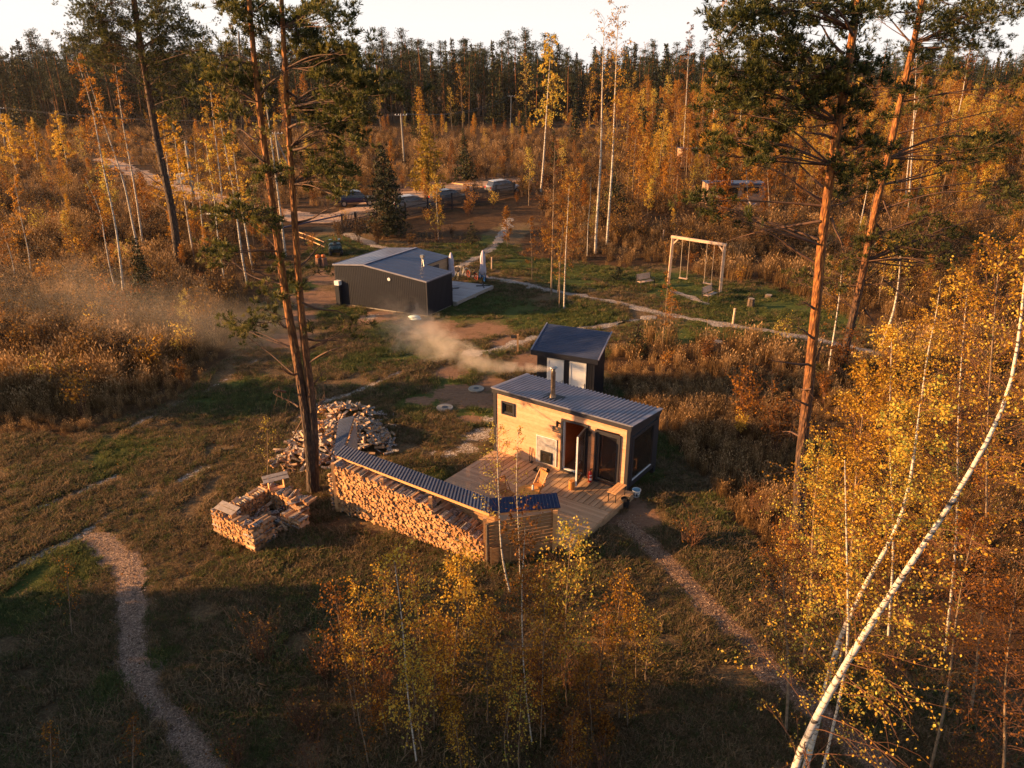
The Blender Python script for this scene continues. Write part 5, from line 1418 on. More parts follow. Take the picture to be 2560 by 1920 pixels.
far_cabin(1702, 1770, 424, 2.9, 'farther cabin of which only the flat blue-grey roof shows behind birches', False, 3.5, metal_roof2)
p = G(1868, 524)
sc = thing('sling_chair', 'pale sling chair leaning on the deck of the small flat-roofed cabin', 'chair', (p.x + .2, p.y - .8, .3))
w = MB(); w.beam((-.5, 0, .95), (.3, 0, 0), .04, .04); w.beam((-.5, .5, .95), (.3, .5, 0), .04, .04); w.beam((-.3, 0, 0), (.5, 0, .5), .04, .04); w.beam((-.3, .5, 0), (.5, .5, .5), .04, .04); w.build('frame', wood_swing, sc)
w = MB(); w.add([(-.48, 0, .93), (-.48, .5, .93), (-.1, .5, .35), (-.1, 0, .35), (.45, 0, .45), (.45, .5, .45)], [(0, 1, 2, 3), (3, 2, 5, 4)]); w.build('sling', cloth_par, sc)
# utility poles
def upole(px, py, topx, topy, label, arms=True, brace=False, r=.11, mat=None):
    b_ = G(px, py); t_ = D(topx, topy, b_.y); t = thing('utility_pole', label, 'utility pole', b_)
    w = MB(); v = t_ - b_; w.tube([(0, 0, 0), v], [r * 1.25, r], 10); w.build('pole', mat or concrete, t)
    if arms:
        w = MB(); c = v * .97; w.beam(c + Vector((-.9, 0, 0)), c + Vector((.9, 0, 0)), .07, .07); w.build('crossarm', metal_bright, t)
        for x in (-.82, -.35, .35, .82):
            w = MB(); w.lathe([(.05, 0), (.06, .08), (.03, .16)], (c.x + x, 0, c.z + .04), 8); w.build('insulator', white_pvc, t)
    if brace:
        w = MB(); w.tube([v * .9, (1.9, .3, 0)], .08, 8); w.build('strut', mat or concrete, t)
    return t_
tops = [upole(1012, 424, 1002, 284, 'concrete utility pole behind the fence left of the golden conifer'),
        upole(1276, 318, 1278, 238, 'distant concrete utility pole against the dark forest'),
        upole(487, 520, 464, 352, 'leaning pale concrete pole with transformer box beside the sandy track', False, r=.16),
        upole(14, 372, -2, 268, 'concrete pole at the left edge of the picture'),
        upole(606, 330, 597, 78, 'tall dark wooden pole with crossarm rising above the treetops on the left', True, r=.2, mat=wood_dark),
        upole(708, 470, 688, 330, 'braced pale pole seen between the twin pine trunks', True, True)]
b_ = G(487, 520); w = MB(); q = D(466, 442, b_.y)
tt = thing('transformer_box', 'grey transformer box mounted on the leaning concrete pole', 'transformer', q); w.box(-.9, .05, -.5, .3, -.7, .35); w.build('tank', zinc, tt, bevel=.04)
w = MB()
for x in (-.7, -.4, -.1): w.lathe([(.06, 0), (.04, .3)], (x, 0, .35), 8)
w.build('bushing', white_pvc, tt)
def wire(a, b, sag, n=24):
    pts = [a.lerp(b, i / n) - Vector((0, 0, sag * 4 * (i / n) * (1 - i / n))) for i in range(n + 1)]
    w = MB(); w.tube(pts, .018, 4, caps=False); return w
wl = thing('power_lines', 'thin power lines strung between the poles across the clearing', 'power line', (0, 0, 0))
far_l = D(-260, 260, 150)
for dx in (-.8, .8):
    for (a, b) in ((tops[3], tops[0]), (tops[0], tops[1]), (D(-200, 150, 120), tops[4]), (D(-300, 235, 120), tops[3])):
        wire(a + Vector((dx, 0, 0)), b + Vector((dx, 0, -.1)), 1.6).build('wire', metal_dark, wl)
# white gas pipe by the sandy track
w = MB(); a, b = G(505, 548), G(700, 560); w.tube([a * 1 - a + Vector((0, 0, .1)), Vector((0, 0, .55)), (b - a) * .36 + Vector((0, 0, .60))], .09, 8); w.build
tag(w.build('white_pipe', white_pvc, None, loc=a), 'short white pipe lying above the ground among the birches left of the twin pine', 'pipe')
# sheet pile / plank lying in the yard
w = MB(); a, b = G(1130, 467), G(1210, 478); w.beam((0, 0, .5), (b - a) + Vector((0, 0, .5)), .15, .12); tag(w.build('long_plank', wood_new, None, loc=a), 'long pale plank lying behind the fence near the far cars', 'plank')
# ================================================================ vegetation
def barkmat_birch():
    m, nt, b = newmat('birch_bark')
    tc = N(nt, 'ShaderNodeTexCoord'); mp = N(nt, 'ShaderNodeMapping'); mp.inputs['Scale'].default_value = (2.5, 2.5, 16)
    nt.links.new(tc.outputs['Object'], mp.inputs[0])
    ns = N(nt, 'ShaderNodeTexNoise'); ns.inputs['Scale'].default_value = 1.3; ns.inputs['Detail'].default_value = 5; ns.inputs['Roughness'].default_value = .7
    nt.links.new(mp.outputs[0], ns.inputs['Vector'])
    r = ramp(nt, ns.outputs[0], [(0.40, srgb('#241e1a')), (0.48, srgb('#b4a898')), (0.72, srgb('#d0c6b8'))])
    nt.links.new(r.outputs[0], b.inputs['Base Color']); b.inputs['Roughness'].default_value = .65
    return m
def barkmat_pine(name, zlo, zhi):
    m, nt, b = newmat(name)
    tc = N(nt, 'ShaderNodeTexCoord'); mp = N(nt, 'ShaderNodeMapping'); mp.inputs['Scale'].default_value = (6, 6, 1.6)
    nt.links.new(tc.outputs['Object'], mp.inputs[0])
    ns = N(nt, 'ShaderNodeTexNoise'); ns.inputs['Scale'].default_value = 2.2; ns.inputs['Detail'].default_value = 8; ns.inputs['Roughness'].default_value = .75
    nt.links.new(mp.outputs[0], ns.inputs['Vector'])
    vr = N(nt, 'ShaderNodeTexVoronoi'); vr.inputs['Scale'].default_value = 2.6; nt.links.new(mp.outputs[0], vr.inputs['Vector'])
    lo = ramp(nt, ns.outputs[0], [(0.3, srgb('#221a17')), (0.55, srgb('#4a3a32')), (0.75, srgb('#705c4e'))])
    hi = ramp(nt, ns.outputs[0], [(0.3, srgb('#4a2c12')), (0.5, srgb('#965c26')), (0.75, srgb('#c08c44'))])
    sp = N(nt, 'ShaderNodeSeparateXYZ'); nt.links.new(tc.outputs['Object'], sp.inputs[0])
    mr = N(nt, 'ShaderNodeMapRange'); mr.inputs['From Min'].default_value = zlo; mr.inputs['From Max'].default_value = zhi; nt.links.new(sp.outputs[2], mr.inputs['Value'])
    ad = N(nt, 'ShaderNodeMath', operation='MULTIPLY_ADD', use_clamp=True); ad.inputs[1].default_value = 1.2; nt.links.new(ns.outputs[0], ad.inputs[0])
    sb = N(nt, 'ShaderNodeMath', operation='SUBTRACT'); sb.inputs[1].default_value = .6; nt.links.new(mr.outputs[0], sb.inputs[0]); nt.links.new(sb.outputs[0], ad.inputs[2])
    crk = ramp(nt, vr.outputs['Distance'], [(0.28, (1, 1, 1)), (0.62, (.5, .44, .38))])
    mu_ = N(nt, 'ShaderNodeMix', data_type='RGBA', blend_type='MULTIPLY'); mu_.inputs[0].default_value = 1.0
    nt.links.new(mixc(nt, ad.outputs[0], lo.outputs[0], hi.outputs[0]), mu_.inputs[6]); nt.links.new(crk.outputs[0], mu_.inputs[7]); nt.links.new(mu_.outputs[2], b.inputs['Base Color'])
    b.inputs['Roughness'].default_value = .85
    bp = N(nt, 'ShaderNodeBump'); bp.inputs['Strength'].default_value = .9; bp.inputs['Distance'].default_value = .04
    nt.links.new(vr.outputs['Distance'], bp.inputs['Height']); nt.links.new(bp.outputs[0], b.inputs['Normal'])
    return m
birch_bark = barkmat_birch()
pine_bark = barkmat_pine('pine_bark', 2.5, 8.0)
pine_bark_far = barkmat_pine('far_pine_bark', 3, 9)
leaf_gold = leafmat('golden_birch_leaves', [(0.0, srgb('#744c14')), (0.3, srgb('#b07e1e')), (0.6, srgb('#d4a838')), (0.9, srgb('#dcc45a')), (1.0, srgb('#949844'))], .5)
leaf_orange = leafmat('orange_leaves', [(0.0, srgb('#40240f')), (0.35, srgb('#7a4a18')), (0.7, srgb('#a66c20')), (1.0, srgb('#c49034'))], .5)
leaf_pale = leafmat('yellow_green_leaves', [(0.0, srgb('#7c6c20')), (0.4, srgb('#a89434')), (0.7, srgb('#c4ac44')), (1.0, srgb('#c8b860'))], .5)
needle_m = leafmat('pine_needles', [(0.0, srgb('#1c200e')), (0.4, srgb('#3c421e')), (0.75, srgb('#66622e')), (1.0, srgb('#8c7e44'))], .42, .55, .12)
needle_far = leafmat('far_needles', [(0.0, srgb('#10180c')), (0.5, srgb('#222c14')), (1.0, srgb('#44461e'))], .15, .7, .2)
spruce_m = leafmat('spruce_needles', [(0.0, srgb('#14160a')), (0.5, srgb('#282c14')), (1.0, srgb('#484a22'))], .15, .7, .12)
larch_m = leafmat('golden_conifer_needles', [(0.0, srgb('#4c4214')), (0.5, srgb('#82681c')), (1.0, srgb('#a88a2c'))], .3, .7, .1)
dry_m = leafmat('dry_grass', [(0.0, srgb('#3a2816')), (0.35, srgb('#624828')), (0.7, srgb('#8e6c40')), (1.0, srgb('#ba966a'))], .35, .8, .3)
lawn_m = leafmat('lawn_blades', [(0.0, srgb('#947a5a')), (0.35, srgb('#745e42')), (0.65, srgb('#5c4e34')), (0.86, srgb('#52502e')), (1.0, srgb('#465222'))], .35, .8, .45)
twig_warm = simple('reddish_twigs', srgb('#6c4428'), srgb('#442a1a'), .8, 6)

def gpath(g, base, d, L, n, up=.0, wob=.08):
    """wandering branch path"""
    P = [np.array(base, float)]; d = np.array(d, float); d /= np.linalg.norm(d)
    for i in range(n):
        d = d + g.normal(size=3) * wob + np.array([0, 0, up]); d /= np.linalg.norm(d)
        P.append(P[-1] + d * L / n)
    return np.array(P)
def at_path(path, t):
    k = t * (len(path) - 1); i = min(int(k), len(path) - 2); f = k - i
    return path[i] * (1 - f) + path[i + 1] * f
def birch_np(g, path, r0, crown0=.3, nbr=30, blen=1.4, leafs=1200, lsize=.07, twr=.008, rise=.7, droop=-.12, taper=.8, jit=.045, leafbias=.5, tipkeep=.25, bf=.38):
    path = np.asarray(path); T = NP(); K = NP()
    t = np.linspace(0, 1, len(path)); T.tube(path, r0 * (1 - t) ** taper + .006, 8, 0)
    TW = []
    for i in range(nbr):
        u = crown0 + (1 - crown0) * (i + g.random()) / nbr; v = (u - crown0) / (1 - crown0)
        p = at_path(path, min(u, .995)); az = g.uniform(0, 2 * np.pi); L = blen * (1 - (1 - tipkeep) * v) * g.uniform(.6, 1.15) * (1 if v > .12 else .7)
        b = gpath(g, p, (np.cos(az), np.sin(az), rise + .5 * v), L, 6, droop, .10)
        rb = max(r0 * (1 - u) * bf, twr * 1.2); K.tube(b, np.linspace(rb, twr * .6, 7), 4, 0); TW.append(b)
        for j in range(5):
            s = g.uniform(.25, .95); q = at_path(b, s); az2 = az + g.uniform(-1.2, 1.2)
            c = gpath(g, q, (np.cos(az2), np.sin(az2), g.uniform(-.1, .7)), L * .45 * g.uniform(.6, 1.1), 4, droop * 1.2, .14)
            K.tube(c, np.linspace(twr * .8, twr * .35, 5), 3, 0); TW.append(c)
    n = leafs
    if n:
        idx = g.integers(0, len(TW), n); s = g.random(n) ** leafbias
        P = np.array([at_path(TW[k], min(ss, .999)) for k, ss in zip(idx, s)]) + g.normal(size=(n, 3)) * jit
        K.leaves(P, lsize, 1, None, .75, .4, g)
    return T, K
def straight(h, g, lean=.05, n=9, bend=.02):
    a = g.uniform(0, 6.28); z = np.linspace(0, h, n); w = np.cumsum(g.normal(size=(n, 2)) * bend * h / n * 2, axis=0); w[0] = 0
    return np.stack([np.cos(a) * lean * z + w[:, 0], np.sin(a) * lean * z + w[:, 1], z], 1)
def tree_thing(name, label, cat, T, K, tm, km, loc, group=None, sm=(0,)):
    r = thing(name, label, cat, loc, 0, group)
    meshobj('trunk', T.mesh('trunk', [tm], sm), r)
    if K is not None and K.V: meshobj('crown', K.mesh('crown', km, ()), r)
    return r
def joined(T, K, name, tm, km):
    """one mesh with trunk and crown, for far woods"""
    J = NP()
    for s, off in ((T, 0), (K, 1)):
        for V, Q, m_, t_ in zip(s.V, s.Q, s.Qm, s.Qt): pass
    J.V = T.V + K.V; J.n = T.n + K.n
    J.Q = T.Q + [q + T.n for q in K.Q]; J.Qm = T.Qm + [m_ + 1 for m_ in K.Qm]; J.Qt = T.Qt + K.Qt
    return J.mesh(name, [tm] + km)
def pine_np(g, path, radii, puffs, dead=(), tuft=95, L=.13, w=.019, k=11, limb_r=.022, tn=9, flat=.55):
    path = np.asarray(path); T = NP(); K = NP()
    T.tube(path, radii, 12, 0)
    zs = path[:, 2]
    for (c, r, *o) in puffs:
        c = np.array(c, float)
        i = int(np.argmin(np.abs(zs - c[2])))
        hd = np.hypot(c[0] - path[i][0], c[1] - path[i][1])
        za = np.clip(c[2] - hd * g.uniform(.05, .45), zs[0] + 1, zs[-1]); i = int(np.argmin(np.abs(zs - za))); a = path[i]
        mid = (a + c) / 2 + np.array([0, 0, hd * g.uniform(-.05, .12)]) + g.normal(size=3) * hd * .06
        b = polyline([a, a * .65 + mid * .35 + g.normal(size=3) * .03, mid, c * .75 + mid * .25 + g.normal(size=3) * .05, c + np.array([0, 0, -r * .25])], 9)
        lr = limb_r * (.55 + .3 * hd); K.tube(b, np.linspace(min(lr, radii[i] * .6), .008, 9), 5, 0)
        m_ = max(5, int(8 * r / .4)); ends = []
        for j in range(m_):
            e = c + g.normal(size=3) * np.array([r, r, r * flat]) * 1.0; ends.append(e); s0 = at_path(b, g.uniform(.6, 1) * .999)
            K.tube(polyline([s0, (s0 + e) / 2 + g.normal(size=3) * .05, e], 4), [.011, .008, .006, .004], 3, 0)
        n = max(8, int(tuft * 1.05 * (r / .4) ** 2)); E = np.array(ends); ii_ = g.integers(0, len(E), n)
        P = g.normal(size=(n, 3)) * np.array([.24, .24, .15]) * min(r, .7); Q = E[ii_] + P
        d = P / (np.linalg.norm(P, axis=1)[:, None] + 1e-6) * .6 + np.array([0, 0, .7]) + (E[ii_] - c) * .5; K.needles(Q, d, L, w, k, .55, 1, None, g)
    for (a, e) in dead:
        a, e = np.array(a), np.array(e); K.tube(polyline([a, (a * .6 + e * .4) + g.normal(size=3) * .05, (a * .3 + e * .7) + np.array([0, 0, .08]) + g.normal(size=3) * .07, e], 8), np.linspace(.045, .008, 8), 5, 0)
        for j in range(tn):
            s = g.uniform(.3, .95); q = a * (1 - s) + e * s; dd = (e - a); q2 = q + dd * g.uniform(.05, .2) + g.normal(size=3) * .22
            K.tube(polyline([q, (q + q2) / 2 + g.normal(size=3) * .03, q2], 4), [.008, .006, .004, .003], 3, 0)
    return T, K
def spruce_np(g, h, R0, step=.28, nb=9, fs=.16, per=22, bend=-.05):
    T = NP(); K = NP(); path = straight(h, g, .01, 7, .004); T.tube(path, np.linspace(.035 + h * .012, .01, 7), 7, 0)
    z = h * .06; 
    while z < h * .985:
        v = z / h; L = R0 * (1 - v) ** .85 * (1.0 if v > .08 else .8)
        for j in range(nb):
            az = g.uniform(0, 6.28); l = L * g.uniform(.65, 1.15); p = np.array([0, 0, z + g.uniform(-.1, .1)])
            b = gpath(g, p, (np.cos(az), np.sin(az), .12 - .3 * (1 - v)), l, 4, .04, .05); K.tube(b, np.linspace(.012, .004, 5), 3, 0)
            m_ = max(3, int(per * l / R0)); s = g.random(m_) ** .7
            P = np.array([at_path(b, x * .999) for x in s]) + g.normal(size=(m_, 3)) * np.array([.09, .09, .05]) * (R0 / 1.5) ** .5
            K.leaves(P, fs, 1, None, .5, .25, g)
        z += step
    return T, K
def bush_np(g, h, Rr, stems=9, leafs=500, ls=.08, twr=.006):
    K = NP(); TW = []
    for i in range(stems):
        az = g.uniform(0, 6.28); e = g.uniform(.1, 1) * Rr; b = gpath(g, (g.normal() * .08, g.normal() * .08, 0), (np.cos(az) * e / h, np.sin(az) * e / h, 1), h * g.uniform(.6, 1.1), 6, 0, .09)
        K.tube(b, np.linspace(twr * 2.2, twr * .5, 7), 3, 0); TW.append(b)
        for j in range(6):
            s = g.uniform(.3, .95); q = at_path(b, s); a2 = g.uniform(0, 6.28); c = gpath(g, q, (np.cos(a2), np.sin(a2), 1.0), h * .25 * g.uniform(.6, 1.2), 4, .0, .12); K.tube(c, np.linspace(twr, twr * .4, 5), 3, 0); TW.append(c)
    idx = g.integers(0, len(TW), leafs); s = g.uniform(.35, 1, leafs)
    P = np.array([at_path(TW[k], x * .999) for k, x in zip(idx, s)]) + g.normal(size=(leafs, 3)) * .06
    K.leaves(P, ls, 1, None, .7, .3, g)
    return K

# ---- points helpers: pixel path at a depth, relative to a base
def pxpath(base, pts, n=14, dY=0.0):
    """base world Vector; pts list of photo pixels going up; all near the base's depth"""
    out = [np.zeros(3)]
    for i, (x, y) in enumerate(pts):
        q = D(x, y, base.y + dY * (i + 1) / len(pts)); out.append(np.array(q - base))
    return polyline(out, n)

# ================================================================ the big pines
def Z1(X, Y): return (X * .4219, Y * .4219)
def Z2(X, Y): return (800 + X * .4219, Y * .4219)
def Z3(X, Y): return (1660 + X * .4219, Y * .4219)
def Z4(X, Y): return (X * .4219, 600 + Y * .4219)
def Z5(X, Y): return (1660 + X * .4219, 700 + Y * .4219)
def big_pine(name, label, base_px, stems, puffs, dead, r0, seed, spread=1.0, rad=.34, path_pts=16, extra_top=0, tuft=95, rtop=.35, bark=None):
    g = np.random.default_rng(seed); b = G(*base_px); root = thing(name, label, 'pine tree', b)
    T = NP(); K = NP(); paths = []
    for pts in stems:
        pa = pxpath(b, pts, path_pts)
        if extra_top:
            d = pa[-1] - pa[-2]; d /= np.linalg.norm(d); pa = np.vstack([pa, pa[-1] + d * extra_top * .5, pa[-1] + d * extra_top])
        paths.append(pa)
    for si, pa in enumerate(paths):
        P = []; 
        for pf in puffs:
            if name == 'pine_tree' and seed == 5 and g.random() < .14: continue
            (x, y), r = pf[0], pf[1]; who = pf[2] if len(pf) > 2 else None
            c = np.array(D(x, y, b.y) - b)
            dist = [np.abs(p_[np.argmin(np.abs(p_[:, 2] - c[2]))][0] - c[0]) for p_ in paths]
            own = int(np.argmin(dist)) if who is None else who
            if own != si: continue
            hx = dist[own]; c[1] += g.uniform(-1, 1) * min(spread, .5 + hx * .6)
            # keep the pixel position when pushed in depth
            q = D(x, y, b.y + c[1]); c = np.array(q - b)
            P.append((c, r * g.uniform(.95, 1.3)))
        dd = [(np.array(D(*a, b.y + g.uniform(-.2, .2)) - b), np.array(D(*e, b.y + g.uniform(-1.2, 1.2)) - b)) for (a, e, w_) in dead if w_ == si]
        n = len(pa); t = np.linspace(0, 1, n)
        rr = (r0[si] * (1 - t * (1 - rtop))); rr[0] *= 1.35
        t_, k_ = pine_np(g, pa, rr, P, dd, tuft=tuft)
        for s_, d_ in ((t_, T), (k_, K)):
            for V, Q, m_, tt in zip(s_.V, s_.Q, s_.Qm, s_.Qt):
                d_.V.append(V); d_.Q.append(Q + d_.n if 0 else Q - 0); d_.Qm.append(m_); d_.Qt.append(tt)
            off = d_.n; k = len(s_.V)
            for i in range(len(d_.Q) - k, len(d_.Q)): d_.Q[i] = d_.Q[i] + off
            d_.n += s_.n
    meshobj('trunk', T.mesh('trunk', [bark or pine_bark], (0,)), root)
    meshobj('crown', K.mesh('crown', [pine_limb, needle_m]), root)
    return root
pine_limb = simple('pine_limb_bark', srgb('#6c4a34'), srgb('#30241e'), .8, 5, bump=.3)

PA = [(Z1(1330, 500), .42), (Z1(1400, 620), .38), (Z1(1450, 700), .35), (Z1(1380, 520), .35), (Z1(1540, 1010), .3), (Z1(1620, 1030), .32), (Z1(1680, 1040), .25), (Z1(1400, 1210), .3), (Z1(1290, 1265), .25), (Z1(1350, 1240), .28),
      (Z1(1560, 1310), .34), (Z1(1500, 1290), .28), (Z1(1650, 1320), .26), (Z1(1310, 1500), .26), (Z1(1250, 1545), .18), (Z1(1370, 1480), .2), (Z1(1750, 1620), .24), (Z1(1460, 1260), .25),
      (Z1(1850, 960), .35), (Z1(1990, 990), .4), (Z1(1950, 1100), .35), (Z1(2040, 960), .3), (Z1(2010, 1160), .26), (Z1(1900, 1030), .3), (Z1(1950, 680), .45), (Z1(2080, 690), .42), (Z1(2000, 580), .42), (Z1(2070, 500), .32), (Z1(1900, 780), .3), (Z1(1860, 640), .3), (Z1(2110, 600), .35), (Z1(1960, 800), .25), (Z2(430, 520), .35), (Z2(360, 520), .3), (Z2(290, 540), .25), (Z2(120, 500), .35), (Z2(180, 520), .35), (Z2(160, 690), .3), (Z2(60, 660), .35), (Z2(220, 840), .3), (Z2(140, 860), .25), (Z2(80, 1000), .3), (Z2(120, 1100), .28),
      (Z1(1400, 80), .36), (Z1(1350, 130), .28), (Z1(1500, 40), .36), (Z1(1440, 20), .3), (Z1(1600, 100), .34), (Z1(1640, 150), .28), (Z1(1560, 300), .3), (Z1(1300, 320), .28), (Z1(1240, 330), .22), (Z1(1480, 150), .26), (Z1(1330, 60), .24), (Z1(1260, 10), .2), (Z1(1640, 60), .28), (Z1(1440, 440), .35), (Z1(1380, 470), .35), (Z1(1280, 480), .3), (Z1(1500, 460), .28),
      (Z1(1850, 50), .38, 1), (Z1(1900, 30), .34, 1), (Z1(2000, 50), .24, 1), (Z1(2090, 90), .2, 1), (Z1(1980, 150), .22, 1), (Z1(1780, 200), .32, 1), (Z1(1830, 150), .36, 1), (Z1(1880, 120), .3, 1), (Z1(1900, 300), .45, 1), (Z1(1980, 330), .4, 1), (Z1(2050, 330), .38, 1), (Z1(1830, 330), .34, 1), (Z1(2100, 420), .32, 1), (Z1(1780, 60), .3, 1), (Z1(1760, 290), .26, 1), (Z1(1850, 400), .28, 1), (Z1(1940, 420), .26, 1), (Z1(2130, 300), .3, 1), (Z2(130, 280), .35, 1), (Z2(220, 260), .3, 1),
      (Z4(1480, 480), .3), (Z4(1540, 400), .24), (Z4(1400, 500), .28), (Z4(1380, 540), .22), (Z4(1470, 570), .22), (Z4(1560, 490), .24), (Z4(1640, 320), .28), (Z4(1580, 290), .22), (Z4(1760, 220), .26), (Z4(1700, 330), .2), (Z4(1850, 520), .15), (Z4(2060, 510), .24), (Z4(2100, 550), .2), (Z4(2110, 480), .16), (Z4(1880, 850), .15), (Z4(1900, 180), .2), (Z4(1290, 80), .28), (Z4(1240, 100), .2), (Z4(1700, 100), .2)]
DA = [(Z1(1530, 840), Z1(1380, 780), 0), (Z1(1560, 960), Z1(1390, 790), 0), (Z4(1690, 900), Z4(1620, 910), 0), (Z4(1750, 800), Z4(1660, 760), 0), (Z4(1770, 990), Z4(1620, 910), 0), (Z4(1700, 520), Z4(1640, 460), 0), (Z1(1540, 570), Z1(1680, 440), 0), (Z1(1500, 370), Z1(1300, 385), 0),
      (Z4(1790, 370), Z4(2075, 465), 1), (Z4(1800, 580), Z4(2040, 600), 1), (Z4(1815, 740), Z4(2100, 600), 1), (Z4(1840, 890), Z4(1915, 780), 1), (Z4(1760, 170), Z4(1950, 5), 1), (Z1(1760, 1320), Z1(1990, 1230), 1), (Z1(1700, 540), Z1(1820, 640), 1), (Z1(1710, 760), Z1(1920, 740), 1), (Z1(1740, 890), Z1(1920, 840), 1), (Z1(1700, 150), Z1(1810, 75), 1),
      (Z4(1800, 1050), Z4(1720, 1180), 0), (Z4(1790, 1200), Z4(1715, 1160), 0), (Z4(1860, 1000), Z4(1930, 930), 1), (Z4(1790, 850), Z4(1850, 870), 1)]
big_pine('pine_tree', 'tall twin-stemmed pine rising between the square log stack and the woodshed', (783, 1226),
         [[(776, 1150), (768, 1050), (748, 930), (728, 820), (706, 700), (694, 600), (680, 500), (667, 400), (650, 300), (638, 200), (632, 100), (622, 0), (618, -60)],
          [(788, 1160), (788, 1060), (775, 960), (762, 880), (750, 760), (742, 640), (735, 520), (726, 400), (720, 300), (713, 180), (706, 60), (702, -40)]],
         PA, DA, (.175, .165), 3, 1.5, tuft=85)
PB = [Z3(*q) + (r,) for q, r in [((470, 60), .5), ((560, 30), .5), ((420, 130), .42), ((470, 250), .42), ((560, 170), .5), ((620, 240), .48), ((700, 60), .5), ((760, 130), .5), ((690, 300), .48), ((640, 380), .48), ((780, 300), .45), ((380, 430), .42), ((330, 500), .36), ((420, 560), .42), ((560, 430), .42), ((620, 480), .42), ((310, 620), .35), ((400, 640), .4), ((500, 600), .42), ((600, 560), .42), ((640, 650), .4), ((720, 600), .4), ((760, 520), .4), ((860, 350), .4), ((960, 380), .42), ((1000, 440), .4), ((1080, 390), .42), ((1150, 320), .42), ((1190, 370), .38), ((900, 520), .38), ((850, 600), .38), ((940, 560), .38), ((1080, 560), .3), ((1200, 540), .36), ((1260, 570), .36), ((1200, 620), .3), ((1000, 720), .34), ((900, 720), .32), ((760, 720), .36), ((640, 760), .36), ((500, 720), .36), ((430, 820), .36), ((340, 800), .32), ((550, 830), .36), ((310, 900), .3), ((450, 940), .32), ((560, 960), .32), ((640, 930), .3), ((1050, 60), .4), ((960, 60), .42), ((880, 30), .42), ((800, 20), .45), ((1180, 80), .4), ((1120, 150), .35), ((700, 820), .3), ((800, 640), .3), ((820, 440), .36), ((720, 200), .4), ((820, 90), .4), ((530, 300), .4), ((480, 400), .35), ((1040, 480), .3)]]
PB2 = [Z3(*q) + (r,) for q, r in [((160, 1200), .3), ((230, 1190), .32), ((300, 1200), .28), ((200, 1150), .22), ((330, 1240), .25), ((440, 1285), .28), ((490, 1290), .2), ((1090, 870), .36), ((1180, 850), .34), ((1290, 830), .36), ((1150, 930), .34), ((1250, 960), .36), ((1340, 880), .3), ((1040, 1120), .3), ((1120, 1080), .32), ((1200, 1110), .3), ((1050, 1180), .25), ((1000, 1010), .22), ((1080, 980), .22)]]
PBALL = [((x, y), r * .88) for x, y, r in PB + PB2]
DB = [(Z3(940, 1110), Z3(680, 930), 0), (Z3(940, 1190), Z3(620, 990), 0), (Z3(920, 1420), Z3(560, 1310), 0), (Z3(930, 1310), Z3(370, 1430), 0), (Z3(990, 1290), Z3(1060, 1500), 0), (Z5(890, 350), Z5(775, 280), 0), (Z5(860, 500), Z5(640, 480), 0), (Z5(870, 650), Z5(800, 640), 0), (Z5(860, 745), Z5(760, 715), 0), (Z5(830, 935), Z5(700, 900), 0), (Z5(890, 170), Z5(820, 130), 0), (Z3(1010, 830), Z3(840, 780), 0), (Z3(1060, 320), Z3(880, 100), 0), (Z3(1120, 210), Z3(1000, 30), 0), (Z3(900, 1560), Z3(550, 1350), 0), (Z5(910, 480), Z5(940, 350), 0)]
big_pine('pine_tree', 'large orange-barked pine right of the leafless birches, its crown filling the upper right', (1998, 1348),
         [[(1993, 1280), (1996, 1180), (2010, 1080), (2022, 960), (2030, 860), (2042, 760), (2050, 660), (2056, 570), (2066, 480), (2076, 420), (2090, 350), (2108, 240), (2122, 160), (2136, 80), (2146, 0), (2150, -50)]],
         PBALL, DB, (.178,), 5, 1.8, tuft=80, rtop=.5)
PC = [(Z3(*q), r) for q, r in [((1350, 60), .55), ((1290, 100), .5), ((1750, 30), .55), ((1850, 40), .55), ((1920, 60), .5), ((1700, 120), .5), ((1820, 130), .55), ((1900, 170), .5), ((1780, 200), .55), ((1680, 250), .45), ((1850, 280), .45), ((1910, 250), .4), ((1650, 180), .4), ((1600, 340), .4), ((1500, 310), .4), ((1430, 300), .36), ((1680, 390), .42), ((1700, 440), .36), ((1440, 60), .4), ((1240, 60), .4), ((1640, 30), .45), ((1780, 820), .5), ((1850, 900), .5), ((1920, 930), .5), ((1700, 850), .4), ((1800, 960), .45), ((1900, 800), .45), ((1540, 600), .4), ((1480, 625), .35), ((2100, 520), .5), ((2110, 640), .4), ((2100, 830), .45), ((2050, 900), .45), ((1600, 1290), .35), ((1540, 1230), .35), ((1650, 1350), .35), ((2000, 1100), .45), ((2080, 1150), .45), ((1980, 1230), .35), ((2100, 1240), .4), ((2020, 20), .4), ((2110, 30), .5), ((1560, 80), .35)]]
PC += [(Z3(*q), r * .85) for q, r in [((1180, 1440), .4), ((1290, 1400), .42), ((1370, 1400), .36), ((1430, 1400), .4), ((1500, 1410), .38), ((1350, 1470), .36), ((1060, 1540), .38), ((1130, 1520), .38), ((1000, 1600), .34), ((1100, 1610), .34), ((850, 1620), .3), ((950, 1550), .3), ((1500, 1500), .36), ((1600, 1480), .36), ((1750, 1390), .36), ((1640, 1420), .36), ((1800, 1500), .38), ((1900, 1430), .38), ((1980, 1480), .36), ((1580, 1560), .3), ((1700, 1560), .34), ((1440, 1480), .34), ((1240, 1480), .34)]]
PC += [(Z5(*q), .26) for q in [(960, 560), (1040, 540), (1100, 520), (1000, 620), (1050, 660), (980, 690), (940, 520), (760, 0), (800, 30), (1010, 30), (880, 20)]]
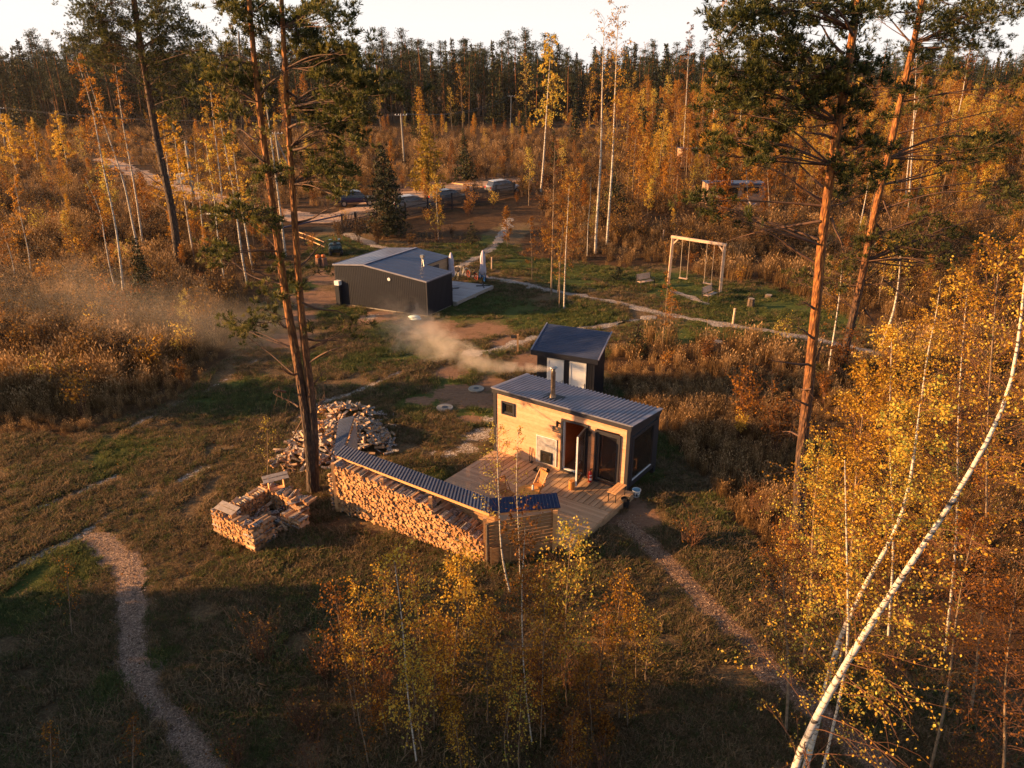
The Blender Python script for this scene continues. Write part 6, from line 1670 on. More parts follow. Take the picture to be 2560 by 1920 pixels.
DC = [(Z3(1390, 790), Z3(2060, 630), 0), (Z3(1385, 900), Z3(1980, 720), 0), (Z3(1350, 1130), Z3(2120, 1060), 0), (Z3(1300, 1190), Z3(1350, 1370), 0), (Z3(1240, 1300), Z3(1290, 1400), 0), (Z3(1280, 1220), Z5(1150, 40), 0), (Z3(1300, 1530), Z3(1800, 1600), 0), (Z5(1300, 0), Z5(1750, 350), 0), (Z3(1450, 240), Z3(1260, 30), 0), (Z3(1500, 280), Z3(1820, 290), 0), (Z3(1510, 140), Z3(1700, 20), 0), (Z5(1190, 180), Z5(1350, 400), 0)]
big_pine('pine_tree', 'second big pine behind the first, leaning right, with long dark limbs to the right edge', (2100, 940),
         [[(2108, 900), (2116, 860), (2130, 800), (2142, 750), (2160, 680), (2175, 590), (2187, 520), (2204, 455), (2222, 390), (2238, 316), (2255, 232), (2272, 160), (2289, 97), (2300, 40), (2308, 0), (2314, -50)]],
         PC, DC, (.185,), 8, 2.5, tuft=70, rtop=.6)
PD = [(Z1(x, y), r) for x, y, r in [(560, 10, .8), (640, 20, .8), (720, 30, .8), (820, 10, .8), (900, 30, .8), (960, 20, .7), (1000, 60, .6), (560, 90, .7), (530, 110, .6), (620, 110, .8), (700, 120, .8), (880, 100, .8), (950, 120, .8), (1010, 60, .5), (560, 170, .7), (640, 180, .8), (730, 200, .8), (870, 180, .8), (940, 200, .8), (1050, 150, .7), (1090, 130, .5), (1080, 190, .6), (520, 60, .5), (470, 215, .5), (450, 225, .4), (540, 230, .6), (620, 260, .7), (700, 270, .7), (880, 270, .8), (960, 260, .7), (1040, 240, .7), (1110, 230, .6), (520, 260, .5), (580, 300, .6), (660, 330, .6), (900, 340, .7), (1000, 330, .7), (1080, 310, .6), (1160, 200, .4), (1190, 240, .4), (1230, 280, .4), (490, 320, .5), (540, 350, .5), (620, 360, .5), (940, 400, .6), (1030, 400, .6), (1120, 400, .6), (960, 480, .6), (1050, 500, .6), (1130, 480, .6), (930, 560, .5), (1020, 580, .5), (1100, 560, .5), (1180, 330, .5), (1140, 640, .5), (1060, 660, .5), (1000, 640, .4)]]
DD = [(Z1(870, 510), Z1(700, 470), 0), (Z1(900, 760), Z1(720, 620), 0), (Z1(920, 850), Z1(740, 770), 0), (Z1(925, 900), Z1(740, 830), 0), (Z1(970, 860), Z1(1190, 790), 0), (Z1(960, 940), Z1(1090, 890), 0), (Z1(940, 830), Z1(1140, 730), 0), (Z1(980, 1110), Z1(800, 1000), 0), (Z1(990, 1180), Z1(830, 1110), 0), (Z1(1000, 1250), Z1(840, 1160), 0), (Z1(960, 1060), Z1(880, 930), 0), (Z1(1030, 1280), Z1(1080, 1080), 0), (Z1(1040, 1430), Z1(975, 1480), 0), (Z1(890, 600), Z1(740, 560), 0), (Z1(880, 540), Z1(1050, 520), 0)]
big_pine('pine_tree', 'tall dark pine at the left with a bare lower trunk and spreading top', (446, 666),
         [[(444, 630), (438, 570), (426, 500), (412, 440), (400, 390), (388, 330), (378, 270), (368, 210), (358, 150), (350, 100), (342, 60), (334, 0), (330, -40)]],
         PD, DD, (.30,), 12, 3.0, tuft=60, rtop=.6, bark=barkmat_pine('shaded_pine_bark', 9, 22))  # shade on this trunk is put into the bark: orange starts higher
# ================================================================ individual birches traced by base and lean
young_bark = simple('young_birch_bark', srgb('#9c8468'), srgb('#4c3a2c'), .75, 5)
def one_birch(label, pts, r0, seed, crown0=.35, nbr=30, blen=1.5, leafs=900, ls=.09, km=None, z0=0.0, twr=.008, dY=0, group=None, name='birch_tree', base=None, **kw):
    g = np.random.default_rng(seed); b = base or G(*pts[0]); pa = pxpath(b, pts[1:], 16, dY)
    dk = name == 'alder_tree' or r0 < .036
    T, K = birch_np(g, pa, r0 * (.8 if not dk else .7), crown0, nbr, blen, int(leafs * (1.25 if not dk else 1.8)), ls * .9, twr, **kw)
    return tree_thing(name, label, 'alder' if name == 'alder_tree' else 'birch', T, K, young_bark if dk else birch_bark, [twig_warm, km or leaf_gold], b, group)
B1 = 'white birch in the left clump, '
one_birch(B1 + 'twin trunk reaching lowest in the grass', [Z4(738, 385), (300, 640), (289, 560), (272, 480), (253, 400), (243, 330), (228, 250), (205, 190), (190, 140)], .085, 21, .45, 34, 1.9, 1500, .10, leaf_orange)
one_birch(B1 + 'thin stem joined at the foot of the lowest one', [Z4(728, 380), (280, 700), (262, 600), (250, 520), (222, 470), (212, 440)], .055, 22, .5, 20, 1.2, 500, .10, leaf_orange)
one_birch(B1 + 'leaning left behind the small dark spruce', [Z1(835, 1570), (329, 548), (314, 470), (296, 410), (276, 360), (262, 310), (243, 270), (228, 210), (210, 160)], .10, 23, .45, 34, 2.0, 1500, .11, leaf_orange)
one_birch(B1 + 'the whitest, straight up beside the dark pine', [Z1(852, 1500), (345, 520), (332, 440), (320, 380), (308, 320), (300, 260), (292, 200), (287, 150), (282, 120)], .10, 24, .5, 34, 2.0, 1400, .11, leaf_orange)
one_birch('slim birch left of the sandy track, right of the dark pine', [Z1(1150, 1530), (470, 560), (462, 500), (452, 450), (444, 400), (438, 350), (430, 310)], .08, 25, .3, 32, 2.0, 2200, .13)
one_birch('slim birch right of the transformer pole', [Z1(1215, 1500), (503, 540), (497, 480), (490, 400), (484, 340)], .06, 26, .4, 24, 1.6, 1100, .12)
one_birch('birch with forked pale trunk passing behind low pine boughs', [Z4(1467, 270), (604, 640), (592, 540), (580, 450), (568, 400), (556, 340), (550, 290), (540, 240)], .085, 27, .4, 32, 1.9, 1500, .11)
one_birch('birch just left of the twin pine, trunk bright at its foot', [Z4(1500, 190), (625, 640), (612, 560), (600, 500), (592, 440), (586, 400), (578, 330)], .085, 28, .4, 30, 1.8, 1200, .11)
one_birch('thin birch with a bend below the boughs left of the twin pine', [Z4(1337, 260), (550, 640), (541, 560), (538, 510), (528, 450), (520, 400), (512, 340)], .06, 29, .4, 26, 1.6, 1000, .11)
one_birch('pale birch seen between the two stems of the twin pine', [(714, 640), (706, 570), (697, 500), (688, 430), (678, 350), (668, 280), (660, 230), (652, 160)], .11, 30, .4, 30, 2.2, 900, .12)
one_birch('tall slim birch behind the left pine boughs', [(558, 540), (553, 464), (543, 380), (533, 300), (528, 240), (522, 190), (516, 150)], .09, 31, .4, 30, 2.2, 1200, .14)
one_birch('thin birch at the left, forked near the ground', [(80, 700), (70, 620), (55, 560), (45, 500), (34, 440)], .05, 32, .4, 24, 1.3, 900, .10, leaf_orange)
one_birch('thin birch at the far left edge in the tall grass', [(42, 708), (28, 640), (12, 590), (4, 560)], .045, 33, .3, 18, 1.1, 400, .10, leaf_orange)
one_birch('birch with dense golden crown at the left edge', [(46, 440), (36, 410), (26, 375), (18, 330), (10, 290)], .08, 34, .2, 46, 2.6, 3500, .17)
one_birch('birch with pointed golden crown right of the left edge', [(98, 430), (94, 400), (90, 370), (84, 340), (78, 310)], .07, 35, .15, 42, 2.2, 2600, .17)
one_birch('golden birch in the smoke haze near the left forest', [(170, 420), (162, 380), (152, 340), (142, 300), (138, 282)], .07, 36, .1, 44, 2.4, 2800, .18)
one_birch('bright yellow birch standing right of the dark pine trunk', [(430, 540), (426, 480), (420, 420), (412, 360), (408, 310), (405, 285)], .08, 37, .1, 60, 2.6, 5200, .15)
one_birch('tall white birch with hanging golden crown over the dark forest', [(1352, 480), (1357, 430), (1363, 340), (1368, 260), (1371, 200), (1376, 140), (1380, 84)], .15, 38, .45, 46, 3.2, 2000, .20, droop=-.28)
one_birch('left one of the two tall white birches in the middle, nearly leafless on top', [(1488, 634), (1491, 560), (1497, 480), (1502, 400), (1504, 320), (1505, 240), (1507, 160), (1509, 100), (1511, 45)], .14, 39, .42, 44, 2.6, 700, .13, tipkeep=.5, rise=1.2)
one_birch('right one of the two tall white birches in the middle, with small yellow leaves', [(1517, 612), (1523, 520), (1530, 430), (1534, 340), (1537, 250), (1540, 170), (1543, 90), (1546, 22)], .13, 40, .40, 44, 2.4, 1300, .13, tipkeep=.45, rise=1.1)
one_birch('bare-topped white birch left of the tall spruce on the skyline', [(1606, 262), (1608, 220), (1611, 170), (1614, 110)], .22, 41, .5, 36, 4, 500, .3, tipkeep=.5, rise=1.3)
one_birch('pair-trunked pale birch over the flat blue roof', [(1708, 395), (1713, 300), (1718, 200), (1722, 120), (1726, 60)], .13, 42, .35, 44, 2.8, 1500, .18, leaf_orange, rise=1.1)
one_birch('tall pale birch at the left rim of the right pine crown', [(1776, 385), (1783, 300), (1792, 200), (1800, 100), (1808, 10), (1812, -40)], .16, 43, .3, 50, 3.2, 2600, .18, leaf_orange, rise=1.0)
one_birch('white birch trunk below the right pine crown', [(1843, 385), (1848, 330), (1852, 290), (1856, 230)], .12, 44, .5, 26, 2, 500, .16)
one_birch('white double birch behind the right pine boughs', [(2268, 566), (2275, 460), (2281, 370), (2286, 270), (2290, 170), (2294, 110)], .11, 45, .4, 40, 2.2, 900, .13, leaf_orange)
one_birch('slim birch leaning right behind the big pines', [(2262, 545), (2268, 430), (2280, 330), (2298, 240), (2312, 170)], .09, 46, .4, 32, 2.0, 900, .13, leaf_orange)
one_birch('bare birch between the two big pine trunks', [(2145, 592), (2155, 540), (2166, 485), (2174, 430)], .09, 47, .3, 24, 1.8, 200, .12, leaf_orange)
one_birch('white birch with curved trunk right of the second pine', [(2206, 870), (2215, 830), (2230, 797), (2240, 750), (2247, 705), (2250, 660), (2252, 600)], .09, 48, .5, 24, 1.4, 500, .09)
one_birch('thin pale birch between the big pines near the path', [(2070, 935), (2076, 890), (2086, 830), (2096, 760), (2101, 715), (2106, 650)], .055, 49, .5, 22, 1.2, 500, .08)
one_birch('thin white birch stem in the golden leaves at the right', [(2304, 1000), (2312, 930), (2322, 870), (2340, 790), (2352, 700)], .05, 50, .3, 26, 1.2, 1200, .08)
one_birch('orange-lit leaning birch on the right skyline', [(2384, 335), (2395, 290), (2407, 232), (2420, 150), (2428, 100)], .16, 51, .3, 46, 3.6, 3000, .22, leaf_orange)
one_birch('slim leaning birch left of the gravel path, bare', [(1398, 770), (1400, 700), (1396, 640), (1393, 600)], .035, 52, .4, 16, .9, 160, .07)
one_birch('young birch pair with few orange leaves below the swings, left stem', [(1655, 868), (1662, 800), (1668, 730), (1672, 680)], .03, 53, .3, 22, .8, 420, .065, leaf_orange)
one_birch('young birch pair with few orange leaves below the swings, right stem', [(1670, 850), (1678, 800), (1680, 760), (1682, 720)], .025, 54, .3, 18, .7, 300, .065, leaf_orange)
one_birch('bare white sapling stem in the lawn below the gravel path', [(1758, 890), (1764, 850), (1768, 820), (1770, 796)], .025, 55, .6, 6, .3, 10, .06)
one_birch('thin birch right of the dark cabin with sparse leaves', [(1096, 600), (1094, 550), (1090, 500), (1092, 465)], .05, 56, .45, 20, .9, 500, .10)
# dark bare trunks in the middle (right of the terrace)
for k, (a, sd) in enumerate(((([(1378, 735), (1380, 650), (1383, 560), (1384, 470), (1386, 400), (1388, 350)]), 61), (([(1410, 772), (1412, 690), (1416, 600), (1420, 520), (1424, 450)]), 62), (([(1395, 740), (1400, 660), (1408, 560), (1420, 480), (1430, 440)]), 63), (([(1330, 700), (1330, 640), (1326, 580), (1322, 540)]), 64), (([(1468, 640), (1470, 560), (1476, 500), (1478, 440)]), 65))):
    one_birch(['dark leafless alder tree in the middle clump, the tallest', 'slim pale birch right of the leafless alder', 'second leafless stem of the middle clump, leaning right', 'short thin birch left of the middle clump', 'thin stem between the middle clump and the two tall birches'][k], a, (.09, .06, .055, .035, .04)[k], sd, .25, (50, 30, 30, 18, 22)[k], (2.0, 1.4, 1.5, .9, 1.1)[k], (1300, 900, 900, 400, 600)[k], .085, leaf_orange, name='alder_tree' if k in (0, 2) else 'birch_tree')
# big leaning foreground birch
def fg(px, py, Y): return D(px, py, Y)
base = Vector((4.05, 7.2, 0))
P3 = [np.zeros(3)] + [np.array(fg(x, y, Y) - base) for x, y, Y in ((1975, 1920, 8.6), (2060, 1755, 8.9), (2130, 1630, 9.2), (2230, 1480, 9.5), (2330, 1330, 9.8), (2405, 1220, 10.0), (2475, 1090, 10.2), (2530, 1000, 10.4), (2536, 940, 10.5), (2545, 860, 10.6), (2560, 740, 10.8), (2570, 600, 11))]
g = np.random.default_rng(71); T, K = birch_np(g, polyline(P3, 26), .074, .26, 70, 2.2, 2600, .05, .006, taper=.7, bf=.2)
tree_thing('birch_tree', 'big white birch leaning across the lower right corner', 'birch', T, K, birch_bark, [twig_warm, leaf_gold], base)
base = G(2075, 1690, 0) * 1; base = Vector((fg(2072, 1690, 10.5).x, 10.5, 0)); 
P3 = [np.array((-.1, 0, 0))] + [np.array(fg(x, y, 10.5) - base) for x, y in ((2075, 1680), (2095, 1600), (2135, 1520), (2165, 1450), (2205, 1390), (2240, 1340), (2275, 1230), (2290, 1100), (2300, 1010))]
g = np.random.default_rng(72); T, K = birch_np(g, polyline(P3, 20), .062, .35, 60, 2.0, 6500, .05, .007, taper=.6)
tree_thing('birch_tree', 'second leaning birch behind the big white one, trunk half in shade', 'birch', T, K, birch_bark, [twig_warm, leaf_gold], base)
base = Vector((fg(2122, 1640, 10).x, 10.0, 0)); P3 = [np.zeros(3)] + [np.array(fg(x, y, 10.0) - base) for x, y in ((2124, 1640), (2120, 1540), (2118, 1400), (2114, 1250), (2112, 1150))]
g = np.random.default_rng(73); T, K = birch_np(g, polyline(P3, 14), .026, .45, 26, 1.2, 2000, .048, .006, taper=.7)
tree_thing('birch_tree', 'thin upright birch stem crossing the big leaning one', 'birch', T, K, birch_bark, [twig_warm, leaf_gold], base)
# leafy golden mass at the right: several young birches
for k, (bx, by, top, Y, n, lab) in enumerate(((2130, 1560, (2170, 930), 13.5, 9000, 'dense golden young birch whose top hides the path bend at the right'), (2250, 1480, (2230, 830), 15.5, 8000, 'dense golden birch behind, its pale top reaching the second pine'), (2040, 1500, (2050, 1120), 14.5, 4500, 'small golden birch at the foot of the large pine'), (2400, 1500, (2420, 700), 15, 5200, 'golden birch near the right edge, above the white trunk'), (2520, 1500, (2500, 620), 13, 5200, 'golden birch at the right edge of the picture'), (2380, 1750, (2440, 1300), 11.5, 3600, 'low orange birch behind the leaning trunk near the right edge'), (2560, 1900, (2540, 1480), 9.8, 2600, 'orange birch bush in the lower right corner'), (1990, 1700, (1960, 1330), 12.5, 1800, 'sparse twiggy birch left of the leaning trunks'))):
    base = Vector((fg(bx, by, Y).x, Y, 0)); q = fg(top[0], top[1], Y) - base
    P3 = [(0, 0, 0), (q.x * .3 + .05, 0, q.z * .35), (q.x * .7, .1, q.z * .7), tuple(q)]
    g = np.random.default_rng(80 + k); T, K = birch_np(g, polyline(P3, 12), .028, .40, 90, q.z * .26, int(n * .9), .05, .006, taper=.8, rise=.9, droop=-.08, tipkeep=.2)
    tree_thing('birch_tree', lab, 'birch', T, K, birch_bark if k in (1, 3) else young_bark, [twig_warm, leaf_gold if k in (0, 1, 2, 3, 4) else leaf_orange], base)
# foreground saplings, bottom centre
FS = [((984, 1389), (1043, 1916), .035, 950, 'sapling with pale yellow top, the tallest left of centre at the bottom'), ((836, 1469), (891, 1811), .025, 420, 'leftmost low sapling of the bottom clump, dark orange leaves'), ((895, 1473), (931, 1802), .025, 420, 'second sapling from the left in the bottom clump'), ((1152, 1397), (1130, 1800), .03, 1200, 'bushy bright yellow sapling below the log bays'), ((1090, 1560), (1085, 1830), .022, 500, 'short sapling between the yellow ones at the bottom'),
      ((1313, 1317), (1330, 1860), .035, 1000, 'sapling with broad green-yellow leaves in front of the slat wall'), ((1362, 1480), (1351, 1874), .025, 700, 'reddish sapling right of the slat-wall sapling'), ((1431, 1317), (1416, 1760), .03, 900, 'sapling whose top overlaps the deck corner'), ((1560, 1452), (1530, 1700), .02, 450, 'thin sapling beside the right chip path'), ((1477, 1640), (1480, 1860), .02, 350, 'low dim sapling at the bottom right of the clump'), ((1210, 1520), (1220, 1820), .024, 520, 'low sapling in the middle of the bottom clump'), ((1040, 1640), (1010, 1900), .022, 520, 'low leafy sapling at the bottom edge left of centre'),
      ((1587, 1494), (1590, 1700), .018, 200, 'nearly bare reddish sapling at the right of the clump'), ((1430, 1800), (1440, 1990), .018, 260, 'small sapling top at the bottom edge right of centre')]
for k, (top, bs, r, n, lab) in enumerate(FS):
    b = G(*bs); q = D(top[0], top[1], b.y) - b; g = np.random.default_rng(120 + k)
    P3 = [(0, 0, 0), (q.x * .4 + g.normal() * .05, 0, q.z * .35), (q.x * .8 + g.normal() * .04, .05, q.z * .7), tuple(q)]
    T, K = birch_np(g, polyline(P3, 12), r * .42, .28, 50, q.z * .28, int(n * 1.7), .058, .004, taper=.8, rise=1.3, droop=-.03, tipkeep=.35)
    tree_thing('birch_sapling', lab, 'birch sapling', T, K, birch_bark if k in (0, 5) else young_bark, [twig_warm, (leaf_gold, leaf_orange, leaf_gold, leaf_gold)[k % 4]], b)
gq = np.random.default_rng(141)
for k in range(26):
    bx, by = gq.uniform(860, 1620), gq.uniform(1640, 1980); b = G(bx, by); h = gq.uniform(1.5, 3.2)
    if bx > 1480 and by > 1800: h *= .6
    g = np.random.default_rng(700 + k); T, K = birch_np(g, straight(h, g, .06, 9, .03), .010, .15, 44, h * .34, int(gq.uniform(300, 700)), .052, .004, rise=1.4, droop=-.02, tipkeep=.35)
    tree_thing('birch_sapling', 'low reddish-gold sapling filling the bottom clump between the taller ones', 'birch sapling', T, K, young_bark, [twig_warm, leaf_gold if k % 3 else leaf_orange], b, 'low saplings of the bottom clump')
b = G(1275, 1482); g = np.random.default_rng(150)
T, K = birch_np(g, pxpath(b, [(1264, 1440), (1252, 1370), (1249, 1300), (1246, 1220), (1243, 1140), (1242, 1060)], 16), .024, .42, 30, 1.2, 480, .05, .006, rise=1.2, droop=.0, leafbias=.6)
tree_thing('birch_sapling', 'tall slender birch in front of the woodshed corner, small leaves over the deck', 'birch sapling', T, K, birch_bark, [twig_warm, leaf_pale], b)
b = G(1300, 1440); g = np.random.default_rng(151)
T, K = birch_np(g, pxpath(b, [(1298, 1360), (1294, 1280), (1290, 1200), (1294, 1100), (1296, 1070)], 12), .012, .45, 14, .6, 150, .055, .005, rise=1.2, droop=.0)
tree_thing('birch_sapling', 'thin sapling right of the slender birch, few leaves against the sauna wall', 'birch sapling', T, K, birch_bark, [twig_warm, leaf_pale], b)
for k, (x, y, tx, ty, n, lab) in enumerate(((180, 1590, 165, 1400, 220, 'spindly sapling with sparse orange leaves left of the chip path'), (670, 1245, 668, 1050, 200, 'sapling with green to orange leaves left of the twin pine'), (815, 1115, 806, 1020, 150, 'thin sapling in the log heap behind the twin pine'), (130, 1950, 125, 1810, 160, 'dim sapling at the bottom left edge'), (330, 1960, 335, 1800, 200, 'dim sapling beside the chip path at the bottom'), (475, 870, 455, 730, 600, 'yellow-green sapling by the smoke at the left of the lawn'), (440, 840, 430, 760, 300, 'orange sapling left of the yellow-green one'), (1240, 1130, 1236, 1075, 250, 'small leafy sapling at the left corner of the sauna'))):
    b = G(x, y); q = D(tx, ty, b.y) - b; g = np.random.default_rng(160 + k)
    T, K = birch_np(g, polyline([(0, 0, 0), (q.x * .4, 0, q.z * .4), tuple(q)], 10), .010, .3, 22, q.z * .28, n, .05, .005, rise=1.2, droop=0)
    tree_thing('birch_sapling', lab, 'birch sapling', T, K, young_bark, [twig_warm, leaf_orange if k in (0, 2, 3, 4, 6) else leaf_pale], b)

# ================================================================ conifers traced
def one_spruce(px, py, ty, label, Rr, seed, mat=None, cat='spruce', **kw):
    b = G(px, py); h = (D(px, ty, b.y) - b).z; g = np.random.default_rng(seed); T, K = spruce_np(g, h, Rr, **kw)
    return tree_thing('spruce_tree', label, cat, T, K, pine_bark, [twig_m, mat or spruce_m], b)
one_spruce(968, 592, 352, 'big dark green spruce in front of the picket fence', 2.5, 201, step=.32, nb=11, fs=.26, per=34)
one_spruce(982, 584, 400, 'second dark spruce grown together with the big one by the fence', 2.2, 202, step=.32, nb=10, fs=.24, per=30)
one_spruce(1072, 476, 305, 'golden conifer with ragged crown beyond the fence', 3.2, 203, larch_m, 'conifer', step=.5, nb=9, fs=.42, per=26)
one_spruce(1164, 450, 368, 'small dark spruce beyond the fence, right of the golden conifer', 2.6, 204, step=.4, nb=10, fs=.34, per=26)
one_spruce(1180, 612, 555, 'little spruce with a bare stem on the lawn behind the dark cabin', 1.15, 205, step=.22, nb=9, fs=.14, per=22)
one_spruce(375, 800, 592, 'dark narrow spruce at the foot of the left birches', 1.2, 206, step=.24, nb=10, fs=.17, per=26)
one_spruce(1530, 560, 430, 'dark spruce behind the two tall white birches', 2.6, 207, step=.36, nb=10, fs=.26, per=26)
one_spruce(1592, 885, 806, 'small spruce behind the outhouse', .95, 208, step=.2, nb=9, fs=.13, per=24)
one_spruce(1545, 700, 668, 'low bushy spruce left of the left park bench', .9, 209, step=.2, nb=9, fs=.14, per=24)
one_spruce(1600, 370, 262, 'dark spruce group beyond the birches, left one', 3.6, 210, step=.6, nb=9, fs=.5, per=24)
one_spruce(1640, 378, 240, 'dark spruce group beyond the birches, right one', 3.8, 211, step=.6, nb=9, fs=.5, per=24)
one_spruce(1652, 300, 108, 'tall dark conifer standing above the skyline right of the white birches', 4.6, 212, step=1.0, nb=10, fs=.8, per=26)
one_spruce(1780, 345, 250, 'brown spruce beside the tall pale birch', 3.2, 213, larch_m, step=.6, nb=9, fs=.5, per=22)
one_birch('orange birch half covering the flat-roofed cabin door', [(1872, 560), (1870, 500), (1866, 440), (1864, 400)], .05, 66, .15, 40, 1.7, 1500, .14, leaf_orange)
one_birch('thin orange birch before the right corner of the flat-roofed cabin', [(1925, 552), (1922, 490), (1918, 430)], .04, 67, .15, 34, 1.5, 1200, .14, leaf_orange)
one_spruce(1800, 560, 380, 'orange conifer left of the flat-roofed cabin', 1.7, 214, leaf_orange, 'conifer', step=.4, nb=9, fs=.28, per=26)

# ================================================================ scattered trees on the meadow and beyond
gS = np.random.default_rng(900)
birch_protos = []
for k in range(10):
    g = np.random.default_rng(300 + k); h = [5.5, 6.5, 7.5, 8.5, 6, 7, 9, 5, 8, 6.8][k]
    T, K = birch_np(g, straight(h, g, .04, 9, .03), .03 + h * .003, [.3, .25, .35, .4, .15][k % 5], 44, h * .20, [900, 450, 1200, 700, 1300][k % 5], .15, .011, rise=1.1, droop=-.10, jit=.12)
    birch_protos.append((T, K, h, (leaf_gold, leaf_orange, leaf_orange)[k % 3]))
bush_protos = []
for k in range(6):
    g = np.random.default_rng(340 + k); h = [1.8, 2.4, 2.0, 3.0, 1.4, 2.6][k]
    bush_protos.append((bush_np(g, h, h * .35, 10, [420, 520, 380, 620, 300, 260][k], .10, .008), h, (leaf_orange, leaf_orange, leaf_gold, leaf_orange, leaf_orange, leaf_pale)[k]))
pine_protos = []
for k in range(6):
    g = np.random.default_rng(360 + k); h = [19, 21, 17, 20, 22, 18][k]; pa = straight(h, g, .02, 9, .01); T = NP(); K = NP()
    T.tube(pa, np.linspace(.24, .07, 9), 7, 0)
    for i in range(42):
        v = g.uniform(.40 if k % 2 else .52, 1.0); p = at_path(pa, v * .999); az = g.uniform(0, 6.28); l = (2.6 * (1.05 - v) / .45 + .5) * g.uniform(.5, 1.1) * .8; c = p + np.array([np.cos(az) * l, np.sin(az) * l, g.uniform(-.1, .5)])
        K.tube(np.array([p, (p + c) / 2 + [0, 0, -.1], c]), [.05, .03, .02], 3, 0); n = 46; r = g.uniform(.6, 1.1)
        K.leaves(c + g.normal(size=(n, 3)) * np.array([r, r, r * .45]) * .6, .36, 1, None, .5, -.3, g)
    for i in range(6):
        v = g.uniform(.3, .6); p = at_path(pa, v); az = g.uniform(0, 6.28); K.tube(np.array([p, p + [np.cos(az) * 1.2, np.sin(az) * 1.2, .1]]), [.03, .01], 3, 0)
    pine_protos.append((T, K, h, needle_far))
spruce_protos = []
for k in range(3):
    g = np.random.default_rng(380 + k); h = [18, 15, 20][k]; T, K = spruce_np(g, h, 2.7, .75, 8, .62, 16); spruce_protos.append((T, K, h, spruce_m))
def proto_thing(P, name, cat, label, group):
    T, K, h, km = P; r = thing(name, label, cat, (0, 0, 0), 0, group)
    meshobj('trunk', T.mesh('trunk', [young_bark if cat == 'birch' else pine_bark_far], (0,)), r)
    meshobj('crown', K.mesh('crown', [twig_warm if cat == 'birch' else twig_m, km]), r)
    return r
lawnpoly = LAWN
def blocked(x, y, r=1.0):
    X, Y = np.array([x]), np.array([y])
    for q in ((0, 0), (r, 0), (-r, 0), (0, r), (0, -r)):
        if in_poly(X + q[0], Y + q[1], LAWN)[0] and y < 60: return True
    if seg_dist(X, Y, ROAD)[0] < 3.5: return True
    if seg_dist(X, Y, WALK)[0] < 1.0: return True
    if abs(x - 26) < 3.5 and 70 < y < 84: return True
    if abs(x + 1.5) < 12 and 66 < y < 92 and seg_dist(X, Y, [tuple(q[:2]) for q in fpts])[0] < 2.0: return True
    return False
usedp = set()
def scatter(protos, objs_cls, regions, label_fn, seed):
    pass
groups = {'mid': ('young birch with thin golden crown among many on the clearing', 'young birches scattered over the clearing'),
          'right': ('slender birch of the orange wood on the right', 'slender birches of the right-hand wood')}
placed = []
def free(x, y, d):
    for (a, b_) in placed:
        if (a - x) ** 2 + (b_ - y) ** 2 < d * d: return False
    placed.append((x, y)); return True
inst = {}
def place_tree(kind, k, P, x, y, sc, label, group, name, cat):
    key = (kind, k)
    if key not in inst:
        r = proto_thing(P, name, cat, label, group); inst[key] = r; r.location = (x, y, 0); r.scale = (sc, sc, sc); r.rotation_euler = (0, 0, gS.uniform(0, 6.28))
    else: r = copy_tree(inst[key], (x, y, 0), gS.uniform(0, 6.28), sc, label, group)
    r['label'] = label; r['group'] = group
    return r
def frustum_x(y): return 0.72 * y + 3
n_b = 0
tries = 0
while n_b < 285 and tries < 9000:
    tries += 1
    y = gS.uniform(46, 175) if gS.random() < .85 else gS.uniform(34, 60); x = gS.uniform(-frustum_x(y), frustum_x(y))
    px = 1280 + x / (y * math.cos(PITCH) + 14 * math.sin(PITCH)) * F_PX
    right = px > 1560
    if blocked(x, y): continue
    dens = 1.0
    if px < 700: dens = .6
    if 1280 < px < 1560 and y > 100: dens = .6
    if 700 < px < 1300 and y < 95: dens = .15
    if 1560 < px < 2000 and y < 62: dens = .15
    if 1780 < px < 1960 and y < 84: dens = 0
    if 840 < px < 1300 and y > 130: dens = .9
    if px > 1560 and y > 90: dens = 1.3
    if gS.random() > dens: continue
    if not free(x, y, 2.2 + y * .012): continue
    k = int(gS.integers(0, 10)); sc = gS.uniform(.5, 1.05) * (1.1 if right and y > 80 else .72)
    if y < 60: sc *= .7
    lab, grp = groups['right' if right else 'mid']; place_tree('b' + ('r' if right else 'm'), k, birch_protos[k], x, y, sc, lab, grp, 'birch_tree', 'birch'); n_b += 1
print('birches', n_b)
# bushes
bm = [meshobj('autumn_bush', K.mesh('bush', [twig_warm, km])) for K, h, km in bush_protos]
for o in bm: C.objects.unlink(o)
n_s = 0; tries = 0; firstb = {}
while n_s < 280 and tries < 20000:
    tries += 1
    y = 18 + 110 * gS.random() ** 1.1; x = gS.uniform(-frustum_x(y) - 2, frustum_x(y) + 2)
    px = 1280 + x / (y * math.cos(PITCH) + 14 * math.sin(PITCH)) * F_PX
    if blocked(x, y, .8): continue
    if px > 1560 and 40 < y < 52 and px < 1950: continue
    if not free(x, y, 1.3): continue
    k = int(gS.integers(0, 6)); o = bm[k].copy(); C.objects.link(o); o.location = (x, y, 0); s = gS.uniform(.6, 1.2); o.scale = (s, s, s); o.rotation_euler = (0, 0, gS.uniform(0, 6.28))
    side = 'left' if px < 850 else ('right' if px > 1500 else 'middle')
    tag(o, {'left': 'thin autumn bush in the tall grass on the left side', 'middle': 'thin autumn bush around the fence and the middle birches', 'right': 'thin autumn bush in the dry grass on the right side'}[side], 'bush', 'autumn bushes on the %s' % side); n_s += 1
for o in bm: bpy.data.objects.remove(o)
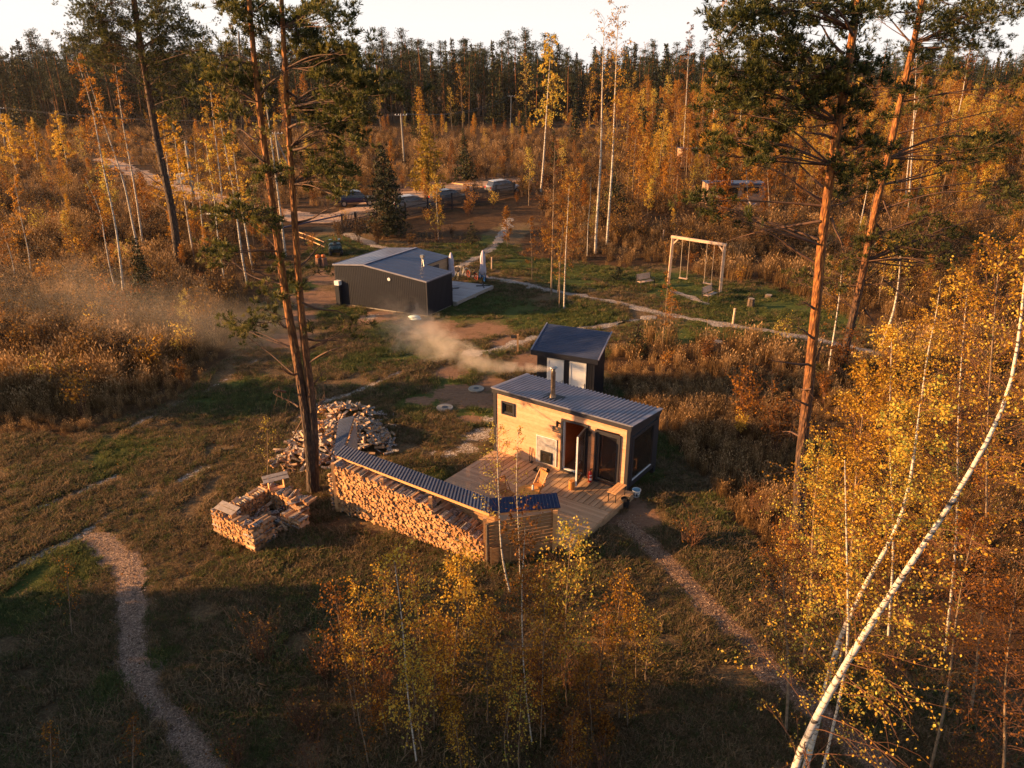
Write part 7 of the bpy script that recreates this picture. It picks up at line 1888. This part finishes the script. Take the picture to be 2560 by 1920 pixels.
# traced bright bushes
for k, (x, y, s, lab) in enumerate(((455, 945, .75, 'bright orange little bush at the lawn edge in the smoke'), (1420, 500, 1.6, 'glowing orange bush left of the two tall birches'), (1175, 515, 1.3, 'orange-red bush in front of the picket fence'), (1090, 505, 1.3, 'golden bush at the middle of the picket fence'), (1850, 690, .9, 'small yellow birch bush right of the swing frame'), (1950, 860, .8, 'pale yellow bush at the end of the gravel path'), (1845, 1075, .7, 'small golden bush in the dry grass right of the sauna'), (1700, 500, 1.3, 'golden bush above the swing frame'), (1710, 600, .9, 'thin yellow bush behind the swings'))):
    K, h, km = bush_protos[k % 6]; b = G(x, y + 20); tag(meshobj('golden_bush', K.mesh('bush', [twig_warm, (leaf_orange, leaf_gold, leaf_orange, leaf_gold, leaf_gold, leaf_pale, leaf_gold, leaf_gold, leaf_gold)[k]]), None, b), lab, 'bush').scale = (s, s, s)
def edge_y(x): return 215 + 14 * math.sin(x * .03) - (30 if x < -100 else 0) + (60 if x > 60 else 0)
# forest edge pines and spruces as things, the wood behind as one mass
ne = 0
for i in range(130):
    x = -190 + 380 * (i + gS.uniform(-.4, .4)) / 130; y = 215 + 14 * math.sin(x * .03) + gS.uniform(-10, 16) - (30 if x < -100 else 0) + (60 if x > 60 else 0)
    if abs(x) > .74 * y + 6: continue
    if gS.random() < (.45 if x > -10 else .8): k = int(gS.integers(0, 6)); place_tree('p', k, pine_protos[k], x, y, gS.uniform(.70, 1.08), 'tall bare-stemmed pine in the front row of the distant forest', 'pines along the far forest edge', 'pine_tree', 'pine tree')
    else: k = int(gS.integers(0, 3)); place_tree('s', k, spruce_protos[k], x, y, gS.uniform(.55, 1.05), 'dark pointed spruce in the front row of the distant forest', 'spruces along the far forest edge', 'spruce_tree', 'spruce')
    ne += 1
for i in range(46):
    x = gS.uniform(-70, 150); y = edge_y(x) - gS.uniform(6, 34)
    if abs(x) > .72 * y: continue
    k = int(gS.integers(0, 10)); place_tree('e', k, birch_protos[k], x, y, gS.uniform(1.0, 1.9), 'golden birch with full crown standing before the dark distant forest', 'golden birches at the forest edge', 'birch_tree', 'birch')

# ---------------------------------------------------------------- instanced masses
def gn_mass(name, label, cat, meshes, P, rot, scl, idx, kindv='stuff', tilt=None):
    col = bpy.data.collections.new(name + '_kinds')
    for i, me_ in enumerate(meshes):
        o = bpy.data.objects.new('%s_kind_%02d' % (name, i), me_); col.objects.link(o)
    me_ = bpy.data.meshes.new(name); n = len(P)
    me_.vertices.add(n); me_.vertices.foreach_set('co', np.asarray(P, dtype=np.float32).ravel())
    a = me_.attributes.new('rot', 'FLOAT_VECTOR', 'POINT'); rv = np.zeros((n, 3), dtype=np.float32); rv[:, 2] = rot
    if tilt is not None: rv[:, 0] = tilt[:, 0]; rv[:, 1] = tilt[:, 1]
    a.data.foreach_set('vector', rv.ravel())
    a = me_.attributes.new('scl', 'FLOAT', 'POINT'); a.data.foreach_set('value', np.asarray(scl, dtype=np.float32))
    a = me_.attributes.new('idx', 'INT', 'POINT'); a.data.foreach_set('value', np.asarray(idx, dtype=np.int32))
    o = meshobj(name, me_); tag(o, label, cat, kind=kindv)
    ng = bpy.data.node_groups.new(name + '_scatter', 'GeometryNodeTree')
    ng.interface.new_socket('Geometry', in_out='INPUT', socket_type='NodeSocketGeometry'); ng.interface.new_socket('Geometry', in_out='OUTPUT', socket_type='NodeSocketGeometry')
    gi, go = ng.nodes.new('NodeGroupInput'), ng.nodes.new('NodeGroupOutput')
    ip = ng.nodes.new('GeometryNodeInstanceOnPoints'); ci = ng.nodes.new('GeometryNodeCollectionInfo')
    ci.inputs['Collection'].default_value = col; ci.inputs['Separate Children'].default_value = True; ci.inputs['Reset Children'].default_value = True
    ip.inputs['Pick Instance'].default_value = True
    def at_(nm, dt):
        q = ng.nodes.new('GeometryNodeInputNamedAttribute'); q.data_type = dt; q.inputs['Name'].default_value = nm; return q.outputs['Attribute']
    L = ng.links.new
    L(gi.outputs[0], ip.inputs['Points']); L(ci.outputs[0], ip.inputs['Instance']); L(at_('idx', 'INT'), ip.inputs['Instance Index']); L(at_('scl', 'FLOAT'), ip.inputs['Scale'])
    e2r = ng.nodes.new('FunctionNodeEulerToRotation'); L(at_('rot', 'FLOAT_VECTOR'), e2r.inputs[0]); L(e2r.outputs[0], ip.inputs['Rotation'])
    L(ip.outputs[0], go.inputs[0])
    md = o.modifiers.new('scatter', 'NODES'); md.node_group = ng
    return o
gF = np.random.default_rng(77)
far_meshes = [joined(T, K, 'far_pine', pine_bark_far, [twig_m, km]) for T, K, h, km in pine_protos] + [joined(T, K, 'far_spruce', pine_bark_far, [twig_m, km]) for T, K, h, km in spruce_protos]
wood_meshes = [joined(T, K, 'wood_birch', young_bark, [twig_warm, leaf_orange if k % 3 else leaf_gold]) for k, (T, K, h, km) in enumerate(birch_protos)]
def region_pts(n, fn, g):
    out = []
    while len(out) < n:
        y = g.uniform(60, 520); x = g.uniform(-.76 * y - 8, .76 * y + 8)
        if fn(x, y): out.append((x, y, 0))
    return np.array(out)
P = region_pts(1500, lambda x, y: y > edge_y(x) + 10 and y < edge_y(x) + 160, gF)
idx = np.where(gF.random(len(P)) < np.where(P[:, 0] > -10, .4, .75), gF.integers(0, 6, len(P)), gF.integers(6, 9, len(P)))
gn_mass('far_forest', 'dense dark conifer forest closing the horizon behind its front row', 'forest', far_meshes, P, gF.uniform(0, 6.28, len(P)), gF.uniform(.68, 1.12, len(P)), idx)
def bw(x, y):
    px = 1280 + x / (y * math.cos(PITCH) + 14 * math.sin(PITCH)) * F_PX
    if y > edge_y(x) + 12: return False
    if px > 1560: return y > 75 and not (1700 < px < 1980 and y < 100)
    return y > 165 and gF.random() < .4
P = region_pts(1050, bw, gF); far_ = np.clip((P[:, 1] - 70) / 130, 0, 1)
gn_mass('autumn_birch_wood', 'orange birch wood filling the ground below the far forest and the right background', 'forest', wood_meshes, P, gF.uniform(0, 6.28, len(P)), gF.uniform(.7, 1.1, len(P)) * np.where(P[:, 0] > .13 * P[:, 1], .8 + .6 * far_, .62), gF.integers(0, 10, len(P)))

# small dark spruces among the golden birches
for i, (x, y, s_) in enumerate(((-42, 118, .3), (-8, 128, .34), (6, 112, .3), (22, 120, .42), (30, 108, .36), (12, 150, .5), (38, 140, .6), (44, 118, .5), (52, 150, .7), (-60, 140, .5), (-70, 120, .4), (62, 128, .6), (70, 170, .8), (28, 170, .7), (-20, 160, .4), (3, 178, .6), (48, 96, .42), (58, 104, .4))):
    copy_tree(inst[('s', i % 3)] if ('s', i % 3) in inst else inst[('s', 0)], (x, y, 0), gS.uniform(0, 6.28), (s_ * 1.25, s_ * 1.25, s_), 'dark young spruce standing among the golden birches of the middle distance', 'dark spruces among the golden birches')
# undergrowth thicket between the trees
def th_ok(X, Y): return tall_ok(X, Y) & (vnoise(X + 3, Y + 90, 6) > .38)
def blade_clump(g, n, h, spread, w, curve=.35, plume=0.0, lean=.25):
    K = NP(); a = g.uniform(0, 6.28, n); r = np.sqrt(g.random(n)) * spread; b = np.stack([np.cos(a) * r, np.sin(a) * r, np.zeros(n)], 1)
    hh2 = h * g.uniform(.55, 1.1, n); az = g.uniform(0, 6.28, n); ln = g.normal(size=n) * lean
    d = np.stack([np.cos(az) * ln, np.sin(az) * ln, np.ones(n)], 1); wd = np.stack([-np.sin(az + g.uniform(-.8, .8, n)), np.cos(az), np.zeros(n)], 1) * w / 2
    bend = np.stack([np.cos(az), np.sin(az), -.6 * np.ones(n)], 1) * (curve * g.uniform(.2, 1.2, n) * hh2)[:, None]
    m1 = b + d * (hh2 * .55)[:, None]; m2 = b + d * hh2[:, None] + bend
    t = g.uniform(.1, .9, n)
    K.add(np.stack([b - wd, b + wd, m1 + wd * .8, m1 - wd * .8], 1), np.arange(n * 4).reshape(-1, 4), 0, t)
    K.add(np.stack([m1 - wd * .8, m1 + wd * .8, m2 + wd * .25, m2 - wd * .25], 1), np.arange(n * 4).reshape(-1, 4), 0, t)
    if plume:
        k = int(n * .35); P0 = m2[:k]; u = (m2 - m1)[:k]; u /= np.linalg.norm(u, axis=1)[:, None]; wv = wd[:k] * 4.0
        e = P0 + u * plume; mid = P0 + u * plume * .45
        K.add(np.stack([P0, mid + wv, e, mid - wv], 1), np.arange(k * 4).reshape(-1, 4), 0, np.clip(t[:k] * .3 + .75, 0, 1))
    return K
gm = []; 
for k in range(5):
    g = np.random.default_rng(500 + k); gm.append(blade_clump(g, 60, [1.25, 1.0, 1.4, .8, 1.1][k], .32, .014, .3, [.16, .12, .18, .0, .14][k]).mesh('tall_grass', [dry_m]))
gG = np.random.default_rng(501)
def tall_ok(X, Y):
    ok = ~in_poly(X, Y, LAWN) | (Y > 62)
    ok &= seg_dist(X, Y, ROAD) > 2.6
    ok &= ~((Y > 62) & (Y < 96) & (X > -22) & (X < 3) & (vnoise(X, Y, 6) < .62))
    ok &= ~on_path(X, Y)
    for f in FOOT:
        if len(f): ok &= ~in_poly(X, Y, [tuple(q) for q in f])
    return ok
def tall_points(n, y0, y1, powr, g, thr=.32, sc=5.0):
    Y = y0 + (y1 - y0) * g.random(n) ** powr; X = (g.random(n) * 2 - 1) * (.74 * Y + 3)
    m_ = tall_ok(X, Y) & (vnoise(X + 31, Y + 7, sc) + .4 * vnoise(X, Y, 1.5) > thr)
    return np.stack([X[m_], Y[m_], np.zeros(m_.sum())], 1)
P = np.concatenate([tall_points(9000, 17, 70, 1.0, gG, .45), tall_points(9000, 60, 190, 1.2, gG, .45, 9)])
gU = np.random.default_rng(612)
Yt = 24 + 150 * gU.random(6000) ** 1.25; Xt = (gU.random(6000) * 2 - 1) * (.74 * Yt + 3); mt = th_ok(Xt, Yt) & ~((Xt > 2) & (Yt < 40)) & ~((Xt < -6) & (Yt < 34)) & (seg_dist(Xt, Yt, LAWN + [LAWN[0]]) > 1.5); Pt = np.stack([Xt, Yt, np.zeros(6000)], 1)[mt][:1700]
leaf_brown = leafmat('brown_thicket_leaves', [(0.0, srgb('#22190e')), (0.4, srgb('#46341c')), (0.75, srgb('#705024')), (1.0, srgb('#946c2c'))], .4)
tm = [bush_np(np.random.default_rng(620 + k), [2.2, 3.0, 1.8, 2.6][k], [.9, 1.0, .8, .7][k], 12, [420, 520, 380, 460][k], .12, .009).mesh('thicket_bush', [twig_m, leaf_brown]) for k in range(4)]
gn_mass('undergrowth_thicket', 'dense brown thicket of low shrubs filling the wild ground between the trees', 'undergrowth', tm, Pt, gU.uniform(0, 6.28, len(Pt)), gU.uniform(.5, 1.15, len(Pt)), gU.integers(0, 4, len(Pt)))
xx = np.array([G(x, y)[:2] for x, y in [(0, 1085), (200, 1085), (420, 1010), (540, 900), (600, 820), (400, 640), (0, 640)]])
q = gG.uniform([xx[:, 0].min(), xx[:, 1].min()], [xx[:, 0].max(), xx[:, 1].max()], size=(9000, 2)); m_ = in_poly(q[:, 0], q[:, 1], [tuple(v) for v in xx]) & tall_ok(q[:, 0], q[:, 1]); q = q[m_][:3200]
q2 = gG.uniform([3.5, 18], [17, 34], size=(2600, 2)); q2 = q2[tall_ok(q2[:, 0], q2[:, 1])][:1500]; q = np.concatenate([q, q2])
P = np.concatenate([P, np.c_[q, np.zeros(len(q))]])
s = gG.uniform(.6, 1.1, len(P)) * np.where(P[:, 1] > 70, 1.25, 1.0) * (.7 + .6 * vnoise(P[:, 0], P[:, 1], 7))
near = (P[:, 0] > 3) & (P[:, 1] < 34); s[near] *= .5
s *= np.where(P[:, 0] < 3, np.clip(seg_dist(P[:, 0], P[:, 1], LAWN + [LAWN[0]]) / 3.5, .3, 1) ** .8, 1)
near = (P[:, 0] > -22) & (P[:, 0] < 4) & (P[:, 1] > 54) & (P[:, 1] < 96); s[near] *= .45
gn_mass('tall_dry_grass', 'tall tawny dry grass with seed plumes covering the unmown ground', 'grass', gm, P, gG.uniform(0, 6.28, len(P)), s, gG.integers(0, 5, len(P)), tilt=gG.normal(size=(len(P), 2)) * .08)
lm = []
green_m = leafmat('green_lawn_blades', [(0.0, srgb('#3a421c')), (0.4, srgb('#505a2a')), (0.75, srgb('#646636')), (1.0, srgb('#8c8048'))], .35, .8, .25)
for q_ in (lawn_m, green_m):
    for k in range(5):
        g = np.random.default_rng(520 + k); lm.append(blade_clump(g, 34, [.12, .15, .10, .19, .13][k], .17, .014, .7, 0, .6).mesh('lawn_tuft', [q_]))
n = 130000; Y = 9 + 55 * gG.random(n) ** 1.35; X = (gG.random(n) * 2 - 1) * (.70 * Y + 5)
m_ = in_poly(X, Y, LAWN) & ~on_path(X, Y) & (gv_field(X, Y) < .5) & (blobs(X, Y, DIRT) + .5 * (vnoise(X, Y, .8) - .5) < .38) & (vnoise(X, Y, 1.1) > .22)
for f in FOOT: m_ &= ~in_poly(X, Y, [tuple(q) for q in f])
P = np.stack([X, Y, np.zeros(n)], 1)[m_]; print('lawn tufts', len(P))
s = gG.uniform(.5, 1.3, len(P)) * (.6 + .9 * vnoise(P[:, 0] + 5, P[:, 1], 1.9))
gr_ = blobs(P[:, 0], P[:, 1], GREEN) * 1.1 + .9 * (vnoise(P[:, 0] + 50, P[:, 1] + 20, 2.6) - .42)
ix_ = gG.integers(0, 5, len(P)) + np.where(gG.random(len(P)) < np.clip(gr_, .04, .9), 5, 0)
gn_mass('lawn_grass', 'short patchy green and brown grass of the mown clearing', 'grass', lm, P, gG.uniform(0, 6.28, len(P)), s, ix_, tilt=gG.normal(size=(len(P), 2)) * .12)
# pale chips strewn along the two chip paths
K = NP(); g = np.random.default_rng(539)
for pl_, nn, wd_ in ((CHIPS_L, 5200, .34), (CHIPS_R, 3600, .28), (WALK, 2600, .28)):
    pl_ = np.array(pl_); sl = np.r_[0, np.cumsum(np.hypot(*np.diff(pl_, axis=0).T))]; t_ = g.uniform(0, sl[-1], nn)
    P = np.stack([np.interp(t_, sl, pl_[:, 0]) + g.normal(size=nn) * wd_, np.interp(t_, sl, pl_[:, 1]) + g.normal(size=nn) * wd_, np.full(nn, .03)], 1)
    a = g.uniform(0, 6.28, nn); L_ = g.uniform(.010, .026, nn)[:, None]; d = np.stack([np.cos(a), np.sin(a), g.normal(size=nn) * .25], 1) * L_; w_ = np.stack([-np.sin(a), np.cos(a), g.normal(size=nn) * .3], 1) * L_ * .4
    K.add(np.stack([P - d - w_, P + d - w_, P + d + w_, P - d + w_], 1), np.arange(nn * 4).reshape(-1, 4), 0, g.random(nn))
tag(meshobj('wood_chips', K.mesh('wood_chips', [leafmat('chip_bits', [(0.0, srgb('#3c2a1e')), (0.6, srgb('#7c604a')), (1.0, srgb('#c4a88c'))], 0)])), 'loose pale wood chips and stones strewn along the paths', 'wood chips', kind='stuff')
# fallen leaves
K = NP(); g = np.random.default_rng(540)
P = np.stack([g.uniform(-22, 18, 9000), g.uniform(9, 40, 9000), np.full(9000, .03)], 1); K.leaves(P, .055, 0, None, .7, .0, g)
tag(meshobj('fallen_leaves', K.mesh('fallen_leaves', [leaf_orange])), 'fallen orange leaves and straw bits strewn over the ground', 'leaves', kind='stuff')
# brown twiggy undergrowth under the young birches
for k in range(46):
    if k < 24 and k % 2: continue
    if k < 24: x, y = gS.uniform(-6.5, 5.5), gS.uniform(10.5, 16.5)
    else: x, y = gS.uniform(5.5, 15), gS.uniform(10, 22)
    if on_path(np.array([x]), np.array([y]))[0] or (k < 24 and x > 2.5 and y > 15): continue
    i = k % 3
    if ('u', i) not in inst:
        g = np.random.default_rng(600 + i); inst[('u', i)] = meshobj('twiggy_shrub', bush_np(g, [1.5, 1.1, 1.9][i], .8, 16, [90, 60, 130][i], .06, .006).mesh('shrub', [twig_warm, leaf_orange])); o = inst[('u', i)]
    else: o = inst[('u', i)].copy(); C.objects.link(o)
    o.location = (x, y, 0); o.rotation_euler = (0, 0, gS.uniform(0, 6.28)); s_ = gS.uniform(.6, 1.2); o.scale = (s_, s_, s_)
    q = 'bottom centre' if k < 24 else 'lower right'
    tag(o, 'twiggy reddish shrub with few leaves under the young birches, %s' % q, 'shrub', 'twiggy shrubs %s' % q)
# unseen spruces added outside the left edge to shade the foreground and the outhouse
def shade(n, c0, c1, x0, x1, h0, h1):
    for i in range(n):
        c = c0 + (c1 - c0) * (i + gS.uniform(.2, .8)) / n; x = -gS.uniform(x0, x1); y = c + .07 * x
        h = gS.uniform(h0, h1); sc = h / spruce_protos[0][2]
        if ('s', 0) in inst: copy_tree(inst[('s', 0)], (x, y, 0), gS.uniform(0, 6.28), (sc * 1.15, sc * 1.15, sc), 'unseen spruce added outside the left edge to shade the clearing', 'unseen spruces added for shade')
shade(20, 12.4, 18.0, 19, 24, 5.4, 6.6)
shade(13, 9.2, 12.2, 21, 28, 11.5, 13.5)
shade(9, 4.0, 9.0, 20, 28, 10.0, 11.5)
shade(4, 30.6, 32.8, 25, 27, 12.0, 13.0)
# ================================================================ air: haze box and chimney smoke
def volmat(name, density, color=(1, .93, .86, 1), aniso=.5):
    m = bpy.data.materials.new(name); m.use_nodes = True; nt = m.node_tree; nt.nodes.clear()
    out = nt.nodes.new('ShaderNodeOutputMaterial'); v = nt.nodes.new('ShaderNodeVolumePrincipled')
    v.inputs['Color'].default_value = color; v.inputs['Anisotropy'].default_value = aniso; v.inputs['Density'].default_value = density
    nt.links.new(v.outputs[0], out.inputs['Volume']); return m, nt, v
m, nt, v = volmat('haze_air', .00007)
w = MB(); w.box(-900, 900, -60, 900, -1.1, 60); hz_ = w.build('haze', m); hz_['kind'] = 'stuff'; hz_['label'] = 'thin warm evening haze'; hz_['category'] = 'haze'
def smoke_obj(name, label, p0, p1, r0, r1, dens, seed, power=1.0, scale=1.0, flat=1.0, thr=.45, fp=1.5):
    """a cone of smoke from p0 to p1; density falls off from the axis and breaks up in noise"""
    p0, p1 = Vector(p0), Vector(p1); L = (p1 - p0).length
    w = MB(); n = 20; pts = [(0, 0, 0), (L * .25, 0, 0), (L * .5, 0, 0), (L * .75, 0, 0), (L, 0, 0)]
    rr_ = [r0 + (r1 - r0) * (t ** power) for t in (0, .25, .5, .75, 1)]
    w.tube(pts, [r * 1.05 for r in rr_], n)
    for q in w.v: q.z *= flat
    m, nt, v = volmat(name + '_vapour', 0.0, (1, .87, .72, 1), .35)  # warm sunlight put into the scattering colour of whitish smoke
    tc = N(nt, 'ShaderNodeTexCoord'); sp = N(nt, 'ShaderNodeSeparateXYZ'); nt.links.new(tc.outputs['Object'], sp.inputs[0])
    def M_(op, a, b_=None, c=None):
        q = N(nt, 'ShaderNodeMath', operation=op)
        for i, x in enumerate((a, b_, c)):
            if x is None: continue
            if isinstance(x, (int, float)): q.inputs[i].default_value = x
            else: nt.links.new(x, q.inputs[i])
        return q.outputs[0]
    X, Yc, Zc = sp.outputs
    t = M_('DIVIDE', X, L); tp = M_('POWER', M_('MAXIMUM', t, 0.0001), power)
    Rr = M_('MULTIPLY_ADD', tp, r1 - r0, r0)
    nz = N(nt, 'ShaderNodeTexNoise'); nz.inputs['Scale'].default_value = scale; nz.inputs['Detail'].default_value = 5; nz.inputs['Roughness'].default_value = .62; nz.inputs['Distortion'].default_value = 1.2
    mp = N(nt, 'ShaderNodeMapping'); mp.inputs['Location'].default_value = (seed, seed * 2, 0); mp.inputs['Scale'].default_value = (.7, 1, 1.2); nt.links.new(tc.outputs['Object'], mp.inputs[0]); nt.links.new(mp.outputs[0], nz.inputs['Vector'])
    rad = M_('DIVIDE', M_('SQRT', M_('ADD', M_('MULTIPLY', Yc, Yc), M_('MULTIPLY', M_('MULTIPLY', Zc, Zc), 1 / (flat * flat)))), Rr)
    body = M_('SUBTRACT', M_('SUBTRACT', nz.outputs[0], thr - .28), M_('MULTIPLY', M_('POWER', rad, 1.6), .42))
    body = M_('MULTIPLY', M_('MAXIMUM', body, 0), 4.0)
    fade = M_('SUBTRACT', 1.0, M_('POWER', M_('MINIMUM', t, 1.0), fp)); fade = M_('MAXIMUM', fade, 0.0)
    thin = M_('DIVIDE', r0 * 2.2, M_('ADD', Rr, r0))
    dn = M_('MULTIPLY', M_('MULTIPLY', body, fade), M_('MULTIPLY', thin, dens))
    nt.links.new(dn, v.inputs['Density'])
    o = w.build(name, m); o.location = p0; o.rotation_euler = (p1 - p0).to_track_quat('X', 'Z').to_euler()
    return tag(o, label, 'smoke', kind='stuff')
ct_ = SW(2.16, .58, 3.95)
mid_ = G(1205, 915, 3.6)
smoke_obj('chimney_smoke', 'dense start of the pale smoke streaming left from the sauna chimney cap', ct_, mid_, .10, .42, 3.6, 3.0, .8, 1.9, 1.0, .48, 3.0)
smoke_obj('smoke_plume', 'smoke plume with sun warmth put into its colour, billowing up-left over the lawn towards the dark cabin', mid_ + (ct_ - mid_) * .08, G(955, 785, 3.4), .38, 1.9, .95, 5.0, .8, 1.15, 1.0, .52, 1.8)
smoke_obj('drifting_mist', 'thin smoke spread low over the grass at the left of the clearing', G(700, 830, 2.5), G(-60, 700, 3.0), 2.0, 5.5, .042, 9.0, .7, .30, .6, .50)
# a few leaves blown onto the roofs and the deck
K = NP(); g = np.random.default_rng(545); Lf = []
for _ in range(50):
    s_, t_ = g.uniform(.1, 5.4), g.uniform(.05, 2.1); Lf.append(SW(s_, t_, zt(s_, t_) + .115))
for _ in range(90):
    Lf.append(SW(g.uniform(0, 5.7), g.uniform(-4.0, -.1), DZ + .012))
for _ in range(22):
    q = e1.lerp(e2, g.random()).lerp(b1.lerp(b2, g.random()), g.random()); Lf.append(Vector((q.x, q.y, q.z + .03)))
for _ in range(50):
    x_ = g.random(); q = e0.lerp(e1, x_).lerp(b0.lerp(b1, x_), g.random()); Lf.append(Vector((q.x, q.y, q.z + .045)))
K.leaves(np.array([tuple(p) for p in Lf]), .05, 0, None, .7, 0, g); K.V[0][:, 2] = np.repeat(K.V[0][::4, 2], 4) + g.uniform(0, .006, len(K.V[0]))
tag(meshobj('blown_leaves', K.mesh('blown_leaves', [leaf_orange])), 'small orange leaves blown onto the roofs and the deck', 'leaves', kind='stuff')
